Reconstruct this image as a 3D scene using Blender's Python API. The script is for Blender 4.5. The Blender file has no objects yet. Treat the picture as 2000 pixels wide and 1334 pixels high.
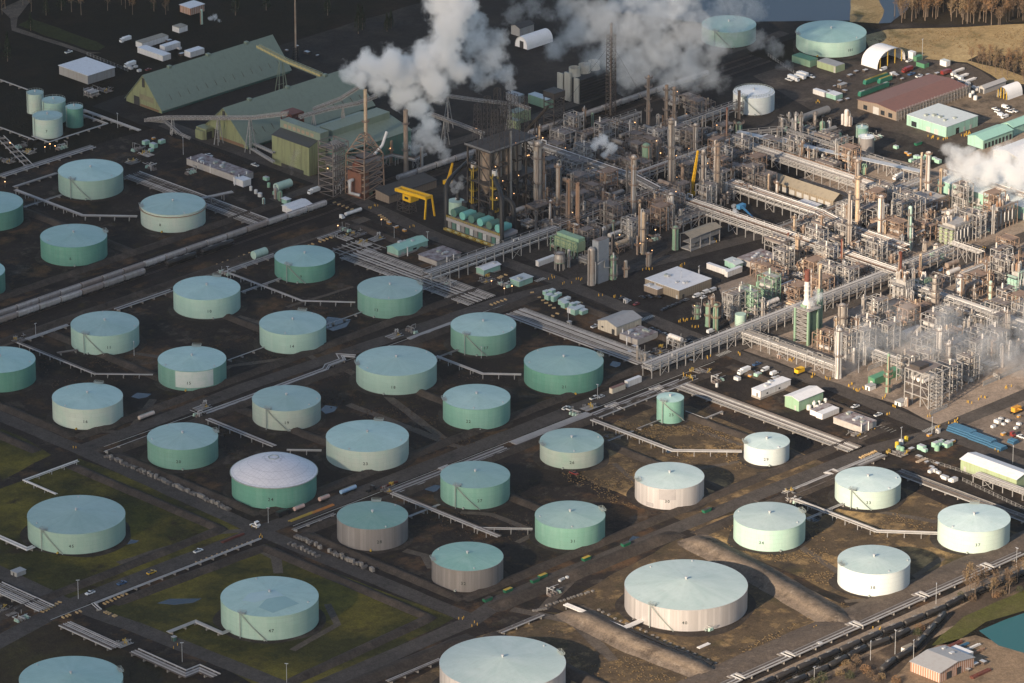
SKY_STRENGTH,SUN_STRENGTH,EXPOSURE=0.092,5.0,0.72
CL_EDGE,CL_WIDTH,CL_MAX=135.0,185.0,2.5
HAZE=6.0e-6
import bpy,math,random
from mathutils import Vector,Matrix,noise as mnoise
random.seed(7)
scene=bpy.context.scene
COL=scene.collection
CAMH,TH,FPX=1230.0,math.radians(21.95),11111.0
SN,CS=math.sin(TH),math.cos(TH)
Q=math.sqrt(0.5)
def G(px,py,z=0.0):
 x=(px-1000)/FPX;y=(667-py)/FPX
 t=(CAMH-z)/(SN-y*CS);X=x*t;Y=t*(CS+y*SN)-CAMH*CS/SN
 return Vector(((X+Y)*Q,(Y-X)*Q,z))
def scl(p):
 Y=(p[0]+p[1])*Q+CAMH*CS/SN
 return FPX/(Y*CS+(CAMH-p[2]if len(p)>2 else CAMH)*SN)
def I(a,b,z=0.0):
 X=(a-b)*Q;Y=(a+b)*Q+CAMH*CS/SN
 d=Y*CS+(CAMH-z)*SN;v=Y*SN-(CAMH-z)*CS
 return(1000+FPX*X/d,667-FPX*v/d)
def hgt(p,py):
 lo,hi=0.0,300.0
 for _ in range(40):
  m=(lo+hi)/2
  if I(p[0],p[1],m)[1]>py:lo=m
  else:hi=m
 return lo
VIEW=Vector((Q,Q,0));RIGHT=Vector((Q,-Q,0))
MATS={}
def nodes(name):
 m=bpy.data.materials.new(name);m.use_nodes=True
 nt=m.node_tree;return m,nt,nt.nodes['Principled BSDF']
def N(nt,t,**kw):
 n=nt.nodes.new(t)
 for k,v in kw.items():setattr(n,k,v)
 return n
def noise_fac(nt,vec,scale,detail=4,rough=0.6,lo=0.35,hi=0.65):
 n=N(nt,'ShaderNodeTexNoise');n.inputs['Scale'].default_value=scale;n.inputs['Detail'].default_value=detail
 n.inputs['Roughness'].default_value=rough;nt.links.new(vec,n.inputs['Vector'])
 r=N(nt,'ShaderNodeMapRange');r.inputs['From Min'].default_value=lo;r.inputs['From Max'].default_value=hi
 nt.links.new(n.outputs[0],r.inputs['Value']);return r.outputs[0]
def mixc(nt,fac,a,b,mode='MIX'):
 n=N(nt,'ShaderNodeMix',data_type='RGBA',blend_type=mode)
 for s,v in((n.inputs[0],fac),(n.inputs[6],a),(n.inputs[7],b)):
  if hasattr(v,'is_linked')or hasattr(v,'links'):nt.links.new(v,s)
  elif isinstance(v,(int,float)):s.default_value=v
  else:s.default_value=(*v[:3],1)
 return n.outputs[2]
def coord(nt,kind='world',scale=(1,1,1)):
 if kind=='world':o=N(nt,'ShaderNodeNewGeometry').outputs['Position']
 elif kind=='uv':o=N(nt,'ShaderNodeTexCoord').outputs['UV']
 else:o=N(nt,'ShaderNodeTexCoord').outputs['Object']
 if scale!=(1,1,1):
  m=N(nt,'ShaderNodeMapping');m.inputs['Scale'].default_value=scale;nt.links.new(o,m.inputs['Vector']);o=m.outputs[0]
 return o
def paint(name,col,col2=None,rough=0.6,metal=0.0,scale=0.35,amt=0.6,streak=None,samt=0.5,spec=0.3,bump=0):
 if name in MATS:return MATS[name]
 m,nt,b=nodes(name);v=coord(nt)
 col2=col2 or tuple(c*0.6 for c in col)
 f=noise_fac(nt,v,scale,5,0.65,0.4,0.7)
 fm=N(nt,'ShaderNodeMath',operation='MULTIPLY');nt.links.new(f,fm.inputs[0]);fm.inputs[1].default_value=amt
 c=mixc(nt,fm.outputs[0],col,col2)
 if streak:
  f2=noise_fac(nt,coord(nt,'world',(1,1,0.06)),0.8,4,0.6,0.48,0.68)
  fm=N(nt,'ShaderNodeMath',operation='MULTIPLY');nt.links.new(f2,fm.inputs[0]);fm.inputs[1].default_value=samt
  c=mixc(nt,fm.outputs[0],c,streak)
 nt.links.new(c,b.inputs['Base Color']);b.inputs['Roughness'].default_value=rough;b.inputs['Metallic'].default_value=metal
 b.inputs['Specular IOR Level'].default_value=spec
 MATS[name]=m;return m
def glow(name,col,s):
 if name in MATS:return MATS[name]
 m,nt,b=nodes(name);b.inputs['Base Color'].default_value=(*col,1);b.inputs['Emission Color'].default_value=(*col,1);b.inputs['Emission Strength'].default_value=s
 MATS[name]=m;return m
def ribbed(name,col,col2,pitch=0.9,dirt=(0.2,0.15,0.1),rough=0.5,metal=0.0,damt=0.4):
 if name in MATS:return MATS[name]
 m,nt,b=nodes(name);v=coord(nt)
 sx=N(nt,'ShaderNodeSeparateXYZ');nt.links.new(v,sx.inputs[0])
 ad=N(nt,'ShaderNodeMath',operation='ADD');nt.links.new(sx.outputs[0],ad.inputs[0]);nt.links.new(sx.outputs[1],ad.inputs[1])
 dv=N(nt,'ShaderNodeMath',operation='DIVIDE');nt.links.new(ad.outputs[0],dv.inputs[0]);dv.inputs[1].default_value=pitch
 fr=N(nt,'ShaderNodeMath',operation='FRACT');nt.links.new(dv.outputs[0],fr.inputs[0])
 gt=N(nt,'ShaderNodeMath',operation='GREATER_THAN');nt.links.new(fr.outputs[0],gt.inputs[0]);gt.inputs[1].default_value=0.75
 c=mixc(nt,gt.outputs[0],col,col2)
 f2=noise_fac(nt,coord(nt,'world',(1,1,0.1)),0.45,5,0.65,0.48,0.72)
 fm=N(nt,'ShaderNodeMath',operation='MULTIPLY');nt.links.new(f2,fm.inputs[0]);fm.inputs[1].default_value=damt
 c=mixc(nt,fm.outputs[0],c,dirt)
 nt.links.new(c,b.inputs['Base Color']);b.inputs['Roughness'].default_value=rough;b.inputs['Metallic'].default_value=metal
 MATS[name]=m;return m
def soil(name,base,dark,patches=(),rough=0.95):
 if name in MATS:return MATS[name]
 m,nt,b=nodes(name);v=coord(nt)
 c=mixc(nt,noise_fac(nt,v,0.06,6,0.7,0.3,0.7),base,dark)
 for(pc,sc,lo,hi)in patches:
  c=mixc(nt,noise_fac(nt,v,sc,6,0.68,lo,hi),c,pc)
 c=mixc(nt,noise_fac(nt,v,0.9,4,0.85,0.36,0.66),mixc(nt,0.62,(0,0,0),c),c)
 c=mixc(nt,noise_fac(nt,v,0.25,5,0.8,0.4,0.64),mixc(nt,0.72,(0,0,0),c),c)
 nt.links.new(c,b.inputs['Base Color']);b.inputs['Roughness'].default_value=rough;b.inputs['Specular IOR Level'].default_value=0.1
 bz=N(nt,'ShaderNodeTexNoise');bz.inputs['Scale'].default_value=0.45;bz.inputs['Detail'].default_value=5;bz.inputs['Roughness'].default_value=0.75;nt.links.new(v,bz.inputs['Vector'])
 bp=N(nt,'ShaderNodeBump');bp.inputs['Strength'].default_value=0.7;bp.inputs['Distance'].default_value=0.6;nt.links.new(bz.outputs[0],bp.inputs['Height']);nt.links.new(bp.outputs[0],b.inputs['Normal'])
 MATS[name]=m;return m
def vary(nt,c,lo=0.82,hi=1.14):
 inf=N(nt,'ShaderNodeObjectInfo');r=N(nt,'ShaderNodeMapRange');nt.links.new(inf.outputs['Random'],r.inputs['Value']);r.inputs['To Min'].default_value=lo;r.inputs['To Max'].default_value=hi
 h=N(nt,'ShaderNodeHueSaturation');nt.links.new(r.outputs[0],h.inputs['Value']);nt.links.new(c,h.inputs['Color']);h.inputs['Saturation'].default_value=0.92;return h.outputs[0]
def tank_shell(name,col,col2,kind='paint',streak=(0.5,0.5,0.42),samt=0.35):
 if name in MATS:return MATS[name]
 m,nt,b=nodes(name);uv=coord(nt,'uv')
 br=N(nt,'ShaderNodeTexBrick');br.offset=0.5
 br.inputs['Color1'].default_value=(*col,1);br.inputs['Color2'].default_value=(*[c*0.92 for c in col],1)
 br.inputs['Mortar'].default_value=(*[c*0.72 for c in col],1);br.inputs['Scale'].default_value=1
 br.inputs['Mortar Size'].default_value=0.05 if kind=='paint' else 0.1
 br.inputs['Brick Width'].default_value=9.0 if kind=='paint' else 1.6;br.inputs['Row Height'].default_value=2.45 if kind=='paint' else 40
 if kind=='metal':br.inputs['Color2'].default_value=(*[c*0.74 for c in col],1)
 nt.links.new(uv,br.inputs['Vector'])
 c=br.outputs['Color']
 mp=N(nt,'ShaderNodeMapping');mp.inputs['Scale'].default_value=(0.35,0.02,1);nt.links.new(uv,mp.inputs['Vector'])
 inf=N(nt,'ShaderNodeObjectInfo');nt.links.new(inf.outputs['Location'],mp.inputs['Location'])
 f=noise_fac(nt,mp.outputs[0],1.0,6,0.7,0.42,0.75)
 fm=N(nt,'ShaderNodeMath',operation='MULTIPLY');nt.links.new(f,fm.inputs[0]);fm.inputs[1].default_value=samt
 c=mixc(nt,fm.outputs[0],c,streak)
 mp=N(nt,'ShaderNodeMapping');mp.inputs['Scale'].default_value=(0.9,0.05,1);nt.links.new(uv,mp.inputs['Vector']);f=noise_fac(nt,mp.outputs[0],1.0,5,0.8,0.60,0.78)
 fm=N(nt,'ShaderNodeMath',operation='MULTIPLY');nt.links.new(f,fm.inputs[0]);fm.inputs[1].default_value=0.4;c=mixc(nt,fm.outputs[0],c,(0.24,0.17,0.11))
 f=noise_fac(nt,coord(nt),0.09,5,0.6,0.42,0.7)
 fm=N(nt,'ShaderNodeMath',operation='MULTIPLY');nt.links.new(f,fm.inputs[0]);fm.inputs[1].default_value=0.6
 c=mixc(nt,fm.outputs[0],c,col2)
 c=vary(nt,c)
 nt.links.new(c,b.inputs['Base Color'])
 b.inputs['Roughness'].default_value=0.5 if kind=='paint' else 0.42;b.inputs['Metallic'].default_value=0 if kind=='paint' else 0.35
 MATS[name]=m;return m
def tank_roof(name,col,worn,dirt,wamt=0.7):
 if name in MATS:return MATS[name]
 m,nt,b=nodes(name);v=coord(nt);ob=coord(nt,'object')
 br=N(nt,'ShaderNodeTexBrick');br.inputs['Color1'].default_value=(*col,1);br.inputs['Color2'].default_value=(*[c*0.95 for c in col],1)
 br.inputs['Mortar'].default_value=(*[c*0.82 for c in col],1);br.inputs['Scale'].default_value=1;br.inputs['Mortar Size'].default_value=0.06
 br.inputs['Brick Width'].default_value=7;br.inputs['Row Height'].default_value=2.4;nt.links.new(ob,br.inputs['Vector'])
 f=noise_fac(nt,coord(nt,'world',(1,0.45,1)),0.10,7,0.72,0.45,0.72)
 fm=N(nt,'ShaderNodeMath',operation='MULTIPLY');nt.links.new(f,fm.inputs[0]);fm.inputs[1].default_value=wamt
 c=mixc(nt,fm.outputs[0],br.outputs['Color'],worn)
 f=noise_fac(nt,v,0.05,6,0.7,0.5,0.75)
 fm=N(nt,'ShaderNodeMath',operation='MULTIPLY');nt.links.new(f,fm.inputs[0]);fm.inputs[1].default_value=0.45
 c=mixc(nt,fm.outputs[0],c,dirt)
 sx=N(nt,'ShaderNodeSeparateXYZ');nt.links.new(ob,sx.inputs[0]);at=N(nt,'ShaderNodeMath',operation='ARCTAN2');nt.links.new(sx.outputs[1],at.inputs[0]);nt.links.new(sx.outputs[0],at.inputs[1])
 ln=N(nt,'ShaderNodeVectorMath',operation='LENGTH');nt.links.new(ob,ln.inputs[0]);cb=N(nt,'ShaderNodeCombineXYZ');nt.links.new(at.outputs[0],cb.inputs[0]);nt.links.new(ln.outputs['Value'],cb.inputs[1]);inf=N(nt,'ShaderNodeObjectInfo');nt.links.new(inf.outputs['Random'],cb.inputs[2])
 mp=N(nt,'ShaderNodeMapping');mp.inputs['Scale'].default_value=(5.0,0.03,40);nt.links.new(cb.outputs[0],mp.inputs['Vector'])
 f=noise_fac(nt,mp.outputs[0],1.0,6,0.7,0.4,0.7);fm=N(nt,'ShaderNodeMath',operation='MULTIPLY');nt.links.new(f,fm.inputs[0]);fm.inputs[1].default_value=0.45;c=mixc(nt,fm.outputs[0],c,worn)
 f=noise_fac(nt,coord(nt,'object'),0.22,8,0.75,0.56,0.74)
 fm=N(nt,'ShaderNodeMath',operation='MULTIPLY');nt.links.new(f,fm.inputs[0]);fm.inputs[1].default_value=0.3
 c=vary(nt,mixc(nt,fm.outputs[0],c,(0.30,0.27,0.22)))
 nt.links.new(c,b.inputs['Base Color']);b.inputs['Roughness'].default_value=0.45
 MATS[name]=m;return m
class MB:
 def __init__(s):s.v=[];s.f=[];s.mi=[];s.sm=[];s.uv={}
 def face(s,pts,m=0,smooth=False,uv=None):
  i=len(s.v);s.v+=[tuple(p)for p in pts]
  if uv:s.uv[len(s.f)]=uv
  s.f.append(tuple(range(i,i+len(pts))));s.mi.append(m);s.sm.append(smooth)
 def grid_faces(s,idx,m=0,smooth=False):
  s.f.append(tuple(idx));s.mi.append(m);s.sm.append(smooth)
 def box(s,x0,y0,z0,x1,y1,z1,m=0,bottom=False):
  i=len(s.v)
  s.v+=[(x0,y0,z0),(x1,y0,z0),(x1,y1,z0),(x0,y1,z0),(x0,y0,z1),(x1,y0,z1),(x1,y1,z1),(x0,y1,z1)]
  for q in((0,1,5,4),(1,2,6,5),(2,3,7,6),(3,0,4,7),(4,5,6,7),(3,2,1,0)):
   s.grid_faces([i+k for k in q],m)
  return s
 def bar(s,p,q,w,h=None,m=0):
  p=Vector(p);q=Vector(q);d=(q-p)
  if d.length<1e-6:return s
  d.normalize();up=Vector((0,0,1))if abs(d.z)<0.95 else Vector((1,0,0))
  r=d.cross(up).normalized()*(w/2);u=r.cross(d).normalized()*((h or w)/2)
  i=len(s.v)
  for e in(p,q):s.v+=[tuple(e-r-u),tuple(e+r-u),tuple(e+r+u),tuple(e-r+u)]
  for f in((0,1,5,4),(1,2,6,5),(2,3,7,6),(3,0,4,7),(3,2,1,0),(4,5,6,7)):s.grid_faces([i+k for k in f],m)
  return s
 def tube(s,pts,r,n=6,m=0,caps=True,r1=None):
  pts=[Vector(p)for p in pts];k=len(pts);i0=len(s.v)
  prev=None
  for j,p in enumerate(pts):
   d0=(p-pts[j-1]).normalized()if j else(pts[1]-p).normalized()
   d1=(pts[j+1]-p).normalized()if j<k-1 else d0
   d=(d0+d1);d=d.normalized()if d.length>1e-5 else d1
   up=Vector((0,0,1))if abs(d.z)<0.9 else Vector((0.6,0.8,0))
   if prev is not None:
    x=(prev-d*prev.dot(d))
    x=x.normalized()if x.length>1e-3 else d.cross(up).normalized()
   else:x=d.cross(up).normalized()
   prev=x;y=d.cross(x).normalized()
   mit=1/max(0.5,math.sqrt((1+d0.dot(d1))/2))if 0<j<k-1 else 1
   rr=r if r1 is None else r+(r1-r)*j/(k-1)
   for q in range(n):
    t=2*math.pi*(q+0.5)/n;s.v.append(tuple(p+x*math.cos(t)*rr*mit+y*math.sin(t)*rr))
  for j in range(k-1):
   for q in range(n):
    a=i0+j*n+q;b=i0+j*n+(q+1)%n
    s.grid_faces((a,b,b+n,a+n),m,n>5)
  if caps:
   s.face([s.v[i0+q]for q in range(n)][::-1],m);s.face([s.v[i0+(k-1)*n+q]for q in range(n)],m)
  return s
 def cyl(s,p,q,r,r1=None,n=10,m=0,caps=True):return s.tube([p,q],r,n,m,caps,r1)
 def lathe(s,prof,n=24,c=(0,0),m=0,uv=False,flat=False,mats=None):
  for j in range(len(prof)-1):
   (r0,z0),(r1,z1)=prof[j],prof[j+1];i=len(s.v)
   mm=mats[j]if mats else m
   for q in range(n):
    t=2*math.pi*q/n;x,y=math.cos(t),math.sin(t)
    s.v+=[(c[0]+r0*x,c[1]+r0*y,z0),(c[0]+r1*x,c[1]+r1*y,z1)]
   for q in range(n):
    a=i+2*q;b=i+2*((q+1)%n)
    if uv:s.uv[len(s.f)]=[(r0*2*math.pi*q/n,z0),(r0*2*math.pi*(q+1)/n,z0),(r0*2*math.pi*(q+1)/n,z1),(r0*2*math.pi*q/n,z1)]
    if r1<1e-6:s.grid_faces((a,b,a+1),mm,not flat);s.uv.pop(len(s.f)-1,None)
    elif r0<1e-6:s.grid_faces((a,b+1,a+1),mm,not flat);s.uv.pop(len(s.f)-1,None)
    else:s.grid_faces((a,b,b+1,a+1),mm,not flat)
  return s
 def prism(s,poly,z0,z1,m=0,mtop=None):
  n=len(poly)
  for k in range(n):
   a,b=poly[k],poly[(k+1)%n]
   s.face([(a[0],a[1],z0),(b[0],b[1],z0),(b[0],b[1],z1),(a[0],a[1],z1)],m)
  s.face([(p[0],p[1],z1)for p in poly],m if mtop is None else mtop)
  return s
 def mesh(s,name,mats):
  me=bpy.data.meshes.new(name);me.from_pydata(s.v,[],s.f)
  for mt in(mats if isinstance(mats,(list,tuple))else[mats]):me.materials.append(mt)
  me.polygons.foreach_set('material_index',s.mi);me.polygons.foreach_set('use_smooth',s.sm)
  if s.uv:
   uvl=me.uv_layers.new(name='UVMap')
   for fi,u in s.uv.items():
    for k,li in enumerate(me.polygons[fi].loop_indices):
     if k<len(u):uvl.data[li].uv=u[k]
  me.update();return me
 def build(s,name,mats,parent=None,loc=None):
  return link(name,s.mesh(name,mats),parent,loc)
KIDS={}
def link(name,me,parent=None,loc=None):
 o=bpy.data.objects.new(name,me);COL.objects.link(o)
 if parent is not None:o.parent=parent;KIDS.setdefault(parent.name,[]).append(o)
 if loc is not None:o.location=loc
 return o
def tag(o,label=None,cat=None,group=None,kind=None):
 if label:o['label']=label
 if cat:o['category']=cat
 if group:o['group']=group
 if kind:o['kind']=kind
 return o
def thing(name,label,cat,loc=(0,0,0),rz=0.0,group=None):
 o=bpy.data.objects.new(name,None);COL.objects.link(o);o.empty_display_size=2
 o.location=loc;o.rotation_euler=(0,0,rz);return tag(o,label,cat,group)
def copy_tree(o,loc,rz=0.0,label=None,group=None,scale=None):
 c=o.copy();COL.objects.link(c);c.location=loc;c.rotation_euler=(0,0,rz)
 if scale:c.scale=scale
 if label:c['label']=label
 if group:c['group']=group
 for ch in KIDS.get(o.name,()):
  d=ch.copy();COL.objects.link(d);d.parent=c;KIDS.setdefault(c.name,[]).append(d)
  for g in KIDS.get(ch.name,()):
   e=g.copy();COL.objects.link(e);e.parent=d;KIDS.setdefault(d.name,[]).append(e)
 return c
def struct(o,label=None):o['kind']='structure';return o
LATE,MARKS,USED=[],[],{}
def mark(phrase,p):MARKS.append((phrase,Vector((p[0],p[1],0))))
def late(o,base,p=None,z=0):
 LATE.append((o,base,Vector((p[0],p[1],0))if p is not None else o.location.copy()))
 return o
ORD=['nearest','second','third','fourth','fifth','sixth','seventh','eighth','ninth','tenth','eleventh','twelfth','thirteenth','fourteenth','fifteenth','sixteenth','seventeenth','eighteenth','nineteenth','twentieth']
def settle_labels():
 buckets={}
 pm=[(ph,Vector(I(p[0],p[1])))for ph,p in MARKS]
 for o,base,p in LATE:
  q=Vector(I(p[0],p[1]));best=None
  for ph,m in pm:
   d=q-m;w=math.hypot(d.x,d.y*1.6)
   if w<2:continue
   if best is None or w<best[0]:best=(w,ph,d)
  w,ph,d=best
  if abs(d.x)>abs(d.y)*1.3:rel='right of' if d.x>0 else 'left of'
  else:rel='in front of' if d.y>0 else 'behind'
  buckets.setdefault((base,rel,ph),[]).append((w,o))
 for(base,rel,ph),lst in buckets.items():
  lst.sort(key=lambda t:t[0])
  for k,(w,o)in enumerate(lst):
   if len(lst)==1:o['label']=f'{base} {rel} {ph}'
   else:
    o['label']=f'{ORD[k] if k < 20 else "far"} {base} {rel} {ph}'
    if k>=20:o['group']=f'{base} {rel} {ph}'
cam=bpy.data.cameras.new('camera');camo=bpy.data.objects.new('camera',cam);COL.objects.link(camo)
cam.lens=200.0;cam.sensor_width=36.0;cam.clip_start=10;cam.clip_end=30000
back=CAMH*CS/SN
camo.location=(-back*Q,-back*Q,CAMH)
camo.rotation_euler=(math.pi/2-TH,0,-math.pi/4)
scene.camera=camo
SUN_EL=math.radians(21.6);SUN_AZ=math.atan2(0.185,0.983)
w=bpy.data.worlds.new('World');scene.world=w;w.use_nodes=True
sky=w.node_tree.nodes.new('ShaderNodeTexSky');sky.sky_type='NISHITA';sky.sun_disc=False
sky.sun_elevation=SUN_EL;sky.sun_rotation=math.atan2(-math.cos(SUN_AZ),-math.sin(SUN_AZ));sky.altitude=300
bg=w.node_tree.nodes['Background'];bg.inputs['Strength'].default_value=SKY_STRENGTH
w.node_tree.links.new(sky.outputs[0],bg.inputs['Color'])
sl=bpy.data.lights.new('sun','SUN');sl.energy=SUN_STRENGTH;sl.angle=math.radians(0.5);sl.color=(1.0,0.81,0.60)
so=bpy.data.objects.new('sun',sl);COL.objects.link(so)
ldir=Vector((math.cos(SUN_AZ)*math.cos(SUN_EL),math.sin(SUN_AZ)*math.cos(SUN_EL),-math.sin(SUN_EL)))
so.rotation_euler=ldir.to_track_quat('-Z','Y').to_euler();so.location= -ldir*500
vs=scene.view_settings;vs.view_transform='Standard';vs.look='None';vs.gamma=1.0;vs.use_curve_mapping=False;vs.exposure=EXPOSURE
cy=scene.cycles;cy.max_bounces=10;cy.diffuse_bounces=2;cy.glossy_bounces=2;cy.transmission_bounces=2;cy.transparent_max_bounces=8
cy.volume_bounces=8;cy.use_denoising=True;cy.sample_clamp_indirect=3.0;cy.volume_step_rate=1.0;cy.volume_max_steps=256
cy.caustics_reflective=False;cy.caustics_refractive=False
def vol_mat(name,density,albedo=(0.95,0.95,0.97),aniso=0.2):
 m=bpy.data.materials.new(name);m.use_nodes=True;nt=m.node_tree
 nt.nodes.remove(nt.nodes['Principled BSDF'])
 v=nt.nodes.new('ShaderNodeVolumePrincipled');v.inputs['Density'].default_value=density
 v.inputs['Color'].default_value=(*albedo,1);v.inputs['Anisotropy'].default_value=aniso
 nt.links.new(v.outputs[0],nt.nodes['Material Output'].inputs['Volume']);return m,nt,v
CLZ=2700.0
shift= -ldir*(CLZ/math.sin(SUN_EL))
def cloud_depth(X,Y):
 e=X*0.97-Y*0.24
 n=mnoise.fractal(Vector((X/330,Y/330,3.1)),1.0,2.0,4)*45
 e+=n
 d=max(0.0,(CL_EDGE-e)/CL_WIDTH)*(1-0.92*math.exp(-((X-70)/100)**2-((Y-480)/110)**2))  # gap shaped into the unseen cloud so sun reaches the steam plume
 d=CL_MAX*(1-math.exp(-d*1.15))if d>0 else 0
 return d
def build_cloud():
 mb=MB();n=66;step=40;sig=0.004
 rows=[]
 for i in range(n):
  row=[]
  for j in range(n):
   X= -1500+i*step;Y= -1250+j*step
   d=cloud_depth(X,Y)
   fade=min(1,i/9,(n-1-i)/9,j/9,(n-1-j)/9)
   th=d*fade*math.sin(SUN_EL)/sig
   a,b=(X+Y)*Q,(Y-X)*Q
   row.append((a+shift.x,b+shift.y,th))
  rows.append(row)
 idx={}
 for i in range(n):
  for j in range(n):
   x,y,th=rows[i][j]
   t=max(th,0.4)
   idx[i,j]=len(mb.v);mb.v+=[(x,y,CLZ+t*0.62),(x,y,CLZ-t*0.38)]
 for i in range(n-1):
  for j in range(n-1):
   if max(rows[a][b][2]for a in(i,i+1)for b in(j,j+1))<0.5:idx['s',i,j]=1
   a,b,c,d=idx[i,j],idx[i+1,j],idx[i+1,j+1],idx[i,j+1]
   mb.grid_faces((a,b,c,d),0,True);mb.grid_faces((a+1,d+1,c+1,b+1),0,True)
 for k in range(n-1):
  for(p,q)in(((k,0),(k+1,0)),((n-1,k),(n-1,k+1)),((k+1,n-1),(k,n-1)),((0,k+1),(0,k))):
   a,b=idx[p],idx[q];mb.grid_faces((a+1,b+1,b,a))
 m,nt,v=vol_mat('cloud_water',sig,(0.98,0.98,0.98),0.3)
 o=mb.build('cloud',m);o['kind']='stuff';o['label']='long thin cloud shading the west of the site'
 o['category']='cloud'
 return o
GRN_D,GRN_M,GRN_P,GRN_W=(0.10,0.30,0.22),(0.17,0.37,0.29),(0.36,0.54,0.45),(0.46,0.57,0.50)
SH=dict(dark=lambda:tank_shell('shell_dark_green',GRN_D,(0.08,0.24,0.19),streak=(0.30,0.44,0.38),samt=0.3),
   mid=lambda:tank_shell('shell_green',GRN_M,(0.14,0.33,0.25),streak=(0.36,0.52,0.45),samt=0.4),
   pale=lambda:tank_shell('shell_pale_green',GRN_P,(0.30,0.48,0.40),streak=(0.52,0.62,0.54),samt=0.5),
   chalk=lambda:tank_shell('shell_chalky_green',(0.48,0.56,0.48),(0.33,0.52,0.42),streak=(0.58,0.60,0.52),samt=0.5),
   white=lambda:tank_shell('shell_white',GRN_W,(0.42,0.54,0.48),streak=(0.54,0.58,0.52),samt=0.3),
   snow=lambda:tank_shell('shell_snow',(0.60,0.64,0.63),(0.52,0.60,0.58),streak=(0.56,0.56,0.52),samt=0.3),
   metal=lambda:tank_shell('shell_bare_metal',(0.36,0.33,0.32),(0.30,0.27,0.26),'metal',streak=(0.46,0.44,0.43),samt=0.5),
   bright=lambda:tank_shell('shell_bright_metal',(0.72,0.67,0.65),(0.60,0.56,0.55),'metal',streak=(0.80,0.77,0.76),samt=0.6))
RF=dict(teal=lambda:tank_roof('roof_teal',(0.27,0.46,0.42),(0.36,0.54,0.50),(0.20,0.36,0.33)),
   blue=lambda:tank_roof('roof_pale_teal',(0.34,0.52,0.47),(0.46,0.63,0.58),(0.25,0.42,0.38)),
   green=lambda:tank_roof('roof_green',(0.19,0.38,0.31),(0.30,0.48,0.42),(0.14,0.30,0.24)),
   pale=lambda:tank_roof('roof_pale',(0.47,0.60,0.57),(0.62,0.72,0.70),(0.36,0.50,0.47)),
   white=lambda:tank_roof('roof_white',(0.74,0.77,0.78),(0.82,0.84,0.84),(0.60,0.62,0.62)))
STEEL=paint('stair_steel',(0.34,0.38,0.35),(0.22,0.23,0.21),0.6)
GALV=paint('galvanised',(0.55,0.56,0.57),(0.36,0.36,0.36),0.45,0.3,samt=0.4)
BLACKP=paint('black_letters',(0.04,0.055,0.05),(0.03,0.03,0.03),0.6)
PADM=soil('pad_gravel',(0.085,0.07,0.06),(0.045,0.038,0.034),[((0.12,0.10,0.082),0.07,0.52,0.68),((0.04,0.034,0.03),0.11,0.54,0.66)])
VALVE=paint('valve_yellow',(0.5,0.33,0.05),(0.3,0.2,0.05),0.6)
def glyphs(text,size):
 cu=bpy.data.curves.new('number','FONT');cu.body=text;cu.size=size;cu.extrude=0.02;cu.align_x='CENTER';cu.align_y='CENTER';cu.offset=0.03
 cu.space_character=1.25;cu.resolution_u=2
 o=bpy.data.objects.new('number_text',cu);COL.objects.link(o)
 bpy.context.view_layer.update()
 me=bpy.data.meshes.new_from_object(o.evaluated_get(bpy.context.evaluated_depsgraph_get()))
 bpy.data.objects.remove(o);bpy.data.curves.remove(cu);return me
def on_shell(R,phi,z,off=0.0):
 d=RIGHT*math.sin(phi)-VIEW*math.cos(phi);return d*(R+off)+Vector((0,0,z))
def bend_number(me,R,phi,z):
 for v in me.vertices:
  x,y,dz=v.co;v.co=on_shell(R,phi+x/R,z+y,0.06+dz)
 me.materials.clear();me.materials.append(BLACKP)
 return me
TANKS=[]
def stair_mb(R,H,top,sweep):
 st=MB();n=14
 pts=[]
 for k in range(n+1):
  f=k/n;pts.append((top+sweep*(1-f),0.3+(H-0.3)*f))
 for off in(0.15,1.1):
  for(p0,z0),(p1,z1)in zip(pts,pts[1:]):
   st.bar(on_shell(R,p0,z0,off),on_shell(R,p1,z1,off),0.1,0.22)
 for k in range(46):
  f=(k+0.5)/46;p,z=top+sweep*(1-f),0.3+(H-0.3)*f
  st.bar(on_shell(R,p,z,0.15),on_shell(R,p,z,1.1),0.2,0.05)
 for(p0,z0),(p1,z1)in zip(pts,pts[1:]):
  st.bar(on_shell(R,p0,z0+1.0,1.12),on_shell(R,p1,z1+1.0,1.12),0.09)
 return st
def platform_mb(R,H,phi,w=3.2,d=2.2):
 mb=MB()
 ex=RIGHT*math.cos(phi)+VIEW*math.sin(phi);er=RIGHT*math.sin(phi)-VIEW*math.cos(phi)
 c=er*(R-d/2+0.8)+Vector((0,0,H+0.35));u=Vector((0,0,1))
 mb.bar(c-ex*w/2,c+ex*w/2,d,0.12)
 cs=[c+ex*sx*w/2+er*sy*d/2 for sx,sy in((-1,-1),(1,-1),(1,1),(-1,1))]
 for a,b in zip(cs,cs[1:]+cs[:1]):
  mb.bar(a,a+u*1.2,0.12)
  for h in(0.6,1.15):mb.bar(a+u*h,b+u*h,0.09)
 return mb
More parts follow.
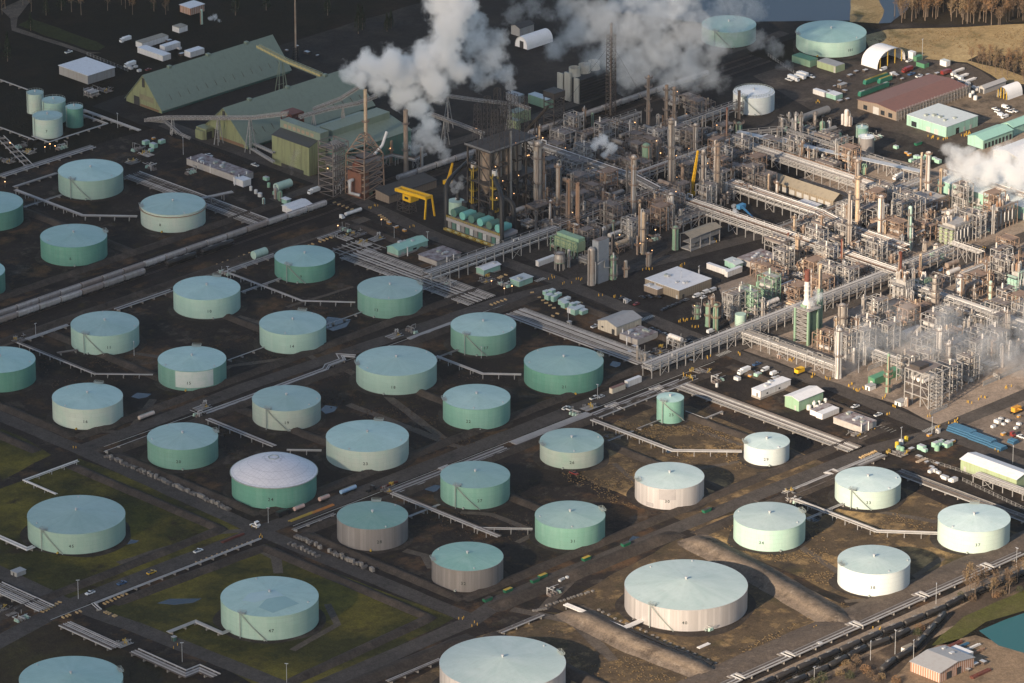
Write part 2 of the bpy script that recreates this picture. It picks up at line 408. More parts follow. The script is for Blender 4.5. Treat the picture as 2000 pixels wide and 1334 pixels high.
def make_tank(cx,wpx,yrf,yb,shell,roof,label,num=None,stair=None,slope=0.10,nx=None,nz=None,extra=(),name='storage_tank',n=96,pad=3.5,cat='tank',size=2.0,group='storage tanks'):
 g=G(cx,yb);R=10.0
 for _ in range(6):
  c=g+VIEW*R;R=wpx/2/scl(c)
 H=hgt(g,yrf)
 t=thing(name,label,cat,(c.x,c.y,0),0,group)
 sh=MB();sh.lathe([(R,0),(R,H)],n,uv=True)
 sh.lathe([(R+0.12,H-0.25),(R+0.12,H+0.02),(R-0.02,H+0.03)],n,flat=False)
 sho=sh.build('shell',SH[shell](),t)
 ri=slope*R
 if 'dome' in extra:
  return t,c,R,H
 rf=MB();rf.lathe([(R*k/16,H+0.03+ri*(1-k/16))for k in range(16,-1,-1)],n)
 rfo=rf.build('roof',RF[roof](),t)
 vb=MB();vb.lathe([(0.5,0),(0.5,0.9),(0.8,0.95),(0.8,1.3),(0,1.55)],10)
 vb.build('vent',GALV,rfo,(0,0,H+ri-0.1))
 if R>9 and 'plain' not in extra:
  rr=random.Random(int(cx*7+yb))
  for _ in range(2):
   a=rr.uniform(0,6.28);q=R*rr.uniform(0.86,0.93)
   h=MB();h.lathe([(0.45,0),(0.45,0.5),(0,0.55)],8)
   h.build('hatch',GALV,rfo,(q*math.cos(a),q*math.sin(a),H+ri*(1-q/R)))
  po=MB();po.lathe([(R+0.35,0.0),(R+0.35,0.35),(R-0.05,0.4)],n)
  po.build('base_ring',PADM,t)
  pv=rr.uniform(-0.5,0.3)
  vv=MB();p0=on_shell(R,pv,0.9,-0.2);p1=on_shell(R,pv,0.9,1.1);vv.cyl(p0,p1,0.55,n=8)
  vv.build('manhole',VALVE if rr.random()<0.4 else STEEL,t)
 if stair is not None:
  sw=H/R
  stair_mb(R,H,math.radians(stair),sw).build('staircase',STEEL,t)
  platform_mb(R,H,math.radians(stair),4.0).build('rim_platform',STEEL,t)
  po=MB();po.bar(on_shell(R,math.radians(stair)-0.02,0,1.1),on_shell(R,math.radians(stair)-0.02,H+0.4,1.1),0.35);po.build('stair_post',STEEL,t)
 elif R>12 and 'bare' not in extra:
  platform_mb(R,H,math.radians(rr.choice([-70,-78,165,175,110])),5.0).build('rim_platform',STEEL,t)
 if num:
  ph=math.asin(max(-0.95,min(0.95,((nx if nx is not None else cx)-cx)/(wpx/2))))
  link('number',bend_number(glyphs(num,size*1.2),R,ph,(nz if nz else 0.42)*H),t)
 if 'girder' in extra:
  gi=MB();gi.lathe([(R,H-1.6),(R+0.8,H-1.5),(R+0.8,H-1.3),(R,H-1.2)],n);gi.build('wind_girder',paint('rusty_girder',(0.33,0.24,0.17),(0.2,0.13,0.09)),t)
 if pad:
  pr=R+pad;mb=MB();k=64;pts=[]
  for i in range(k):
   a=2*math.pi*i/k;q=pr*(1+0.11*mnoise.noise(Vector((math.cos(a)*1.5+cx,math.sin(a)*1.5,yb*0.1))))
   pts.append((c.x+q*math.cos(a),c.y+q*math.sin(a)))
  mb.face([(x,y,0.10)for x,y in pts]);o=mb.build('tank_pad',PADM);struct(o)
 TANKS.append((c,R,H));return t,c,R,H
TT=[
 (173.6,126.6,354.4,391.4,'pale','blue',None,None,-31,(),'pale green storage tank with slanting stair, nearest the small pumps below the round tank cluster'),
 (335,126.5,420.5,455.8,'chalk','blue','8',313,None,('girder',),'chalky green storage tank with a brown ring round its rim, beside the long pipe bundle'),
 (140.3,130,483.5,521.4,'dark','teal','6',138,None,(),'dark green storage tank standing alone between the railway and two pale tanks'),  # darker shell colour puts this tank's deeper shade into the paint
 (-23,127,418,454,'dark','teal',None,None,None,(),'dark green storage tank cut by the frame beside a long overhead pipe'),
 (-60,130,552,590,'dark','teal',None,None,None,(),'sliver of a green storage tank at the frame edge above the railway'),
 (401.3,130.5,586.4,624.4,'pale','blue','10',409,None,(),'pale green storage tank painted ten, the one closest to the railway below the hopper cars'),
 (201.4,132.8,656.8,695.2,'pale','blue','11',213,-31,(),'pale green storage tank painted eleven with slanting stair, beside the railway'),
 (-4,137,728.5,768,'dark','teal','12',-4,None,(),'dark green storage tank painted twelve cut by the frame edge'),
 (760.6,127,585,623.8,'mid','blue','13',735,None,(),'green storage tank painted thirteen at the corner of the pipe bundle and the street'),
 (593.5,118,521.3,554.3,'dark','teal','9',588,-31,(),'dark green storage tank painted nine with a slanting stair, beside the valve yard'),
 (570,130,654.4,692.8,'pale','blue','14',570,None,(),'pale streaked storage tank painted fourteen with a pond at its right'),
 (943.8,127.6,657.4,696.4,'mid','blue','17',949,-31,(),'green storage tank painted seventeen with a slanting stair, beside the wide pipe bundle'),
 (772.9,157.7,734.5,772.8,'pale','blue','18',768,None,(),'large pale green storage tank painted eighteen below the zigzag pipe loop'),
 (1101.5,155,733.5,772.2,'dark','teal','21',1102,None,(),'large dark green storage tank painted twenty-one under the wide pipe bundle'),
 (930.5,131.6,800.4,841.2,'mid','blue','22',915,None,(),'green storage tank painted twenty-two between the two large tanks and the central road'),
 (372.4,133.2,726,765,'mid','blue','15',369,None,('patch',),'green storage tank painted fifteen with a pale square patch on its shell'),
 (167.2,137.6,800.4,840.6,'chalk','blue','16',167,None,(),'chalky white-green storage tank painted sixteen in the corner above the road junction'),
 (557.6,133.7,803.4,842.4,'chalk','blue','19',560,-31,(),'streaked chalky storage tank painted nineteen with slanting stair'),
 (353.8,138,879,919,'mid','blue','20',349,None,(),'green storage tank painted twenty beside the row of concrete blocks'),
 (716,161.3,883,922.6,'chalk','blue','23',714,None,(),'large chalky storage tank painted twenty-three above the parked tank trailers'),
 (1309.4,53,786.3,828.3,'mid','blue','25',1311,-31,(),'small tall green tank painted twenty-five standing alone in brown grass'),
 (1117.2,124.4,884.7,917.6,'chalk','blue','26',1117,None,(),'pale chalky storage tank painted twenty-six beside a red truck'),
 (927.8,135.7,954,996.5,'mid','teal','27',937,-31,(),'green storage tank painted twenty-seven with slanting stair below the central road'),
 (726.3,138.7,1034.4,1077.3,'metal','green','28',741,None,(),'bare grey metal storage tank painted twenty-eight with green roof by the crossroads'),
 (1498.9,88.9,878.4,911.6,'snow','pale','29',1496,None,(),'small bright white storage tank painted twenty-nine at the end of a straight pipe'),
 (1309,134.9,956,997,'bright','pale','30',1303,None,('panel',),'pinkish ribbed metal storage tank painted thirty with grey panels on its shell'),
 (1113.9,137,1033,1075,'mid','blue','31',1119,None,(),'green storage tank painted thirty-one beside the green skips'),
 (912.6,140,1115.4,1158,'metal','green','32',905,None,(),'bare grey metal storage tank painted thirty-two with green roof beside the lowest crossroads'),
 (1698.3,128.5,961.7,996.8,'white','pale','33',1696,-31,(),'white-green storage tank painted thirty-three with slanting stair and a patched roof'),
 (1505.3,140.2,1036.8,1079,'pale','pale','34',1487,None,(),'pale green storage tank painted thirty-four beside the white ribbed giant'),
 (1906.5,141,1039.8,1082.7,'white','pale','37',1909,None,(),'white-green storage tank painted thirty-seven, closest to the outer pipe bank'),
 (1710.2,141.3,1122.3,1166.4,'snow','pale','38',1704,None,(),'bright white storage tank painted thirty-eight casting a round shadow'),
 (1343,240,1192,1234.7,'bright','pale','40',1337,-35,(),'giant ribbed white metal storage tank painted forty with a pale roof'),
 (981.5,246,1347,1392,'bright','pale',None,None,None,(),'giant pale storage tank cut by the bottom of the frame'),
 (143.3,190.6,1043.7,1084,'pale','blue','45',140,-38,(),'large pale green storage tank painted forty-five in a dark grass field'),
 (523.5,190.8,1204.8,1252.2,'pale','blue','47',530,-32,('patchroof',),'large pale green storage tank painted forty-seven with a light patch on its roof'),
 (132.8,202,1368,1413,'pale','teal',None,None,None,(),'large teal-roofed storage tank cut by the bottom of the frame beside pipe loops'),
 (1626.5,136.7,84,113.5,'pale','teal','101',1661,None,(),'huge chalky green storage tank far off beside the arched white tent'),
 (1425,106,64,94.5,'pale','teal',None,None,-31,(),'green storage tank far off half hidden behind drifting steam'),
 (1473.5,81,192.5,226.4,'snow','white',None,None,-31,('ring',),'white storage tank with a ring of railings on its roof beside the far pipe rack'),
]
def build_tanks():
 for(cx,wp,yrf,yb,s,r,num,nx,st,ex,lab)in TT:
  t,c,R,H=make_tank(cx,wp,yrf,yb,s,r,lab,num,st,nx=nx,extra=ex)
  if 'patch' in ex:
   p=MB();k=20
   a0,a1=math.asin((343-cx)/(wp/2)),math.asin((416-cx)/(wp/2))
   for i in range(k):
    x0,x1=a0+(a1-a0)*i/k,a0+(a1-a0)*(i+1)/k
    p.face([on_shell(R,x0,2.2,0.04),on_shell(R,x1,2.2,0.04),on_shell(R,x1,H-0.3,0.04),on_shell(R,x0,H-0.3,0.04)],0,True)
   tag(p.build('patch',paint('patch_pale',(0.56,0.60,0.57),(0.40,0.52,0.46)),t),'pale grey repainted square')
  if 'panel' in ex:
   for(x0,x1,z0,z1)in((-0.34,0.16,6.0,12),(-0.75,-0.5,1.0,3.2)):
    p=MB()
    for i in range(10):
     u0,u1=x0+(x1-x0)*i/10,x0+(x1-x0)*(i+1)/10
     p.face([on_shell(R,u0,z0,0.04),on_shell(R,u1,z0,0.04),on_shell(R,u1,z1,0.04),on_shell(R,u0,z1,0.04)],0,True)
    p.build('patch',paint('patch_grey',(0.36,0.34,0.34),(0.28,0.26,0.26)),t)
  if 'patchroof' in ex:
   for poly,col in((((-0.42,0.02),(0.12,0.1),(0.3,-0.12),(-0.28,-0.42),(-0.55,-0.3)),(0.40,0.55,0.57)),(((-0.05,-0.28),(0.33,-0.14),(0.62,-0.42),(0.1,-0.85),(-0.2,-0.62)),(0.28,0.44,0.44))):
    p=MB()
    def rp(u,v):
     d=math.hypot(u,v);q=RIGHT*u*R+VIEW*v*R;return(q.x,q.y,H+0.11+0.10*R*(1-d))
    cu=sum(x for x,_ in poly)/len(poly);cv=sum(y for _,y in poly)/len(poly)
    for i in range(len(poly)):
     (u0,v0),(u1,v1)=poly[i],poly[(i+1)%len(poly)]
     for k in range(6):
      s0,s1=k/6,(k+1)/6
      A=(u0+(u1-u0)*s0,v0+(v1-v0)*s0);B=(u0+(u1-u0)*s1,v0+(v1-v0)*s1)
      p.face([rp(cu,cv),rp((cu+A[0])/2,(cv+A[1])/2),rp((cu+B[0])/2,(cv+B[1])/2)],0,True)
      p.face([rp((cu+A[0])/2,(cv+A[1])/2),rp(*A),rp(*B),rp((cu+B[0])/2,(cv+B[1])/2)],0,True)
    p.build('roof_patch',paint('roof_patch_%d'%int(col[0]*100),col,tuple(c*0.9 for c in col)),t)
  if 'ring' in ex:
   for q in(0.8,0.97):
    mb=MB()
    for k in range(36):
     a,b=2*math.pi*k/36,2*math.pi*(k+1)/36
     z=H+0.1*R*(1-q);p0,p1=Vector((R*q*math.cos(a),R*q*math.sin(a),z)),Vector((R*q*math.cos(b),R*q*math.sin(b),z))
     u=Vector((0,0,1));mb.bar(p0,p0+u*1.1,0.14);mb.bar(p0+u*1.1,p1+u*1.1,0.14)
    mb.build('railing',STEEL,t)
 t,c,R,H=make_tank(532.5,165.7,953,994.7,'dark','white','dark green storage tank painted twenty-four under a pale geodesic dome','24',None,nx=528,extra=('dome','bare'))
 dm,nt,b=nodes('dome_panels');uv=coord(nt,'object')
 vo=N(nt,'ShaderNodeTexVoronoi',feature='DISTANCE_TO_EDGE');vo.inputs['Scale'].default_value=0.42;vo.inputs['Randomness'].default_value=0.12;nt.links.new(uv,vo.inputs['Vector'])
 mr=N(nt,'ShaderNodeMapRange');mr.inputs['From Max'].default_value=0.05;nt.links.new(vo.outputs['Distance'],mr.inputs['Value'])
 c0=mixc(nt,noise_fac(nt,coord(nt),0.12,5),(0.74,0.72,0.75),(0.66,0.64,0.67))
 nt.links.new(mixc(nt,mr.outputs[0],(0.50,0.49,0.52),c0),b.inputs['Base Color']);b.inputs['Roughness'].default_value=0.5;b.inputs['Metallic'].default_value=0.1
 rise=hgt(c,893)-H
 Rs=(R*R+rise*rise)/(2*rise);d=MB();prof=[]
 for k in range(20,-1,-1):
  r=(R+0.5)*k/20;prof.append((r,H+0.1+math.sqrt(max(0,Rs*Rs-min(r,R)**2))-(Rs-rise)))
 d.lathe(prof,72);do=d.build('dome_roof',dm,t)
 hx=MB();hr=3.0
 for k in range(6):
  a,b2=math.pi/3*k,math.pi/3*(k+1);z=H+rise+0.12
  hx.bar((hr*math.cos(a),hr*math.sin(a),z),(hr*math.cos(b2),hr*math.sin(b2),z),0.5,0.3)
 hx.build('hub_ring',STEEL,do)
 gi=MB();gi.lathe([(R+0.1,H-0.5),(R+0.9,H-0.3),(R+0.9,H+0.1),(R,H+0.15)],72);gi.build('rim_gutter',STEEL,t)
 link('number',bend_number(glyphs('24',2.7),R,math.asin((529-532.5)/83),0.45*H),t)
 for k in range(1):
  pr=R+5;mb=MB();mb.face([(c.x+pr*math.cos(a*0.1),c.y+pr*math.sin(a*0.1),0.10)for a in range(63)]);struct(mb.build('tank_pad',PADM))
 TANKS.append((c,R,H))
 for(cx,wp,yrf,yb,s,r,lab,nm)in(
  (68.2,33.3,186,224,'chalk','blue','tall narrow pale tank, rearmost of the left cluster of four small tanks',None),
  (104.2,46.4,203,243,'pale','blue','broad pale tank in the middle of the left cluster of four small tanks',None),
  (91.4,58.8,235.5,272,'chalk','blue','short wide chalky tank at the front of the cluster of four small tanks','7'),
  (144.8,34.3,214,251,'dark','teal','dark green narrow tank on the right side of the cluster of four small tanks',None),
  (1684,24,252,272,'mid','blue','small green tank right behind the grey corrugated tank',None),
  (1692,32,272,303,'metal','white','grey corrugated metal tank beside the raised pipe rack',None),
  (1650.7,13.5,273,284,'mid','blue','tiny green tank beside the raised pipe rack and the corrugated tank',None),
  (1572,24,0,0,'mid','blue','',None)):
  if not lab:continue
  t,c,R,H=make_tank(cx,wp,yrf,yb,s,r,lab,nm,None,n=40,pad=1.0,name='small_tank',extra=('bare','plain'),group='small tanks',nx=cx)
  mb=MB();mb.bar(on_shell(R,-0.9,0,0.4),on_shell(R,-0.9,H+1,0.4),0.5,0.2);mb.build('ladder',STEEL,t)
  mb=MB()
  for k in range(20):
   a,b2=6.2832*k/20,6.2832*(k+1)/20;u=Vector((0,0,1));p0,p1=Vector((R*math.cos(a),R*math.sin(a),H)),Vector((R*math.cos(b2),R*math.sin(b2),H))
   mb.bar(p0,p0+u*1.1,0.1);mb.bar(p0+u*1.1,p1+u*1.1,0.1)
  mb.build('railing',STEEL,t)
ASPH=soil('asphalt',(0.052,0.045,0.041),(0.029,0.025,0.024),[((0.105,0.09,0.078),0.022,0.5,0.7),((0.03,0.027,0.027),0.05,0.58,0.68)])
CONC=soil('yard_concrete',(0.50,0.395,0.31),(0.36,0.285,0.225),[((0.13,0.11,0.095),0.03,0.55,0.68),((0.44,0.36,0.29),0.02,0.52,0.7)])
YARD=soil('yard_gravel',(0.36,0.285,0.225),(0.22,0.177,0.142),[((0.10,0.085,0.072),0.03,0.56,0.68),((0.45,0.36,0.285),0.045,0.55,0.72)])
FARM=soil('farm_earth',(0.060,0.047,0.039),(0.030,0.025,0.0225),[((0.17,0.098,0.052),0.026,0.52,0.64),((0.15,0.122,0.098),0.05,0.57,0.70),((0.022,0.021,0.019),0.04,0.54,0.66),((0.075,0.058,0.03),0.09,0.56,0.68)])
DRY=soil('dry_grass',(0.19,0.135,0.08),(0.085,0.064,0.045),[((0.60,0.40,0.185),0.028,0.53,0.65),((0.34,0.23,0.11),0.09,0.54,0.66),((0.075,0.07,0.032),0.022,0.56,0.7),((0.06,0.05,0.042),0.045,0.56,0.68)])
TANF=soil('tan_field',(0.58,0.42,0.21),(0.40,0.29,0.145),[((0.70,0.53,0.28),0.03,0.5,0.68),((0.10,0.10,0.04),0.02,0.55,0.7)])
GRASS=soil('field_grass',(0.085,0.082,0.025),(0.044,0.045,0.017),[((0.22,0.18,0.035),0.013,0.45,0.62),((0.05,0.036,0.026),0.03,0.57,0.7)])
MEADOW=soil('meadow',(0.022,0.020,0.011),(0.013,0.012,0.008),[((0.035,0.024,0.015),0.02,0.5,0.66)])
LAWN=soil('lawn',(0.15,0.15,0.04),(0.10,0.10,0.035),[((0.18,0.16,0.06),0.03,0.52,0.7)])
ROADM=soil('road',(0.130,0.112,0.098),(0.098,0.085,0.076),[((0.165,0.142,0.122),0.02,0.5,0.7),((0.07,0.062,0.057),0.06,0.6,0.7)])
TRACKD=soil('dirt_track',(0.20,0.162,0.128),(0.13,0.107,0.087),[((0.08,0.068,0.058),0.05,0.56,0.7)])
BERM=soil('dike_earth',(0.105,0.085,0.070),(0.070,0.058,0.050),[((0.15,0.118,0.092),0.05,0.5,0.7),((0.05,0.042,0.036),0.07,0.58,0.7)])
BANK=soil('dike_pale',(0.30,0.235,0.178),(0.19,0.15,0.118),[((0.11,0.085,0.066),0.07,0.54,0.66),((0.38,0.31,0.24),0.2,0.56,0.7)])
RIP=soil('bank_rubble',(0.21,0.165,0.13),(0.12,0.098,0.082),[((0.22,0.175,0.14),0.12,0.52,0.66)])
BALL=soil('ballast',(0.045,0.038,0.034),(0.028,0.025,0.024),[((0.07,0.058,0.05),0.05,0.52,0.7)])
def water_mat(name,col,rough=0.12):
 m,nt,b=nodes(name);b.inputs['Base Color'].default_value=(*col,1);b.inputs['Roughness'].default_value=rough
 nz=N(nt,'ShaderNodeTexNoise');nz.inputs['Scale'].default_value=0.25;nz.inputs['Detail'].default_value=4;nt.links.new(coord(nt),nz.inputs['Vector'])
 bp=N(nt,'ShaderNodeBump');bp.inputs['Strength'].default_value=0.15;nt.links.new(nz.outputs[0],bp.inputs['Height']);nt.links.new(bp.outputs[0],b.inputs['Normal'])
 return m
RIVERM=water_mat('river_water',(0.006,0.012,0.028),0.3);POOLM=water_mat('pool_water',(0.02,0.10,0.09));PUDM=water_mat('puddle_water',(0.018,0.024,0.028),0.08)
PAINTW=paint('road_paint',(0.6,0.6,0.55),(0.35,0.33,0.3),0.8)
def wob(poly,step,amp,seed=0):
 out=[];n=len(poly)
 for i in range(n):
  a,b=Vector(poly[i][:2]),Vector(poly[(i+1)%n][:2]);L=(b-a).length;k=max(1,int(L/step))
  for j in range(k):
   p=a.lerp(b,j/k);v=mnoise.noise_vector(Vector((p.x*0.045+seed,p.y*0.045,seed*1.7)));out.append((p.x+v.x*amp,p.y+v.y*amp))
 return out
def sheet(name,poly,z,mat,amp=0,px=True,step=12,seed=0):
 pts=[tuple(G(*p)[:2])for p in poly]if px else[tuple(p[:2])for p in poly]
 if amp:pts=wob(pts,step,amp,seed)
 from mathutils.geometry import tessellate_polygon
 tri=tessellate_polygon([[Vector((x,y,0))for x,y in pts]])
 mb=MB();mb.v=[(x,y,z)for x,y in pts]
 for t in tri:
  a,b,c=(Vector(pts[i])for i in t)
  cr=(b-a).cross(c-a)if False else(b.x-a.x)*(c.y-a.y)-(b.y-a.y)*(c.x-a.x)
  mb.grid_faces(t if cr>0 else t[::-1],0)
 return struct(mb.build(name,mat))
def ribbon(name,pts,wid,z,mat,amp=0.6,seed=1):
 P=[Vector((p[0],p[1]))for p in pts];dense=[]
 for a,b in zip(P,P[1:]):
  k=max(1,int((b-a).length/10))
  for j in range(k):dense.append(a.lerp(b,j/k))
 dense.append(P[-1]);mb=MB();L,R_=[],[]
 for i,p in enumerate(dense):
  d=(dense[min(i+1,len(dense)-1)]-dense[max(i-1,0)]).normalized();n=Vector((-d.y,d.x))
  w1=wid/2+amp*mnoise.noise(Vector((p.x*0.06,p.y*0.06,seed)));w2=wid/2+amp*mnoise.noise(Vector((p.x*0.06,p.y*0.06,seed+9)))
  mb.v+=[(p.x+n.x*w1,p.y+n.y*w1,z),(p.x-n.x*w2,p.y-n.y*w2,z)]
 for i in range(len(dense)-1):mb.grid_faces((2*i+1,2*i+3,2*i+2,2*i),0)
 return struct(mb.build(name,mat))
def berm(pts,h=2.2,base=5.0,top=1.2,mat=None,name='earth_dike',rough=0.35):
 P=[Vector((p[0],p[1]))for p in pts];dense=[]
 for a,b in zip(P,P[1:]):
  k=max(1,int((b-a).length/4))
  for j in range(k):dense.append(a.lerp(b,j/k))
 dense.append(P[-1]);mb=MB();m=len(dense)
 offs=[(-base,0),(-base*0.75,0.3),(-base*0.45,0.66),(-top,1),(0,1.02),(top,1),(base*0.45,0.66),(base*0.75,0.3),(base,0)]
 for i,p in enumerate(dense):
  d=(dense[min(i+1,m-1)]-dense[max(i-1,0)]).normalized();n=Vector((-d.y,d.x))
  end=min(1.0,i/3,(m-1-i)/3);wv=1+0.07*mnoise.noise(Vector((p.x*0.07,p.y*0.07,5)))
  for j,(o,f)in enumerate(offs):
   z=h*f*end;q=p+n*o*wv
   if 0<j<8:z+=rough*(mnoise.noise(Vector((q.x*0.2,q.y*0.2,2)))+0.6*mnoise.noise(Vector((q.x*0.55,q.y*0.55,7))))*end
   mb.v.append((q.x,q.y,max(z,0.0)+(0.02 if j in(0,8)else 0.05)))
 for i in range(m-1):
  for j in range(8):
   a=i*9+j;mb.grid_faces((a,a+1,a+10,a+9)[::-1],0,True)
 return struct(mb.build(name,mat or BERM))
def build_ground():
 far=9000;mb=MB();
 mb.face([(-far,-far,0),(far,-far,0),(far,far,0),(-far,far,0)]);struct(mb.build('ground',MEADOW))
 S=lambda nm,poly,z,m,amp=3,seed=0:sheet(nm,poly,z,m,amp,True,12,seed)
 R2=lambda nm,x0,y0,x1,y1,z,m,amp=3,seed=0:sheet(nm,[(x0,y0),(x1,y0),(x1,y1),(x0,y1)],z,m,amp,False,12,seed)
 R2('farm_ground',-640,-420,96,222,0.03,FARM)
 R2('farm_ground',-640,250,95,420,0.03,FARM)
 R2('rail_corridor',-640,222,470,250,0.05,BALL,2)
 R2('plant_yard',78,-420,640,222,0.04,ASPH,3)
 R2('plant_yard',95,250,640,480,0.03,soil('asphalt_dark',(0.05,0.045,0.042),(0.03,0.028,0.027),[((0.075,0.063,0.055),0.02,0.5,0.7)]),3)
 R2('plant_yard',85,-330,330,-105,0.055,YARD,4,3)
 S('process_pad',[(1400,560),(1640,470),(1830,400),(2010,400),(2010,560),(1800,640),(1620,735),(1440,670)],0.07,CONC,2)
 S('process_pad',[(1560,350),(1700,420),(1900,470),(2010,420),(2010,250),(1820,330),(1700,300)],0.065,CONC,2)
 S('process_pad',[(1700,700),(1990,600),(2010,760),(1830,830),(1690,760)],0.075,CONC,2)
 S('process_pad',[(1120,548),(1290,500),(1330,480),(1300,420),(1080,430),(1000,490)],0.06,soil('grey_pad',(0.10,0.085,0.075),(0.06,0.052,0.048),[((0.14,0.12,0.10),0.04,0.54,0.7)]),1)
 S('laydown_yard',[(1800,200),(1960,160),(2010,190),(2010,240),(1900,240)],0.07,soil('sandy_yard',(0.34,0.26,0.185),(0.15,0.12,0.09),[((0.09,0.075,0.06),0.06,0.55,0.68)]),3)
 S('grass_field',[(0,955),(80,925),(155,895),(330,965),(486,1040),(470,1052),(140,1172),(0,1110),(-60,1060)],0.06,GRASS,2)
 S('grass_field',[(0,838),(60,862),(100,888),(0,940),(-60,900)],0.06,GRASS,2)
 S('grass_field',[(205,1190),(515,1062),(700,1138),(888,1208),(640,1330),(560,1370),(440,1310)],0.06,GRASS,2,4)
 S('earth_field',[(-60,1260),(110,1215),(240,1266),(420,1340),(420,1420),(-60,1420)],0.06,soil('brown_field',(0.075,0.055,0.03),(0.05,0.038,0.024),[((0.09,0.075,0.03),0.02,0.5,0.68)]),2)
 S('dry_grass',[(1130,1210),(1060,1195),(1110,1200),(1000,1225),(930,1245),(860,1300),(760,1350),(900,1460),(1480,1460),(1430,1330),(1250,1250)],0.06,DRY,3)
 S('dry_grass',[(1080,1185),(1330,1050),(1640,1180),(1690,1195),(1490,1290),(1400,1300),(1260,1245)],0.065,DRY,3,2)
 S('dry_grass',[(1345,1035),(1510,975),(1600,1010),(1740,945),(2010,1050),(2010,1060),(1700,1190)],0.065,DRY,3,5)
 S('dry_grass',[(1190,830),(1290,790),(1350,790),(1480,850),(1620,905),(1700,880),(1640,915),(1500,965),(1330,1020),(1200,960),(1080,905)],0.065,DRY,4,7)
 S('rail_bank',[(1340,1420),(2010,1120),(2010,1160),(1500,1400)],0.06,soil('sandy_strip',(0.38,0.29,0.21),(0.27,0.205,0.15),[((0.12,0.095,0.075),0.05,0.56,0.7)]),1)
 S('rail_yard',[(1440,1420),(1900,1170),(2010,1110),(2010,1175),(1840,1230),(1660,1420)],0.07,soil('rail_yard_cinders',(0.17,0.125,0.09),(0.08,0.062,0.05),[((0.30,0.215,0.14),0.04,0.55,0.7)]),2)
 S('lawn',[(1820,1262),(1880,1205),(2010,1150),(2010,1188),(1930,1215),(1905,1230),(1860,1260)],0.08,LAWN,2)
 S('dirt_yard',[(1640,1420),(1780,1290),(1830,1262),(1905,1240),(2040,1290),(2040,1420)],0.08,soil('sandy_lot',(0.40,0.285,0.185),(0.27,0.195,0.13),[((0.10,0.085,0.06),0.03,0.55,0.7)]),2)
 S('pond',[(1913,1232),(1965,1210),(2040,1182),(2080,1300),(2000,1276),(1950,1262)],0.12,POOLM,1)
 S('tan_field',[(1690,70),(1735,58),(2040,46),(2060,170),(1960,160),(1890,122),(1780,112),(1700,95)],0.06,TANF,3)
 S('far_yard',[(1470,150),(1560,120),(1690,120),(1780,112),(1890,125),(1960,165),(2010,190),(2010,300),(1880,310),(1760,262),(1600,225)],0.06,soil('far_yard_gravel',(0.15,0.122,0.10),(0.085,0.07,0.06),[((0.21,0.17,0.135),0.04,0.54,0.7),((0.05,0.042,0.038),0.05,0.56,0.68)]),3)
 S('river',[(1380,46),(1490,42),(1662,40),(1662,-20),(1200,-30),(1180,20)],0.06,RIVERM,1)
 S('river',[(1712,46),(1740,45),(1770,20),(1790,-25),(1720,-25)],0.065,RIVERM,1)
 S('river_bank',[(1660,42),(1718,46),(1722,20),(1714,-10),(1662,-10)],0.09,TANF,2)
 S('wood_floor',[(1745,48),(2060,44),(2060,-30),(1780,-30)],0.055,soil('wood_floor',(0.06,0.047,0.03),(0.04,0.032,0.022)),3)
 S('wood_floor',[(1890,118),(1960,135),(2060,170),(2060,120),(1920,104)],0.065,soil('wood_floor',(0.06,0.047,0.03),(0.04,0.032,0.022)),3)
 S('grass_bank',[(35,50),(60,36),(190,82),(208,92),(195,100),(170,98)],0.07,soil('bank_grass',(0.055,0.06,0.02),(0.04,0.045,0.018)),2)
 S('dirt_track',[(0,18),(60,-10),(70,-10),(34,34),(32,54),(170,101),(200,104),(168,106),(24,60),(20,36)],0.09,TRACKD,1)
 ribbon('road',[(-286,55),(-155,58),(40,50),(85,42),(135,32),(234,14),(360,-8)],11,0.14,ROADM)
 ribbon('road',[(-640,-112),(-480,-106),(-423,-96),(-106,-97),(85,-97),(360,-100)],12,0.15,ROADM)
 ribbon('road',[(-520,-262),(-288,-258),(-255,-250),(-60,-252),(30,-254),(66,-262),(400,-262)],11,0.16,ROADM)
 ribbon('road',[(-286,330),(-282,200),(-282,59),(-287,-90),(-287,-170),(-286,-262)],10.5,0.17,ROADM)
 ribbon('road',[(-418,40),(-421,-90),(-415,-143),(-410,-235),(-400,-400)],11,0.18,ROADM)
 ribbon('road',[(106,420),(104,273),(95,214),(87,150),(87,39),(80,-60),(76,-120),(80,-179),(73,-252),(70,-400)],11.5,0.19,ROADM)
 ribbon('road',[(60,268),(300,262),(520,262)],9,0.12,ROADM)
 ribbon('road',[(300,222),(298,60),(300,-60),(310,-300)],10,0.13,ROADM)
 ribbon('road',[(-640,-416),(-300,-414),(60,-414)],7.5,0.16,soil('sandy_road',(0.44,0.35,0.265),(0.31,0.245,0.185),[((0.18,0.145,0.11),0.05,0.57,0.7)]))
 for row,(xa,xb)in((205,(-286,80)),):ribbon('rail_side_track',[(xa,row),(xb,row)],7,0.11,TRACKD,1.5)
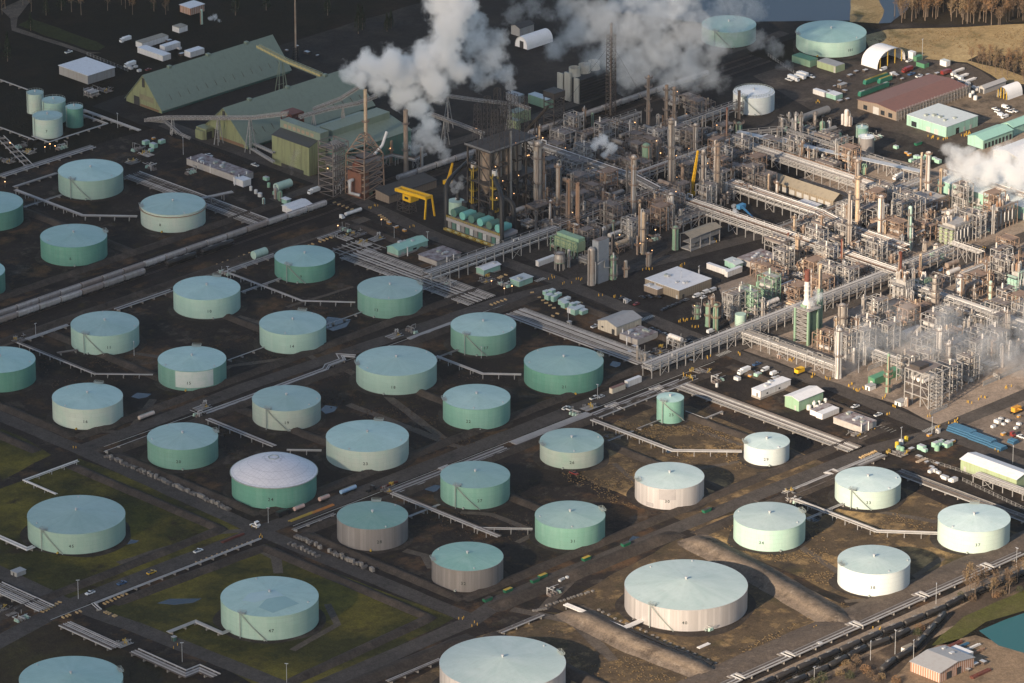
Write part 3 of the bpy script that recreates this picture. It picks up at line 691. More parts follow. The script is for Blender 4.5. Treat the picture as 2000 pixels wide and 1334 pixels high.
 for k,(pts,wd)in enumerate([([(370,765),(450,715),(560,700)],4),([(440,608),(530,640),(620,705)],4),([(640,700),(740,760),(880,870)],5),([(560,600),(690,560)],3),
  ([(170,840),(250,845),(300,780)],4),([(260,690),(330,700)],4),([(900,1000),(960,1005),(1050,1040)],4),([(680,790),(760,820),(885,870),(930,880)],5),([(790,1075),(830,1085),(845,1110)],5),
  ([(1010,1060),(1110,1010)],4),([(1330,830),(1450,870)],3),([(1200,905),(1250,950)],3),([(1340,920),(1450,900)],3),([(1560,1065),(1640,1120)],4),([(1720,1000),(1830,1020)],4),([(230,1100),(430,1040),(500,1035)],5),
  ([(500,1070),(540,1090),(545,1120)],5),([(640,1180),(660,1220),(570,1270)],4),([(1250,1060),(1130,1120),(1060,1190)],5),([(1840,1090),(1720,1170),(1650,1175)],4),([(1000,1190),(1120,1215),(1200,1290)],6),([(1230,1250),(1350,1300)],5)]):
  ribbon('dirt_track',[G(*p)for p in pts],wd,0.085+k*0.0005,TRACKD,1.2,k)
 for k,(x,y,w_,h_)in enumerate([(655,632,30,14),(560,795,26,10),(730,560,18,8),(600,660,14,6),(505,500,22,9),(640,800,18,8),(760,590,16,6),(1240,1055,16,8),(350,1175,42,8),(250,1060,20,5),(275,775,20,6),(850,955,22,8),(1200,710,12,6),(1590,1015,14,6),(1310,880,12,5)]):
  S('puddle',[(x-w_,y+2),(x-w_*0.4,y-h_),(x+w_,y-h_*0.6),(x+w_*0.6,y+h_*0.5),(x-w_*0.2,y+h_)],0.088,PUDM,2.5,k)
 for pts in([(-272,40),(70,40)],[(-272,70),(70,72)],[(-272,72),(-272,205)],[(-300,70),(-300,215)],[(-640,212),(-300,214)],[(-272,208),(70,208)],
    [(-272,38),(-272,-80)],[(-272,-80),(60,-80)],[(-300,45),(-300,-80),(-640,-84)],[(-272,-114),(-272,-236)],[(-272,-114),(50,-114)],[(-272,-236),(-60,-236),(55,-238)],
    [(-404,-112),(-300,-114),(-300,-240),(-404,-246)],[(68,40),(66,-80)],[(66,205),(66,75)],[(62,-114),(60,-236)],
    [(-90,38),(-92,-78)],[(-180,38),(-178,-78)],[(-70,-116),(-72,-234)],[(-160,-116),(-160,-234)],[(-90,205),(-90,74)],[(-180,205),(-182,74)],[(-10,-116),(-8,-234)],
    [(-640,262),(60,262)],[(-60,262),(-60,400)]):
  berm(pts,1.7,4.2,1.0)
 for p in([G(1108,1192),G(1250,1262),G(1395,1318)],):berm(p,2.7,11,4.8,BANK,rough=0.35)
 berm([G(1345,1050),G(1480,1120),G(1665,1228)],2.7,11,4.4,BANK,rough=0.35)
 berm([G(1325,1040),G(1200,1090),G(960,1190)],2.6,6,1.5)
 berm([G(1360,1045),G(1530,975),G(1700,905)],2.0,5,1.2)
 berm([(-300,-394),(-200,-394),(-60,-395),(60,-395)],1.7,11,1.5,RIP,rough=0.5)
 berm([G(1395,1318),(-240,-394)],1.8,9,2.0,RIP,rough=0.5)
 berm([(-292,-275),(-300,-420)],2.2,6,1.5,BERM)
 berm([(-500,-275),(-400,-270),(-300,-272)],2.2,6,1.5,BERM)
 for(x,y,n)in((1262,622,9),(1818,838,9),(1415,690,8),(1060,545,6)):
  g=G(x,y)
  for k in range(n):
   mb=MB();mb.face([(g.x-6+k*1.4,g.y-1.6,0.22),(g.x-5.4+k*1.4,g.y-1.6,0.22),(g.x-5.4+k*1.4,g.y+1.6,0.22),(g.x-6+k*1.4,g.y+1.6,0.22)]);struct(mb.build('crossing_marking',PAINTW))
 for k in range(12):
  mb=MB();g=G(1735+k*0,815);x0=g.x-16;y0=g.y+14-k*2.7
  mb.face([(x0,y0,0.2),(x0+5,y0,0.2),(x0+5,y0+0.2,0.2),(x0,y0+0.2,0.2)]);struct(mb.build('parking_marking',PAINTW))
 for yb_ in(48.0,):
  pass
 for pts in([(-270,49.2),(40,43.8)],[(-270,-104.2),(60,-104.2)],[(-440,-103.5),(-295,-104)]):
  ribbon('road_edge_line',pts,0.35,0.21,PAINTW,0)
PW=paint('pipe_pale',(0.46,0.45,0.44),(0.31,0.29,0.28),0.5,0.1,scale=0.2)
PG=paint('pipe_grey',(0.25,0.24,0.23),(0.15,0.135,0.125),0.55,0.1,scale=0.2)
PD=paint('pipe_dark',(0.13,0.11,0.10),(0.07,0.06,0.05),0.6,scale=0.2)
PR=paint('pipe_rusty',(0.25,0.16,0.11),(0.14,0.09,0.07),0.7,scale=0.2)
PB=paint('pipe_black',(0.018,0.018,0.02),(0.03,0.03,0.03),0.5)
PWH=paint('pipe_white',(0.72,0.70,0.68),(0.5,0.48,0.46),0.45,scale=0.2)
CONCR=paint('support_concrete',(0.33,0.30,0.27),(0.2,0.18,0.16),0.9)
RACKS=paint('rack_steel',(0.37,0.36,0.35),(0.20,0.175,0.16),0.6,0.1,scale=0.3)
RACKD=paint('rack_steel_dark',(0.20,0.17,0.155),(0.11,0.085,0.075),0.7,scale=0.3)
RACKR=paint('rack_steel_rusty',(0.28,0.20,0.15),(0.16,0.10,0.075),0.75,scale=0.3)
def snap(pts):
 out=[Vector(pts[0])]
 for p in pts[1:]:
  p=Vector(p);q=out[-1];d=p-q
  if abs(d.y)<0.2*abs(d.x):p.y=q.y
  elif abs(d.x)<0.2*abs(d.y):p.x=q.x
  out.append(p)
 return out
def offset(pts,d):
 n=len(pts);out=[]
 for i,p in enumerate(pts):
  d0=(Vector(p[:2])-Vector(pts[i-1][:2])).normalized()if i else None
  d1=(Vector(pts[i+1][:2])-Vector(p[:2])).normalized()if i<n-1 else None
  if d0 is None:d0=d1
  if d1 is None:d1=d0
  n0,n1=Vector((-d0.y,d0.x)),Vector((-d1.y,d1.x));m=n0+n1
  m=m.normalized()if m.length>1e-3 else n0
  k=d/max(0.35,m.dot(n0));out.append(Vector((p[0]+m.x*k,p[1]+m.y*k,p[2]if len(p)>2 else 0)))
 return out
def along(pts,step,start=0):
 out=[];carry=start
 for a,b in zip(pts,pts[1:]):
  a,b=Vector(a),Vector(b);L=(b-a).length;d=(b-a).normalized()if L>1e-6 else None
  while carry<L:out.append((a+d*carry,d));carry+=step
  carry-=L
 return out
def bundle(pxs,n=4,wid=4.0,r=0.28,z=1.1,label='',mats=None,step=9.0,loops=0,world=False,name='pipe_bundle',group='pipe bundles on the ground',seed=0,sup=True,trestle=False):
 rr=random.Random(seed*31+int(pxs[0][0]))
 pts=snap([Vector((*p[:2],0))if world else G(*p)for p in pxs]);o=pts[0].copy()
 t=thing(name,label,'pipes',o,0,group)
 pts=[p-o for p in pts]
 mats=mats or[PW,PW,PG,PW,PD]
 for k in range(n):
  off=(k-(n-1)/2)*(wid/max(1,n-1)if n>1 else 0)
  rk=r*rr.choice([0.5,0.7,0.9,1,1.1])
  line=offset(pts,off)
  if loops:
   new=[line[0]]
   for a,b in zip(line,line[1:]):
    L=(b-a).length;d=(b-a).normalized()if L else Vector((1,0,0));s=Vector((-d.y,d.x,0))
    if L>60:
     for q in range(loops):
      c=a+d*(L*(q+0.5)/loops);e=5.0-off*0.8;f=2.4+off*0.45
      new+=[c-d*f,c-d*f+s*e,c+d*f+s*e,c+d*f]
    new.append(b)
   line=new
  mb=MB();mb.tube([p+Vector((0,0,z+rk))for p in line],rk,5)
  mb.build('pipe',rr.choice(mats),t)
 if sup:
  cache={}
  sp=along(pts,step,2.0)
  while len(sp)>60:sp=sp[::2]
  for p,d in sp:
   key=round(math.atan2(d.y,d.x),1)
   if key not in cache:
    mb=MB();s=Vector((-d.y,d.x,0));w2=wid/2+0.5
    if trestle:
     mb.bar(s*w2+Vector((0,0,z-0.15)),-s*w2+Vector((0,0,z-0.15)),0.3,0.3)
     mb.bar(s*w2*0.8,s*w2*0.8+Vector((0,0,z-0.3)),0.35);mb.bar(-s*w2*0.8,-s*w2*0.8+Vector((0,0,z-0.3)),0.35)
    else:mb.bar(s*w2+Vector((0,0,z/2)),-s*w2+Vector((0,0,z/2)),0.5,z)
    cache[key]=mb.mesh('sleeper',RACKS if trestle else CONCR)
   link('sleeper',cache[key],t,p)
 return t
def rack(pxs,wid=7.0,h=8.0,n=8,label='',tiers=2,step=7.0,mats=None,steel=None,r=0.25,z=True,group='raised pipe racks',world=False,rail=True,loops=2,seed=0,deck=0.0):
 rr=random.Random(int(pxs[0][0])*7+seed)
 pts=snap([Vector((*p[:2],0))if world else G(*p)for p in pxs]);o=pts[0].copy();t=thing('pipe_rack',label,'pipe rack',o,0,group)
 pts=[p-o for p in pts];steel=steel or RACKS;mats=mats or[PW,PG,PG,PWH,PD,PR]
 Z=lambda v:Vector((0,0,v))
 lev=[h]if tiers==1 else[h,h*0.66]
 for li,hh in enumerate(lev):
  m=max(3,int(n*0.8))if li==0 else max(2,n//2)
  for k in range(m):
   off=(k-(m-1)/2)*(wid-0.8)/max(1,m-1);rk=r*rr.choice([0.5,0.7,0.9,1.1,1.4])
   line=[p+Z(hh+0.1+rk)for p in offset(pts,off)]
   if li==0 and rr.random()<0.35 and loops:
    a,b=line[0],line[1];L=(b-a).length;d=(b-a).normalized()
    if L>25:
     f=rr.uniform(0.2,0.8)*L;u=rr.choice([1.4,2.2])
     line=[a,a+d*(f-2),a+d*(f-2)+Z(u),a+d*(f+2)+Z(u),a+d*(f+2)]+line[1:]
   mb=MB();mb.tube(line,rk,5);mb.build('pipe',rr.choice(mats),t)
 for s in(-1,1):
  line=offset(pts,s*wid/2)
  mb=MB()
  for hh in lev:
   for a,b in zip(line,line[1:]):mb.bar(a+Z(hh-0.25),b+Z(hh-0.25),0.3,0.5)
  if rail:
   for a,b in zip(line,line[1:]):mb.bar(a+Z(h+1.3),b+Z(h+1.3),0.14)
  mb.build('side_beam',steel,t)
 cache={}
 sp=along(pts,step,1.0)
 while len(sp)>70:sp=sp[::2]
 for i,(p,d)in enumerate(sp):
  kind=i%4==1
  key=(round(math.atan2(d.y,d.x),1),kind)
  if key not in cache:
   mb=MB();s=Vector((-d.y,d.x,0))*wid/2
   for e in(-1,1):mb.bar(s*e,s*e+Z(h+(1.3 if rail else 0)),0.42)
   for hh in lev:mb.bar(s-s*2*0+Z(hh-0.2),-s+Z(hh-0.2),0.36,0.4)
   if kind:
    for e in(-1,1):mb.bar(s*e+d*0.1,s*e+d*step*0.9+Z(lev[-1]-0.4),0.2);mb.bar(s*e+d*step*0.9,s*e+d*0.1+Z(lev[-1]-0.4),0.2)
   if h>6 and i%4==3:pass
   cache[key]=mb.mesh('portal_frame',steel)
  link('portal_frame',cache[key],t,p)
 if deck:
  a,b=pts[0],pts[-1];d=(b-a).normalized();s=Vector((-d.y,d.x,0))*wid/2
  mb=MB();mb.prism([((a+s).x,(a+s).y),((a-s).x,(a-s).y),((b-s).x,(b-s).y),((b+s).x,(b+s).y)],h+1.2,h+1.2+deck);mb.build('cover',GALV,t)
 return t
def build_pipes():
 B=bundle
 B([(690,498),(938,592)],15,22,0.33,1.0,'wide pale pipe bundle running from the valve yard to the street behind tank thirteen',loops=0,step=11)
 B([(672,480),(720,500)],8,26,0.25,0.9,'short tangle of pipes feeding the top of the wide bundle beside tank nine',step=8)
 B([(1004,612),(1268,731)],16,17,0.36,1.0,'widest pipe bundle, sloping past tanks seventeen and twenty-one to the central road',step=12)
 B([(256,344),(525,439)],9,14,0.33,1.0,'pipe bundle passing behind the tank with the brown rim ring',step=12)
 B([(1333,757),(1664,884)],9,11,0.38,1.0,'bright pipe bundle running past the small white tank twenty-nine to the lower road',step=11)
 B([(766,966),(985,878)],6,6,0.34,1.2,'pipe bundle beside the central road above tank twenty-seven',loops=1,step=9)
 B([(1003,871),(1150,812)],6,6,0.34,1.2,'pipe bundle beside the central road above tank twenty-six',step=9)
 B([(1162,817),(1330,748)],7,7,0.34,1.2,'pipe bundle beside the central road above the small tall tank',loops=2,step=9)
 B([(402,811),(490,778),(632,724),(640,717),(668,706),(664,698),(694,700)],4,3.2,0.34,1.1,'pipe bundle with a zigzag loop left of the large tank eighteen')
 B([(798,666),(882,632)],5,4.5,0.34,1.1,'short pipe bundle between tanks eighteen and seventeen behind the road')
 B([(406,826),(534,880)],4,3,0.32,2.2,'raised pair of pipe lines from the valves behind tank twenty toward the domed tank',trestle=True)
 B([(560,887),(628,888)],2,1.2,0.34,2.2,'straight short pipe reaching tank twenty-three behind the dome',trestle=True,world=False)
 B([(52,667),(135,640)],3,2.4,0.34,1.1,'pipe bundle left of tank eleven beside the railway')
 B([(226,609),(335,571)],3,2.4,0.34,1.1,'pipe bundle between tanks eleven and ten beside the railway')
 B([(37,676),(182,738),(299,738)],3,2.2,0.34,2.0,'bent pipe line reaching tank fifteen from the left',trestle=True)
 B([(112,694),(152,688)],2,1.4,0.28,1.2,'short branch pipe under tank eleven')
 B([(0,348),(186,291)],5,5,0.34,1.1,'pipe bundle above the tank nearest the small pumps')
 B([(27,369),(111,342)],3,2.4,0.34,1.1,'pipe bundle left of the tank nearest the small pumps')
 B([(30,379),(156,431),(268,431)],3,2.0,0.34,2.4,'bent raised pipe line in front of the tank nearest the small pumps',trestle=True)
 B([(45,409),(122,385)],2,1.2,0.28,1.2,'thin pipe line crossing beneath the bent raised line at upper left')
 B([(380,402),(455,386)],3,2.5,0.34,3.5,'raised dark pipe bridge crossing the bundle beside the ringed tank',trestle=True)
 B([(449,541),(583,598),(694,598)],3,2.0,0.34,2.4,'bent raised pipe line between tanks nine and thirteen',trestle=True)
 B([(450,532),(534,500)],4,3.6,0.34,1.1,'pipe bundle left of tank nine')
 B([(472,575),(546,546)],2,1.3,0.3,1.2,'branch pipe under tank nine beside the pond')
 B([(852,704),(936,741),(1018,740)],2,1.5,0.34,2.4,'bent raised pipe line reaching tank twenty-one',trestle=True)
 B([(853,703),(896,688)],2,1.2,0.3,1.2,'branch pipe under tank seventeen')
 B([(1156,829),(1310,891),(1449,891)],3,2.2,0.36,2.6,'bent raised pipe line reaching the small white tank twenty-nine',trestle=True)
 B([(1182,867),(1234,845)],2,1.2,0.3,1.2,'branch pipe at the right of tank twenty-six')
 B([(1245,842),(1288,823)],2,1.0,0.26,1.2,'branch pipe at the left foot of the small tall tank')
 B([(1338,808),(1372,824),(1414,809)],2,1.0,0.26,1.2,'kinked thin pipe at the right of the small tall tank')
 B([(766,972),(964,1062)],4,3.0,0.34,2.6,'raised pipe line sloping from the central road down to tank thirty-two',trestle=True)
 B([(925,1041),(1040,1043)],2,1.5,0.34,2.6,'straight raised pipe reaching tank thirty-one',trestle=True)
 B([(797,1014),(858,990)],2,1.2,0.3,1.2,'branch pipe between tanks twenty-eight and twenty-seven')
 B([(572,1040),(656,1009)],2,1.4,0.36,1.2,'thin pipe line left of the grey metal tank twenty-eight')
 B([(1541,968),(1728,893)],7,6.5,0.34,1.1,'pipe bundle above tank thirty-three along the lower road',loops=1)
 B([(1552,985),(1706,1050),(1832,1051)],4,3.0,0.36,2.6,'bent raised pipe line between the four sunlit tanks',trestle=True)
 B([(1574,1019),(1652,987)],2,1.4,0.32,1.3,'branch pipe at the foot of tank thirty-three')
 B([(1752,925),(2010,1023)],7,7,0.36,1.1,'pipe bundle sloping behind tank thirty-seven to the frame edge')
 B([(1230,1425),(1480,1318),(2010,1091)],5,5,0.40,1.3,'long outer pipe bank with square loops, above the black tank cars',loops=4,step=12)
 B([(-10,1148),(96,1192)],7,10,0.36,1.2,'pipe bundle with valves cut by the frame edge at the lower crossroads')
 B([(126,1223),(238,1266)],6,7.5,0.36,1.2,'pipe bundle below the lower crossroads before the pipe bridge')
 B([(262,1276),(372,1318),(388,1310),(420,1326)],6,6,0.36,1.2,'pipe bundle with a zigzag end below the pipe bridge')
 B([(153,906),(48,944),(108,972)],2,1.3,0.42,1.6,'white bent pipe in the grass above the large tank forty-five',mats=[PWH],trestle=True)
 B([(-10,1050),(58,1076),(64,1072)],3,2.2,0.38,1.3,'white pipe bundle ending at the left foot of tank forty-five',mats=[PWH,PW])
 B([(328,1240),(381,1218),(434,1242),(448,1238)],3,2.4,0.38,1.3,'white pipe bundle bending to the left foot of tank forty-seven',mats=[PWH,PW])
 B([(196,1196),(182,1184),(340,1115),(500,1053)],2,1.4,0.34,1.2,'pipe line with yellow guards along the road above tank forty-seven')
 B([(1104,1187),(1220,1233),(1256,1218)],3,2.4,0.5,1.6,'thick white pipe bundle bending to the giant ribbed tank',mats=[PWH],trestle=True)
 B([(1224,1236),(1385,1306)],2,1.4,0.7,1.2,'thick black pipe lying along the pale dike',mats=[PB])
 B([(975,1240),(1062,1206)],4,3.0,0.36,1.2,'pipe line ending above the giant tank cut by the frame')
 B([(757,1336),(860,1292)],3,2.4,0.36,1.2,'pipe line left of the giant tank cut by the frame')
 B([(203,887),(286,856)],1,1,0.36,1.4,'single thin pipe left of tank twenty beside the concrete blocks')
 B([(162,219),(270,260)],3,2.2,0.36,1.2,'pipe line right of the four small tanks along the dark road')
 B([(162,229),(207,246),(94,281),(64,270)],2,1.2,0.34,1.2,'bent pale pipe round the foot of the four small tanks')
 B([(0,159),(56,179)],2,1.2,0.3,1.2,'thin pipe line above the four small tanks')
 B([(0,252),(66,278)],2,1.2,0.3,1.2,'thin pipe line left of the four small tanks')
 B([(0,270),(60,330)],3,5,0.26,1.2,'group of thin pipes among lamps in the dark yard at the frame edge')
 B([(640,520),(575,545)],1,1,0.3,1.2,'short thin pipe behind tank nine')
 B([(620,470),(668,455)],3,3,0.26,1.2,'short pipes at the top of the valve yard')
 B([(445,708),(640,640),(905,560)],1,1,0.25,1.2,'single thin pipe along the road between tanks fourteen and eighteen')
 B([(1190,852),(1130,872)],1,1,0.25,1.0,'tiny pipe stub right of tank twenty-six')
 K=rack
 K([(832,560),(1082,467)],8,8.5,9,'pale pipe rack of portal frames along the street in front of the black stacks',2,7.5)
 K([(1085,463),(1296,385)],7,8.5,8,'shaded pipe rack behind the green box heater and the rusty stacks',2)
 K([(1016,298),(1110,335),(1228,378),(1284,398)],7,10,9,'long shaded pipe rack from the coke drums past the silver columns',2)
 K([(1284,398),(1392,432),(1500,478),(1600,512),(1745,572)],9,9,11,'broad bright pipe rack running through the middle of the sunlit units',2,mats=[PWH,PW,PW,PWH,PR])
 K([(1745,572),(1905,630),(2010,660)],8,9,9,'bright pipe rack leading from the rack crossing to the frame edge at right',2,mats=[PWH,PW,PW])
 K([(1420,378),(1480,402),(1594,440),(1660,470),(1760,510)],8,8,11,'bright pipe rack between the tan stack and the broad rack',2,mats=[PWH,PW,PW,PR])
 K([(1440,284),(1531,275),(1672,322),(1792,365)],5,8,7,'raised rack with a smooth grey cover crossing behind the brown warehouse',1,deck=0.3)
 K([(1436,296),(1480,308),(1570,338),(1732,396),(1775,412)],10,8,12,'wide bright pipe rack behind the weathered long shed',2,mats=[PWH,PW,PR,PW])
 K([(1735,398),(1800,368)],8,8,8,'short bright pipe rack right of the tall tan stack',2,mats=[PWH,PW])
 K([(1506,476),(1615,434),(1725,405)],7,8,8,'pipe rack in front of the weathered long shed',2)
 K([(1262,738),(1432,668),(1556,624),(1610,606),(1745,550)],7,8,9,'pipe rack crossing the main street toward the white-topped heater stack',2,mats=[PWH,PW,PW])
 K([(1745,550),(1812,526),(1856,506)],7,8,7,'bright pipe rack beyond the rack crossing',2,mats=[PWH,PW,PW])
 K([(1856,500),(1914,522)],5,9,5,'short white pipe bridge over the tan yard',1,mats=[PWH],loops=0)
 K([(1438,664),(1618,744)],6,7,8,'bright pipe rack along the main street by the tall white column',2,mats=[PWH,PW,PG])
 K([(1325,452),(1396,424)],6,8,7,'pipe rack behind the open canopy beside the green column',2)
 K([(1244,362),(1301,340),(1375,312),(1450,285)],6,8,7,'shaded pipe rack past the tallest silver column',2)
 K([(1310,270),(1442,232),(1500,210)],6,8,7,'far shaded pipe rack leading to the white tank',2)
 K([(1200,255),(1246,238)],5,7,6,'short dark pipe rack below the guyed flare tower',2)
 K([(1100,330),(1140,312)],5,7,6,'short dark pipe rack right of the coke drums',2)
 K([(1195,255),(1262,282)],5,7,6,'dark pipe rack behind the small puff of steam',2)
 K([(1600,310),(1660,288)],5,7,5,'pipe rack in front of the grey corrugated tank',1)
 K([(660,380),(690,330),(736,330),(760,318),(810,330),(830,318)],3,6,2,'zigzag pair of pipes before the coke heaters',1,rail=False,loops=0)
 K([(640,335),(700,365)],4,6,4,'dark pipe rack beside the green silo block',1)
 K([(1848,358),(2010,418)],6,9,6,'rusty pipe rack beside the mint roofed hall behind the thick steam',2,mats=[PR,PW,PWH])
 K([(1880,560),(1935,540)],5,8,5,'short pipe rack beside the rusty heaters near the frame edge',2)
 K([(1905,938),(2010,974)],6,4.0,12,'low rack of parallel pipes in front of the lime shed',1,mats=[PW,PG],loops=0,rail=False)
 K([(1690,700),(1750,720),(1790,735)],5,6,6,'pipe rack among the misty columns',2,mats=[PWH,PW])
RUB=paint('rubber',(0.02,0.02,0.02),(0.03,0.03,0.03),0.9)
GLASSD=paint('dark_glass',(0.02,0.025,0.03),(0.03,0.03,0.035),0.1,spec=0.6)
RAILM=paint('rail_steel',(0.14,0.10,0.08),(0.2,0.16,0.14),0.5,0.4)
HOPP=[paint('hopper_grey_%d'%i,c,tuple(x*0.65 for x in c),0.7,streak=(0.25,0.2,0.17),samt=0.6)for i,c in enumerate([(0.42,0.39,0.37),(0.34,0.31,0.29),(0.48,0.45,0.43),(0.30,0.25,0.22)])]
TANKB=[paint('tank_car_black_%d'%i,c,(0.05,0.045,0.042),0.45)for i,c in enumerate([(0.016,0.016,0.018),(0.028,0.026,0.025),(0.04,0.036,0.034)])]
def bogie_mesh():
 mb=MB()
 for s in(-0.8,0.8):
  mb.box(-1.5,s-0.12,0.45,1.5,s+0.12,0.85)
  for x in(-0.95,0.95):mb.cyl((x,s-0.15,0.45),(x,s+0.15,0.45),0.45,n=8)
 mb.box(-0.3,-0.8,0.5,0.3,0.8,0.9);return mb.mesh('bogie',RUB)
def make_hopper(m):
 t=thing('hopper_car','grey covered hopper wagon','rail wagon',(0,0,-500),0,'grey hopper wagons standing on the railway')
 mb=MB();L,W=15.6,3.0
 sec=[(-1.0,1.3),(-1.5,2.1),(-1.5,3.9),(-0.9,4.5),(0.9,4.5),(1.5,3.9),(1.5,2.1),(1.0,1.3)]
 xs=[(-L/2,1.1),(-L/2+0.3,0),(L/2-0.3,0),(L/2,1.1)];n=len(sec);i0=len(mb.v)
 for x,cut in xs:
  for(y,z)in sec:mb.v.append((x,y,max(z,1.3+cut if z<2.5 else z)))
 for j in range(3):
  for k in range(n):
   a=i0+j*n+k;b=i0+j*n+(k+1)%n;mb.grid_faces((a,a+n,b+n,b),0)
 mb.face([mb.v[i0+k]for k in range(n)],0);mb.face([mb.v[i0+3*n+k]for k in range(n)][::-1],0)
 for k in range(14):
  x= -L/2+0.9+k*(L-1.8)/13
  for s in(-1,1):mb.box(x-0.07,s*1.5-0.06,2.1,x+0.07,s*1.5+0.06,3.9)
 for x in(-4.8,0,4.8):
  for s in(-1,1):mb.face([(x-1.9,-s*0.2,1.5),(x+1.9,-s*0.2,1.5),(x+0.5,-s*0.2,0.6),(x-0.5,-s*0.2,0.6)][::s])
 mb.build('body',m,t)
 mb=MB();mb.box(-L/2+0.6,-0.42,4.52,L/2-0.6,0.42,4.66)
 mb.build('roof_hatch',paint('hatch_grey',(0.25,0.23,0.22),(0.15,0.13,0.12),0.7),t)
 bo=bogie_mesh()
 for x in(-5.6,5.6):link('bogie',bo,t,(x,0,0))
 return t
def make_tankcar(m):
 t=thing('tank_car','black tank wagon','rail wagon',(0,0,-500),0,'black tank wagons in the sidings')
 mb=MB();L,R=14.6,1.5
 xs=[(-L/2,0.3),(-L/2+0.15,0.9),(-L/2+0.5,1.35),(-L/2+0.9,R),(L/2-0.9,R),(L/2-0.5,1.35),(L/2-0.15,0.9),(L/2,0.3)]
 n=16;i0=len(mb.v)
 for x,r in xs:
  for k in range(n):a=2*math.pi*k/n;mb.v.append((x,r*math.cos(a),2.55+r*math.sin(a)))
 for j in range(len(xs)-1):
  for k in range(n):a=i0+j*n+k;b=i0+j*n+(k+1)%n;mb.grid_faces((a,a+n,b+n,b),0,True)
 mb.face([mb.v[i0+k]for k in range(n)]);mb.face([mb.v[i0+(len(xs)-1)*n+k]for k in range(n)][::-1])
 mb.build('barrel',m,t)
 mb=MB();mb.lathe([(0.55,4.0),(0.55,4.5),(0,4.55)],10);mb.bar((-1.5,0,4.25),(1.5,0,4.25),1.3,0.08)
 for x in(-1.5,1.5):mb.bar((x,-0.65,4.25),(x,-0.65,5.0),0.08);mb.bar((x,0.65,4.25),(x,0.65,5.0),0.08)
 for y in(-0.65,0.65):mb.bar((-1.5,y,5.0),(1.5,y,5.0),0.08)
 mb.build('hatch_platform',paint('tank_car_fitting',(0.25,0.24,0.23),(0.12,0.11,0.1),0.6),t)
 mb=MB();mb.box(-7.4,-1.3,0.85,7.4,1.3,1.05);mb.build('underframe',TANKB[1],t)
 bo=bogie_mesh()
 for x in(-5.2,5.2):link('bogie',bo,t,(x,0,0))
 return t
def build_rail():
 for(x0,x1,y)in((-640,470,237.0),(-640,470,229.0),(-640,470,245.0)):
  t=thing('railway_track',None,'railway track',(x0,y,0))
  mb=MB();mb.box(0,-1.35,0.06,x1-x0,1.35,0.12);mb.build('sleeper_bed',BALL,t)
  for s in(-0.72,0.72):
   mb=MB();mb.box(0,s-0.09,0.12,x1-x0,s+0.09,0.3);mb.build('rail',RAILM,t)
  t['label']={237.0:'railway track carrying the long line of grey hopper wagons',229.0:'railway track carrying the short line of hopper wagons, in front',245.0:'empty railway track behind the long line of hopper wagons'}[y]
 protos=[make_hopper(m)for m in HOPP];used=set()
 rr=random.Random(5)
 def put(i,x,y,base):
  if i not in used:o=protos[i];o.location=(x,y,0.3);used.add(i)
  else:o=copy_tree(protos[i],(x,y,0.3))
  late(o,base,(x,y))
 xa=G(637,405)[0]-8
 x=xa
 while x> -520:put(rr.randrange(4),x,237,'grey hopper wagon');x-=16.6
 x=G(292,546)[0]-6
 while x> -520:put(rr.randrange(4),x,229,'hopper wagon of the short line');x-=16.6
 x=G(785,357)[0]+6
 while x<420:put(rr.choice([0,2]),x,237,'pale hopper wagon');x+=16.6
 for i in range(4):
  if i not in used:bpy.data.objects.remove(protos[i])
 tp=[make_tankcar(m)for m in TANKB];used2=set()
 lines=[[(1470,1352),(1702,1252),(1837,1198),(1882,1174),(1930,1155),(2020,1118)],[(1490,1366),(1609,1315),(1690,1273),(1735,1258),(1790,1233),(1850,1205)],[(1720,1318),(1744,1298),(1783,1276),(1812,1244),(1836,1217),(1856,1196)]]
 for li,ln in enumerate(lines):
  P=[G(*p)for p in ln]
  t=thing('railway_track',['siding track of black wagons closest to the outer pipe bank','middle siding track of black wagons','curved siding track of black wagons beside the corrugated shed'][li],'railway track',(P[0].x,P[0].y,0))
  for s in(-0.72,0.72):
   mb=MB();q=offset(P,s)
   for a,b in zip(q,q[1:]):mb.bar(a-P[0]+Vector((0,0,0.25)),b-P[0]+Vector((0,0,0.25)),0.16,0.2)
   mb.build('rail',RAILM,t)
  cnt=0
  for p,d in along(P,15.8,8):
   if li==1 and cnt>6 or li==2 and cnt>4:break
   i=(cnt*2+li)%3;cnt+=1
   if i not in used2:o=tp[i];o.location=(p.x,p.y,0.3);o.rotation_euler=(0,0,math.atan2(d.y,d.x));used2.add(i)
   else:o=copy_tree(tp[i],(p.x,p.y,0.3),math.atan2(d.y,d.x))
   late(o,['black tank wagon of the outer siding','black tank wagon of the middle siding','black tank wagon of the curved siding'][li],p)
 for(x,y,sh)in((392,520,1),(440,505,0),(470,497,1),(360,524,1)):
  g=G(x,y);late(copy_tree(tp[sh],(g.x,229 if True else g.y,0.3)),'dark tank wagon behind tank ten',g)
WHEELS={}
def wheels(t,xs,y,r):
 key=(r,)
 if key not in WHEELS:
  mb=MB();mb.cyl((0,-0.13,r),(0,0.13,r),r,n=8);WHEELS[key]=mb.mesh('wheel',RUB)
 for x in xs:
  for s in(-1,1):link('wheel',WHEELS[key],t,(x,s*y,0))
def prof_body(mb,prof,w,w2=None):
 n=len(prof)
 for s in(-1,1):mb.face([(x,s*w/2,z)for x,z in(prof if s<0 else prof[::-1])])
 for i in range(n):
  (x0,z0),(x1,z1)=prof[i],prof[(i+1)%n];mb.face([(x0,-w/2,z0),(x0,w/2,z0),(x1,w/2,z1),(x1,-w/2,z1)])
VP={}
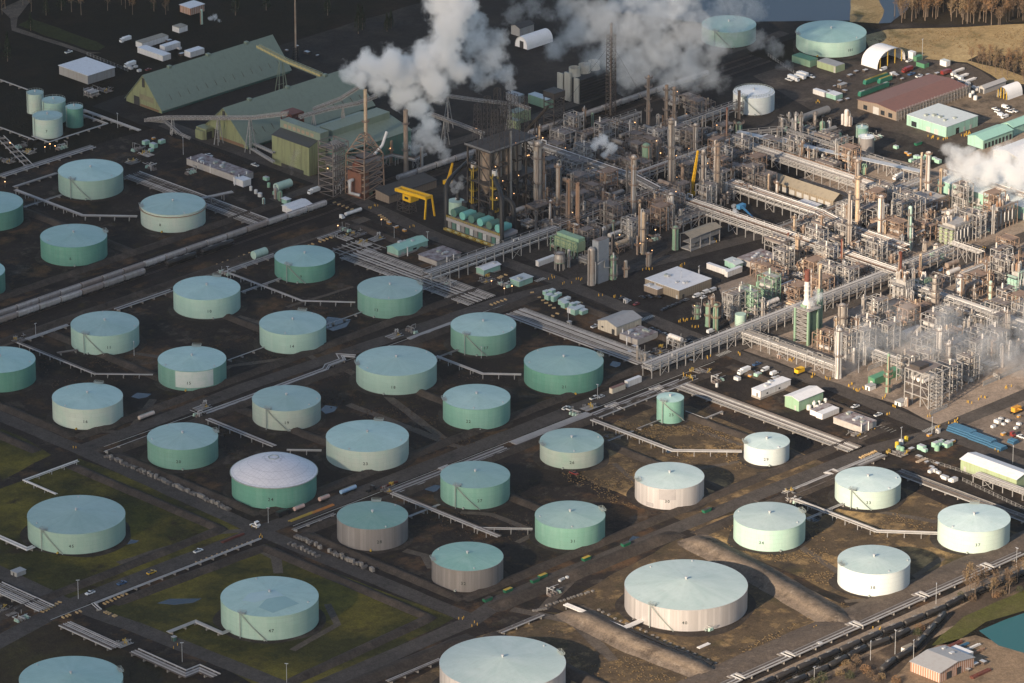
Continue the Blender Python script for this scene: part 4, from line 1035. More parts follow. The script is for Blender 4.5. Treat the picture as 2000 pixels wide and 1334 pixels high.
def vehicle(kind,col):
 key=(kind,col)
 if key in VP:return None
 m=paint('car_paint_%s'%col,{'white':(0.75,0.75,0.74),'black':(0.02,0.021,0.025),'grey':(0.2,0.21,0.22),'red':(0.2,0.03,0.025),'blue':(0.04,0.10,0.22),'yellow':(0.6,0.36,0.03),'silver':(0.5,0.51,0.52),'orange':(0.6,0.2,0.04),'green':(0.03,0.2,0.11)}[col],None,0.3,amt=0.2,spec=0.5)
 t=thing({'car':'parked_car','pickup':'pickup_truck','van':'parked_van','truck':'lorry','tractor':'lorry_tractor'}[kind],None,kind if kind!='tractor' else 'truck',(0,0,-500))
 mb=MB();g=MB()
 if kind=='car':
  prof_body(mb,[(-2.2,0.35),(2.2,0.35),(2.25,0.75),(1.2,0.95),(-1.7,1.0),(-2.25,0.9)],1.8);prof_body(g,[(-1.75,0.98),(1.15,0.94),(0.5,1.42),(-1.1,1.45)],1.6)
  tp=MB();tp.box(-1.1,-0.72,1.43,0.5,0.72,1.5);mb.build('body',m,t);g.build('window',GLASSD,t);tp.build('roof',m,t);wheels(t,(-1.35,1.4),0.85,0.33)
 elif kind=='pickup':
  prof_body(mb,[(-2.8,0.45),(2.8,0.45),(2.85,1.05),(1.5,1.2),(-0.2,1.2),(-2.85,1.2)],1.95);prof_body(g,[(-0.3,1.18),(1.5,1.18),(0.8,1.85),(-0.2,1.85)],1.75)
  bd=MB();bd.box(-2.65,-0.8,1.205,-0.45,0.8,1.23);tp=MB();tp.box(-0.2,-0.8,1.85,0.8,0.8,1.92)
  mb.build('body',m,t);g.build('window',GLASSD,t);tp.build('roof',m,t);bd.build('cargo_bed',GLASSD,t);wheels(t,(-1.75,1.8),0.9,0.4)
 elif kind=='van':
  prof_body(mb,[(-2.7,0.4),(2.6,0.4),(2.7,1.0),(1.9,1.25),(1.3,2.1),(-2.7,2.15)],2.0);prof_body(g,[(1.25,1.3),(1.95,1.28),(1.4,2.0),(1.2,2.0)],2.03)
  mb.build('body',m,t);g.build('window',GLASSD,t);wheels(t,(-1.7,1.7),0.9,0.38)
 elif kind=='truck':
  prof_body(mb,[(2.2,0.6),(4.4,0.6),(4.4,1.9),(3.9,2.9),(2.2,2.9)],2.4);g.box(3.95,-1.1,1.95,4.35,1.1,2.6)
  c=MB();c.box(-4.4,-1.25,1.1,2.0,1.25,3.4);fr=MB();fr.box(-4.4,-0.5,0.7,4.2,0.5,1.0)
  mb.build('cab',m,t);g.build('window',GLASSD,t);c.build('cargo_box',m,t);fr.build('chassis',RUB,t);wheels(t,(-3.2,-2.1,3.2),1.0,0.5)
 else:
  prof_body(mb,[(0.6,0.7),(3.2,0.7),(3.2,1.6),(2.4,1.8),(2.1,3.0),(0.6,3.1)],2.4);g.box(2.1,-1.05,1.9,2.42,1.05,2.7);fr=MB();fr.box(-3.0,-0.5,0.7,2.8,0.5,1.0)
  mb.build('cab',m,t);g.build('window',GLASSD,t);fr.build('chassis',RUB,t);wheels(t,(-2.3,-1.2,2.5),1.0,0.5)
 VP[key]=t;return t
def put_vehicle(kind,col,px,py,rz=0.0,label=None):
 g=G(px,py);new=vehicle(kind,col);o=new if new else copy_tree(VP[(kind,col)],(0,0,0))
 o.location=(g.x,g.y,0.2);o.rotation_euler=(0,0,rz);o['group']={'car':'parked cars','pickup':'pickup trucks','van':'vans','truck':'lorries','tractor':'lorries'}[kind]
 if label:o['label']=label
 else:late(o,f'{col} {dict(car="parked car", pickup="pickup truck", van="van", truck="box lorry", tractor="lorry tractor")[kind]}',g)
 return o
def tank_trailer(px,py,rz,m,label,L=11):
 g=G(px,py);t=thing('tank_trailer',label,'trailer',(g.x,g.y,0.2),rz,'tank trailers')
 mb=MB();mb.cyl((-L/2,0,2.0),(L/2,0,2.0),1.15,n=12);mb.build('barrel',m,t)
 mb=MB();mb.box(-L/2,-0.5,0.6,L/2,0.5,0.9);mb.build('chassis',RUB,t)
 mb=MB();mb.box(-L/2+1,-0.3,3.12,L/2-1,0.3,3.3);mb.build('walkway',STEEL,t);wheels(t,(-L/2+1,-L/2+2.2,L/2-2),1.0,0.5)
def build_vehicles():
 A,V=0.0,-math.pi/2
 P=put_vehicle
 for k,c,x,y,r in(('pickup','white',176,1161,A),('pickup','white',387,1079,A),('pickup','white',1162,640,A),('van','white',1190,640,A),('car','white',1226,590,A),('car','red',1243,596,A),('car','black',1215,585,A),('car','black',1254,583,V),('car','black',1268,582,V),('car','black',1285,582,V),
  ('van','white',1360,581,A),('car','white',1374,583,A),('van','white',1377,574,A),('van','silver',1391,570,A),('car','black',1296,607,A),('car','black',1304,603,A),('car','black',1313,600,A),('car','black',1322,596,A),('car','black',1331,592,A),('car','grey',1340,588,A),
  ('car','black',1275,645,V),('car','black',1286,650,V),('car','grey',1298,655,V),('car','silver',1324,663,V),('car','black',1345,668,A),('car','black',1352,672,A),('car','blue',1319,660,V),
  ('van','white',1494,725,A),('van','white',1512,732,A),('pickup','blue',1478,714,A),('pickup','white',1670,797,A),('pickup','white',1715,813,A),('pickup','white',1995,856,V),('truck','white',1453,730,A),
  ('pickup','white',134,104,A),('truck','white',254,131,A),('car','red',290,138,A),('truck','white',245,82,A),('pickup','white',408,306,V),('pickup','white',498,325,V),('truck','white',613,378,A),('pickup','white',1106,800,A),('pickup','white',1160,780,A),('car','silver',1174,777,A),('pickup','white',1108,801,V),
  ('truck','white',1550,158,V),('truck','white',1562,155,V),('truck','white',1567,150,V),('pickup','yellow',1558,156,V),('pickup','white',1584,152,V),('pickup','white',1578,149,V),('pickup','white',1541,158,V),('truck','red',1772,141,A),('pickup','blue',1780,147,A),('pickup','white',1795,151,A),('pickup','white',1776,121,A),
  ('van','white',1725,138,A),('van','white',1745,147,A),('truck','red',1848,146,A),('van','white',1964,212,V),('van','white',1956,228,V),('pickup','white',1950,222,V),('pickup','white',1972,220,V),('pickup','white',1945,216,V),('pickup','white',1980,219,V),('van','white',1962,231,A),
  ('pickup','white',1955,378,A),('car','white',1462,448,A),('car','blue',1840,529,A),('pickup','blue',1884,533,A),('truck','white',1755,350,A),('car','white',1763,352,A),('pickup','white',497,1030,V),('tractor','white',498,1028,V),('pickup','silver',1163,779,A),('van','white',1388,650,A)):
  P(k,c,x,y,r+(math.pi if(x*7+y)%2 else 0))
 put_vehicle('tractor','white',664,430,A,'white lorry tractor pulling a long tank trailer on the road by the railway')
 tank_trailer(690,420,A,PWH,'long pale tank trailer behind a white lorry by the railway',13)
 tank_trailer(286,818,A,paint('trailer_cream',(0.6,0.5,0.44),(0.4,0.33,0.28)),'cream tank trailer standing alone beside tank sixteen')
 tank_trailer(680,963,A,paint('trailer_blue',(0.25,0.42,0.62),(0.5,0.52,0.55)),'blue and silver tank trailer by the central road')
 tank_trailer(633,979,A,paint('trailer_pink',(0.55,0.38,0.33),(0.4,0.28,0.25)),'pinkish short tank trailer second in the row by the central road',7)
 tank_trailer(584,998,A,paint('trailer_pink',(0.55,0.38,0.33),(0.4,0.28,0.25)),'pinkish short tank trailer nearest the crossroads by the dome',7)
 put_vehicle('truck','black',553,1008,A,'black lorry at the head of the trailer row by the dome')
 put_vehicle('tractor','black',724,960,A,'black lorry tractor facing the central road by the grey tank')
 put_vehicle('tractor','red',1973,852,V,'bright red lorry tractor beside the blue pipe stacks')
 put_vehicle('pickup','blue',238,1142,A,'dark blue pickup on the road below tank forty-five')
 put_vehicle('pickup','red',1121,927,V,'dark red pickup standing at the foot of tank twenty-six')
 put_vehicle('pickup','yellow',296,1121,A,'yellow machine with road cones below tank forty-five')
W_=dict(olive=lambda:ribbed('clad_olive',(0.25,0.27,0.145),(0.21,0.23,0.12),1.2,(0.10,0.08,0.06),damt=0.75),
 mint=lambda:ribbed('clad_mint',(0.30,0.50,0.41),(0.25,0.44,0.36),1.2),lime=lambda:ribbed('clad_lime',(0.33,0.40,0.24),(0.28,0.35,0.2),1.2),
 sage=lambda:ribbed('clad_sage',(0.27,0.42,0.28),(0.23,0.37,0.24),1.2),dkgreen=lambda:ribbed('clad_dark_green',(0.07,0.22,0.12),(0.055,0.18,0.10),1.0),
 white=lambda:ribbed('clad_white',(0.72,0.70,0.68),(0.62,0.60,0.58),1.4,(0.4,0.34,0.3)),cream=lambda:ribbed('clad_cream',(0.60,0.54,0.44),(0.52,0.46,0.37),1.4),
 tan=lambda:ribbed('clad_tan',(0.27,0.225,0.17),(0.18,0.15,0.115),1.8),grey=lambda:ribbed('clad_grey',(0.36,0.35,0.34),(0.31,0.30,0.29),1.2),brown=lambda:ribbed('clad_brown',(0.24,0.19,0.15),(0.19,0.15,0.12),1.5),
 block=lambda:paint('wall_block',(0.42,0.39,0.36),(0.28,0.25,0.23),0.9),rust=lambda:ribbed('clad_rust',(0.36,0.19,0.13),(0.62,0.56,0.5),1.6),teal=lambda:ribbed('clad_teal',(0.075,0.17,0.14),(0.065,0.15,0.125),1.2))
R_=dict(green=lambda:ribbed('sheet_green',(0.20,0.245,0.19),(0.17,0.215,0.165),0.8,(0.14,0.165,0.13),damt=0.5),mint=lambda:ribbed('sheet_mint',(0.31,0.54,0.45),(0.27,0.48,0.40),0.9,(0.25,0.42,0.36)),
 white=lambda:ribbed('sheet_white',(0.74,0.74,0.75),(0.66,0.66,0.67),1.0,(0.5,0.48,0.46)),pale=lambda:ribbed('sheet_pale',(0.55,0.60,0.60),(0.50,0.55,0.55),1.0,(0.4,0.42,0.4)),
 grey=lambda:ribbed('sheet_grey',(0.36,0.355,0.35),(0.31,0.305,0.30),1.0,(0.26,0.22,0.19)),dark=lambda:paint('tar_roof',(0.05,0.05,0.052),(0.08,0.075,0.07),0.8),soot=lambda:ribbed('sheet_soot',(0.055,0.058,0.055),(0.045,0.047,0.045),1.0,(0.09,0.085,0.07)),
 rust=lambda:ribbed('sheet_rust',(0.20,0.09,0.06),(0.15,0.07,0.045),1.1,(0.13,0.065,0.045),damt=0.7),tan=lambda:ribbed('sheet_tan',(0.30,0.255,0.185),(0.25,0.21,0.155),1.3,(0.17,0.145,0.11),damt=0.6),
 mottled=lambda:paint('roof_mottled',(0.33,0.31,0.31),(0.10,0.045,0.045),0.8,scale=0.25,amt=1.0),dkgreen=lambda:ribbed('sheet_dark_green',(0.08,0.25,0.14),(0.065,0.21,0.12),1.0))
DOORM=paint('door_dark',(0.04,0.04,0.042),(0.06,0.055,0.05),0.7)
DOORP=paint('door_pale',(0.45,0.44,0.42),(0.32,0.31,0.3),0.7)
def dims(near,right,left):
 n,r,l=G(*near),G(*right),G(*left);return n,max(2.5,r.x-n.x),max(2.5,l.y-n.y)
def openings(t,wall,La,Lb,items):
 for(f,u0,u1,z0,z1,kind)in items:
  mb=MB()
  if f=='x':mb.box(-0.09,u0*Lb,z0,-0.02,u1*Lb,z1)
  else:mb.box(u0*La,-0.09,z0,u1*La,-0.02,z1)
  mb.build('window' if kind=='w' else 'door',GLASSD if kind=='w' else(DOORP if kind=='p' else DOORM),wall if kind=='w' else t)
def building(label,near,right,left,h,wall,roof,kind='flat',ridge='a',rise=3.0,eave=0.6,items=(),name='shed',cat='building',units=0,rails=False,group=None,overhang=0.5,skirt=0):
 n,La,Lb=dims(near,right,left)
 t=thing(name,label,cat,n,0,group);wm=W_[wall]();rm=R_[roof]()
 mb=MB()
 for a,b in(((0,0),(La,0)),((La,0),(La,Lb)),((La,Lb),(0,Lb)),((0,Lb),(0,0))):
  mb.face([(a[0],a[1],0),(b[0],b[1],0),(b[0],b[1],h),(a[0],a[1],h)])
 if kind=='gable':
  if ridge=='a':
   mb.face([(0,0,h),(0,Lb,h),(0,Lb/2,h+rise)][::-1]);mb.face([(La,0,h),(La,Lb,h),(La,Lb/2,h+rise)])
  else:
   mb.face([(0,0,h),(La,0,h),(La/2,0,h+rise)]);mb.face([(0,Lb,h),(La,Lb,h),(La/2,Lb,h+rise)][::-1])
 if kind=='mono':
  if ridge=='a':mb.face([(0,Lb,h),(La,Lb,h),(La,Lb,h+rise),(0,Lb,h+rise)]);mb.face([(0,0,h),(0,Lb,h),(0,Lb,h+rise)][::-1]);mb.face([(La,0,h),(La,Lb,h),(La,Lb,h+rise)])
  else:mb.face([(La,0,h),(La,Lb,h),(La,Lb,h+rise),(La,0,h+rise)]);mb.face([(0,0,h),(La,0,h),(La,0,h+rise)]);mb.face([(0,Lb,h),(La,Lb,h),(La,Lb,h+rise)][::-1])
 w=mb.build('wall',wm,t)
 e=overhang;rf=MB();th=0.22
 def slab(pts):
  rf.face([(x,y,z+th)for x,y,z in pts]);rf.face([(x,y,z+0.02)for x,y,z in pts][::-1])
  for i in range(len(pts)):
   a,b=pts[i],pts[(i+1)%len(pts)];rf.face([(a[0],a[1],a[2]+0.02),(b[0],b[1],b[2]+0.02),(b[0],b[1],b[2]+th),(a[0],a[1],a[2]+th)])
 if kind=='flat':slab([(-e,-e,h),(La+e,-e,h),(La+e,Lb+e,h),(-e,Lb+e,h)])
 elif kind=='gable':
  if ridge=='a':
   d=rise/(Lb/2)*e
   slab([(-e,-e,h-d),(La+e,-e,h-d),(La+e,Lb/2,h+rise),(-e,Lb/2,h+rise)]);slab([(-e,Lb/2,h+rise),(La+e,Lb/2,h+rise),(La+e,Lb+e,h-d),(-e,Lb+e,h-d)])
  else:
   d=rise/(La/2)*e
   slab([(-e,-e,h-d),(La/2,-e,h+rise),(La/2,Lb+e,h+rise),(-e,Lb+e,h-d)]);slab([(La/2,-e,h+rise),(La+e,-e,h-d),(La+e,Lb+e,h-d),(La/2,Lb+e,h+rise)])
 elif kind=='mono':
  if ridge=='a':slab([(-e,-e,h),(La+e,-e,h),(La+e,Lb+e,h+rise),(-e,Lb+e,h+rise)])
  else:slab([(-e,-e,h),(La+e,-e,h+rise),(La+e,Lb+e,h+rise),(-e,Lb+e,h)])
 elif kind=='arch':
  k=12
  if ridge=='a':
   P=[(Lb/2-Lb/2*math.cos(math.pi*i/k),h+rise*math.sin(math.pi*i/k))for i in range(k+1)]
   for(y0,z0),(y1,z1)in zip(P,P[1:]):rf.face([(-e,y0,z0),(-e,y1,z1),(La+e,y1,z1),(La+e,y0,z0)][::-1],0,True)
   mbw=MB();mbw.face([(0,y,z)for y,z in P][::-1]);mbw.face([(La,y,z)for y,z in P]);mbw.build('end_wall',wm,t)
  else:
   P=[(La/2-La/2*math.cos(math.pi*i/k),h+rise*math.sin(math.pi*i/k))for i in range(k+1)]
   for(y0,z0),(y1,z1)in zip(P,P[1:]):rf.face([(y0,-e,z0),(y1,-e,z1),(y1,Lb+e,z1),(y0,Lb+e,z0)],0,True)
   mbw=MB();mbw.face([(y,0,z)for y,z in P][::-1]);mbw.face([(y,Lb,z)for y,z in P]);mbw.build('end_wall',wm,t)
 ro=rf.build('roof',rm,t)
 openings(t,w,La,Lb,items)
 rr=random.Random(int(near[0]*3+near[1]))
 for k in range(units):
  u,v=rr.uniform(0.15,0.85)*La,rr.uniform(0.15,0.85)*Lb;zz=h+0.2
  if kind=='gable':zz=h+rise*(1-abs((v/Lb if ridge=='a' else u/La)-0.5)*2)
  if kind=='mono':zz=h+rise*((v/Lb)if ridge=='a' else u/La)
  b=MB();s=rr.uniform(0.7,1.4);b.box(u-s,v-s*0.8,zz-0.3,u+s,v+s*0.8,zz+rr.uniform(0.7,1.2));b.build('roof_unit',GALV if rr.random()<0.6 else STEEL,ro)
 if skirt:
  b=MB();b.box(-0.15,-0.15,0,La+0.15,Lb+0.15,skirt);b.build('plinth',CONCR,t)
 return t,n,La,Lb
def vent_stacks(label,pts,h=4.5,r=0.35):
 for k,p in enumerate(pts):
  g=G(*p);t=thing('vent_pipe',None,'pipe',g,0,'upright white vent pipes beside low sheds');mb=MB();mb.cyl((0,0,0),(0,0,h),r,n=8);mb.build('shaft',PWH,t)
  mb=MB();mb.lathe([(r*1.5,h),(r*1.5,h+0.3),(0,h+0.6)],8);mb.build('cap',GALV,t);late(t,'upright white vent pipe',g)
def build_buildings():
 b=building
 for(lab,near,right,left,ridge_top,door)in(
  ('long steep-roofed green storage barn with a rusty lower gable, the rear one of two',(316,222),(560,140),(235,201),147,True),
  ('long steep-roofed green storage barn crossed by a conveyor, the front one of two',(484,292),(705,203),(379,264),211,False)):
  n,La,Lb=dims(near,right,left);mid=Vector((n.x,n.y+Lb/2,0));hr=hgt(mid,ridge_top)
  t=thing('storage_barn',lab,'building',n,0,'steep storage barns')
  ew=2.5;mb=MB();mb.face([(0,0,0),(0,0,ew),(0,Lb/2,hr),(0,Lb,ew),(0,Lb,0)][::-1]if False else[(0,Lb,0),(0,Lb,ew),(0,Lb/2,hr),(0,0,ew),(0,0,0)][::-1]);mb.build('gable_wall',W_['olive'](),t)
  mb=MB();mb.face([(La,0,0),(La,0,ew),(La,Lb/2,hr),(La,Lb,ew),(La,Lb,0)]);mb.build('rear_gable_wall',W_['olive'](),t)
  mb=MB();mb.face([(0,0,0),(La,0,0),(La,0,ew),(0,0,ew)]);mb.face([(La,Lb,0),(0,Lb,0),(0,Lb,ew),(La,Lb,ew)]);mb.build('side_wall',W_['teal'](),t)
  mb=MB();th=0.35
  for(y0,y1)in((-1.0,Lb/2),(Lb+1.0,Lb/2)):
   z0=ew-0.8;pts=[(-0.8,y0,z0),(La+0.8,y0,z0),(La+0.8,y1,hr),(-0.8,y1,hr)];pts=pts if y0<y1 else pts[::-1]
   mb.face([(x,y,z+th)for x,y,z in pts]);mb.face(pts[::-1])
   for i in range(4):
    a,c=pts[i],pts[(i+1)%4];mb.face([a,c,(c[0],c[1],c[2]+th),(a[0],a[1],a[2]+th)])
  ro=mb.build('roof',R_['green'](),t)
  for k in range(13):
   x=La*(0.1+0.07*k);f=0.24;mb=MB();y,z=Lb/2*f,ew+(hr-ew)*f
   mb.bar((x,y-1.4,z-1.1),(x,y+1.4,z+1.8),0.35,0.5);mb.build('roof_vent',paint('vent_brown',(0.12,0.11,0.08),(0.08,0.07,0.05)),ro)
  for k in range(3):
   mb=MB();x=La*(0.2+0.3*k);mb.box(x-1.2,Lb/2-1.2,hr-0.5,x+1.2,Lb/2+1.2,hr+1.2);mb.build('ridge_vent',R_['green'](),ro)
  mb=MB();mb.box(-0.12,Lb*0.62,0,-0.02,Lb*0.78,6);mb.build('door',DOORM,t)
  mb=MB();mb.box(-0.16,Lb*0.08,0.3,-0.02,Lb*0.6,2.2 if not door else 1.6);mb.build('rust_band',paint('rust_band',(0.22,0.13,0.08),(0.15,0.09,0.06)),t)
  if door:mb=MB();mb.box(-0.14,Lb*0.22,5,-0.02,Lb*0.62,8.5);mb.build('faded_panel',paint('faded_panel',(0.24,0.22,0.14),(0.17,0.15,0.10)),t)
  mb=MB();mb.box(-0.5,Lb*0.5-1.2,hr-8,-0.03,Lb*0.5+1.0,hr-2);mb.build('hoist_door',DOORM,t)
  mark('the rear storage barn' if door else 'the front storage barn',n+Vector((La/2,Lb/2,0)))
  if not door:
   mb=MB();mb.box(-7,Lb*0.72,0,-0.1,Lb*0.93,7);mb.prism([(-9,Lb*0.76),(-7,Lb*0.73),(-7,Lb*0.92),(-9,Lb*0.9)],0,6);mb.build('annex',W_['olive'](),t)
   mb=MB();mb.box(-6.2,Lb*0.72-0.1,0,-2.0,Lb*0.72-0.01,5);mb.build('door',DOORM,t)
 t,n,La,Lb=b('tall olive clad block with soot streaks and dark sloping roof, on stilts',(604,345),(634,333),(535,318),19,'olive','soot','mono','b',5,name='silo_house',overhang=0.2)
 mark('the soot streaked olive block',n)
 mb=MB();mb.box(La*0.55,-2,19.5,La*1.05,Lb*1.02,27);mb.build('clerestory',R_['green'](),t)
 for k in range(7):mb=MB();mb.box(La*0.55-0.12,Lb*(0.12+k*0.12),23.0,La*0.55-0.01,Lb*(0.2+k*0.12),25.2);mb.build('window',paint('dusty_window',(0.36,0.28,0.2),(0.2,0.16,0.13)),t)
 mb=MB();mb.box(-0.12,Lb*0.15,0,-0.02,Lb*0.75,2.6);mb.build('underpass',DOORM,t)
 t,n,La,Lb=b('broad green hall behind the rusty reactor frame, with a raised roof monitor',(680,345),(800,302),(590,305),17,'teal','green','gable','a',6,name='process_hall')
 mb=MB();mb.box(La*0.05,Lb*0.35,20,La*0.95,Lb*0.6,25.5);mb.build('roof_monitor',R_['green'](),t);mark('the broad green hall',n+Vector((La/2,0,0)))
 b('low dark shed roofs in a row beside the passing wagons',(760,398),(850,365),(735,388),5,'brown','dark','mono','a',1.5,name='loading_shed')
 b('small pale green truck-sized hut in front of the dark loading sheds',(703,388),(724,378),(686,381),4,'sage','pale','flat',name='hut',units=2)
 b('mint green switch house standing on a pale plinth beside the street',(778,503),(836,483),(757,495),4.5,'mint','mint','gable','a',1.6,name='switch_house',skirt=1.2,units=3,items=(('y',0.1,0.2,0.2,2.6,'p'),('y',0.5,0.62,1.5,2.6,'w')));mark('the mint switch house',G(800,495))
 b('low open-topped concrete block shed with mottled roof near the mint switch house',(853,520),(900,503),(823,505),3.2,'block','mottled','flat',name='block_shed',units=4);mark('the mottled block shed',G(860,512))
 b('mint hut with white roof beside the portal rack',(945,540),(976,528),(932,534),4,'mint','white','gable','a',0.8,name='hut',skirt=0.8,units=1)
 b('lone pale green container-like hut beside the street crossing',(1014,561),(1039,551),(1001,553),3.6,'mint','pale','flat',name='hut',units=2);mark('the lone hut at the crossing',G(1020,555))
 b('white mobile tank-shaped cabin beside the round hopper on legs',(1052,521),(1080,509),(1049,518),3.0,'white','white','arch','a',0.8,name='cabin')
 b('large white flat-roofed office with dark striped walls',(1326,585),(1386,560),(1263,560),5.5,'tan','white','flat',name='office',units=5,overhang=0.15,items=(('x',0.04,0.08,0,2.4,'p'),('y',0.1,0.16,0,2.3,'d')));mark('the white roofed office',G(1326,570))
 b('low brown annexe with a white parapet at the corner of the office',(1284,578),(1297,572),(1262,567),3.8,'brown','white','flat',name='annexe',units=2,overhang=0.1)
 b('cream gabled workshop with a grey roof behind the mottled block shed',(1204,656),(1251,637),(1172,641),5.5,'cream','grey','gable','a',2.2,name='workshop',items=(('x',0.1,0.25,0,3.4,'d'),('x',0.7,0.8,2.0,3.0,'w'),('y',0.2,0.3,0,2.6,'p')));mark('the cream workshop',G(1205,650))
 b('mottled flat-roofed block shed in front of the cream workshop',(1245,675),(1283,659),(1213,661),3.5,'block','mottled','flat',name='block_shed',units=6,overhang=0.1)
 b('long white trailer office closest to the mint trailers',(1421,542),(1452,532),(1380,530)if False else(1416,540),3.3,'white','white','flat',name='trailer_office',overhang=0.1)
 b('long grey-white trailer office left of the mint trailers',(1418,538),(1422,536),(1379,525),3.3,'white','white','flat',name='trailer_office',overhang=0.1)
 b('mint trailer office with a pale roof behind the white trailers',(1436,530),(1449,524),(1424,525),4,'mint','pale','gable','a',0.9,name='trailer_office',units=1);b('small mint trailer office beside a chimney',(1427,523),(1440,517),(1404,518)if False else(1415,519),3.6,'mint','pale','flat',name='trailer_office')
 mark('the white and mint trailers',G(1430,530))
 b('mottled block shed with exhaust pipes beside the white trailers',(1485,530),(1530,512),(1440,514),3.6,'block','mottled','flat',name='block_shed',units=6,overhang=0.1)
 b('white flat-roofed clinic-like cabin with stairs by the parked vans',(1485,781),(1543,757),(1470,774),5,'white','white','flat',name='cabin_block',skirt=1.2,overhang=0.2,units=2,items=(('x',0.3,0.45,1.3,3.4,'d'),('y',0.2,0.25,2,3,'w'),('y',0.6,0.65,2,3,'w')));mark('the white cabin by the vans',G(1500,770))
 b('pale green shed with a white roof and grey ducts on its side',(1560,804),(1605,784),(1535,793),6.5,'sage','white','gable','a',1.4,name='equipment_shed',items=(('x',0.2,0.3,0,3,'p'),));mark('the pale green shed with ducts',G(1570,790))
 b('pair of white-pink shipping containers beside the pale green shed, rear one',(1594,814),(1624,800),(1583,809),3.0,'white','mottled','flat',name='container',overhang=0.0,cat='container')
 b('white shipping container in front of its rust-topped twin beside the pale green shed',(1606,820),(1637,806),(1595,815),3.0,'white','white','flat',name='container',overhang=0.0,cat='container')
 b('walled block shed with a mottled purple roof beside the car park',(1680,846),(1709,832),(1629,826),3.6,'block','mottled','flat',name='block_shed',units=5,overhang=0.1);mark('the purple roofed block shed',G(1670,838))
 b('long lime green shed with a white roof by the switchyard rack',(1985,958),(2012,944),(1887,913),6.5,'lime','white','gable','b',1.6,name='long_shed',items=(('x',0.06,0.1,0,3,'p'),('x',0.35,0.42,1.0,2.2,'w'),('x',0.9,0.94,0,3,'p')));mark('the lime shed',G(1950,940))
 b('dark green container building behind the lone green flare column',(1708,754),(1757,733),(1697,749),4.2,'dkgreen','dkgreen','flat',name='switch_house',overhang=0.1,items=(('x',0.3,0.7,0.2,2.4,'p'),));mark('the dark green switch house',G(1720,745))
 b('corrugated shed with a pale grey roof and rusty open front by the curved siding',(1835,1334),(1899,1302),(1780,1310),5.5,'rust','grey','gable','b',2.0,name='corrugated_shed',units=2,items=(('y',0.2,0.35,0,4,'d'),('y',0.5,0.62,0,4,'d')));mark('the corrugated shed',G(1840,1310))
 b('tan shipping container with a dull red roof by the central road under tank twenty-one',(1196,770),(1222,760),(1192,768),3.2,'cream','rust','flat',name='container',cat='container',overhang=0)
 b('long white shipping container by the central road under tank twenty-one',(1226,757),(1252,746),(1222,755),3.4,'white','white','flat',name='container',cat='container',overhang=0)
 b('white box trailer behind the corrugated shed',(1890,1290),(1898,1284),(1857,1276),3.4,'white','white','flat',name='box_trailer',cat='trailer',overhang=0.0)
 b('small white container beside the curved siding of black wagons',(1767,1277),(1784,1268),(1761,1274),2.8,'white','tan','flat',name='container',cat='container',overhang=0)
 b('rust-red flat roofed warehouse wrapped in scaffolding',(1750,236),(1888,185),(1684,209),6,'brown','rust','gable','a',1.6,name='warehouse',units=0,items=(('x',0.1,0.2,1,4,'w'),('x',0.3,0.4,1,4,'w'),('x',0.45,0.6,0,5,'p'),('x',0.75,0.85,1,4,'w')));mark('the rust roofed warehouse',G(1790,210))
 n,La,Lb=dims((1750,236),(1888,185),(1684,209));t=thing('scaffold','grey scaffolding wrapped round the rust roofed warehouse','scaffold',n+Vector((0,-1.8,0)),0)
 for k in range(24):
  mb=MB();x=La*k/23;mb.bar((x,0,0),(x,0,7.6),0.16);mb.bar((x,1.2,0),(x,1.2,7.6),0.16);mb.build('standard',RACKS,t)
 for z in(2.5,5,7.5):mb=MB();mb.bar((0,0,z),(La,0,z),0.14);mb.build('ledger',RACKS,t)
 t,n,La,Lb=b('pale blue-roofed warehouse with mint walls and yellow bollards',(1848,269),(1908,246),(1772,244),7,'mint','pale','flat',name='warehouse',units=5,overhang=0.15,items=(('x',0.75,0.88,0.5,4,'w'),('x',0.2,0.3,0,3.5,'p'),('x',0.4,0.5,0,3.5,'p'),('y',0.3,0.4,0,4,'w'),('y',0.55,0.6,0,3,'p'),('y',0.75,0.8,0,3,'p')));mark('the pale roofed warehouse',G(1845,255))
 b('mint roofed long hall partly behind steam, front one of two',(1920,292),(1975,270),(1896,280),6,'mint','mint','gable','a',2.0,name='long_hall',items=tuple(('y',0.05+0.12*k,0.12+0.12*k,0,3.5,'w')for k in range(8)));b('mint roofed long hall partly behind steam, rear one of two',(1978,266),(2030,246),(1962,257),6,'mint','mint','gable','a',2.0,name='long_hall')
 b('cream pitched hall almost hidden in the white steam at the frame edge',(1990,330),(2060,300),(1945,312),7,'cream','white','gable','a',2.5,name='hall')
 b('huge flat hall with a pale green roof and white doors under the steam',(2045,445),(2140,400),(1865,362),8,'mint','pale','flat',name='large_hall',units=8,overhang=0.2,items=tuple(('x',0.06+0.11*k,0.13+0.11*k,0.3,4.5,'p')for k in range(8)));mark('the huge pale hall',G(1950,395))
 b('weathered long shed with a tan pitched roof and open sides',(1627,408),(1642,400),(1503,356),6.5,'tan','tan','gable','b',2.6,name='open_shed',overhang=1.5,items=tuple(('x',0.04+0.1*k,0.11+0.1*k,0,3.4,'p')for k in range(9)));mark('the weathered long shed',G(1570,385))
 b('dark green container with a white roof before the weathered long shed',(1588,416),(1602,409),(1556,404),3.4,'dkgreen','white','flat',name='container',cat='container',overhang=0.1)
 b('green container box beside the huge far tank',(1582,132),(1595,126),(1549,120),4.5,'sage','sage' if False else 'dkgreen','flat',name='container',cat='container',overhang=0)
 b('olive container store with a brown roof beside the parked white lorries',(1632,143),(1647,136),(1597,131),4.5,'lime','brown' if False else 'grey','flat',name='container',cat='container',overhang=0,items=(('x',0.02,0.1,0,4,'p'),))
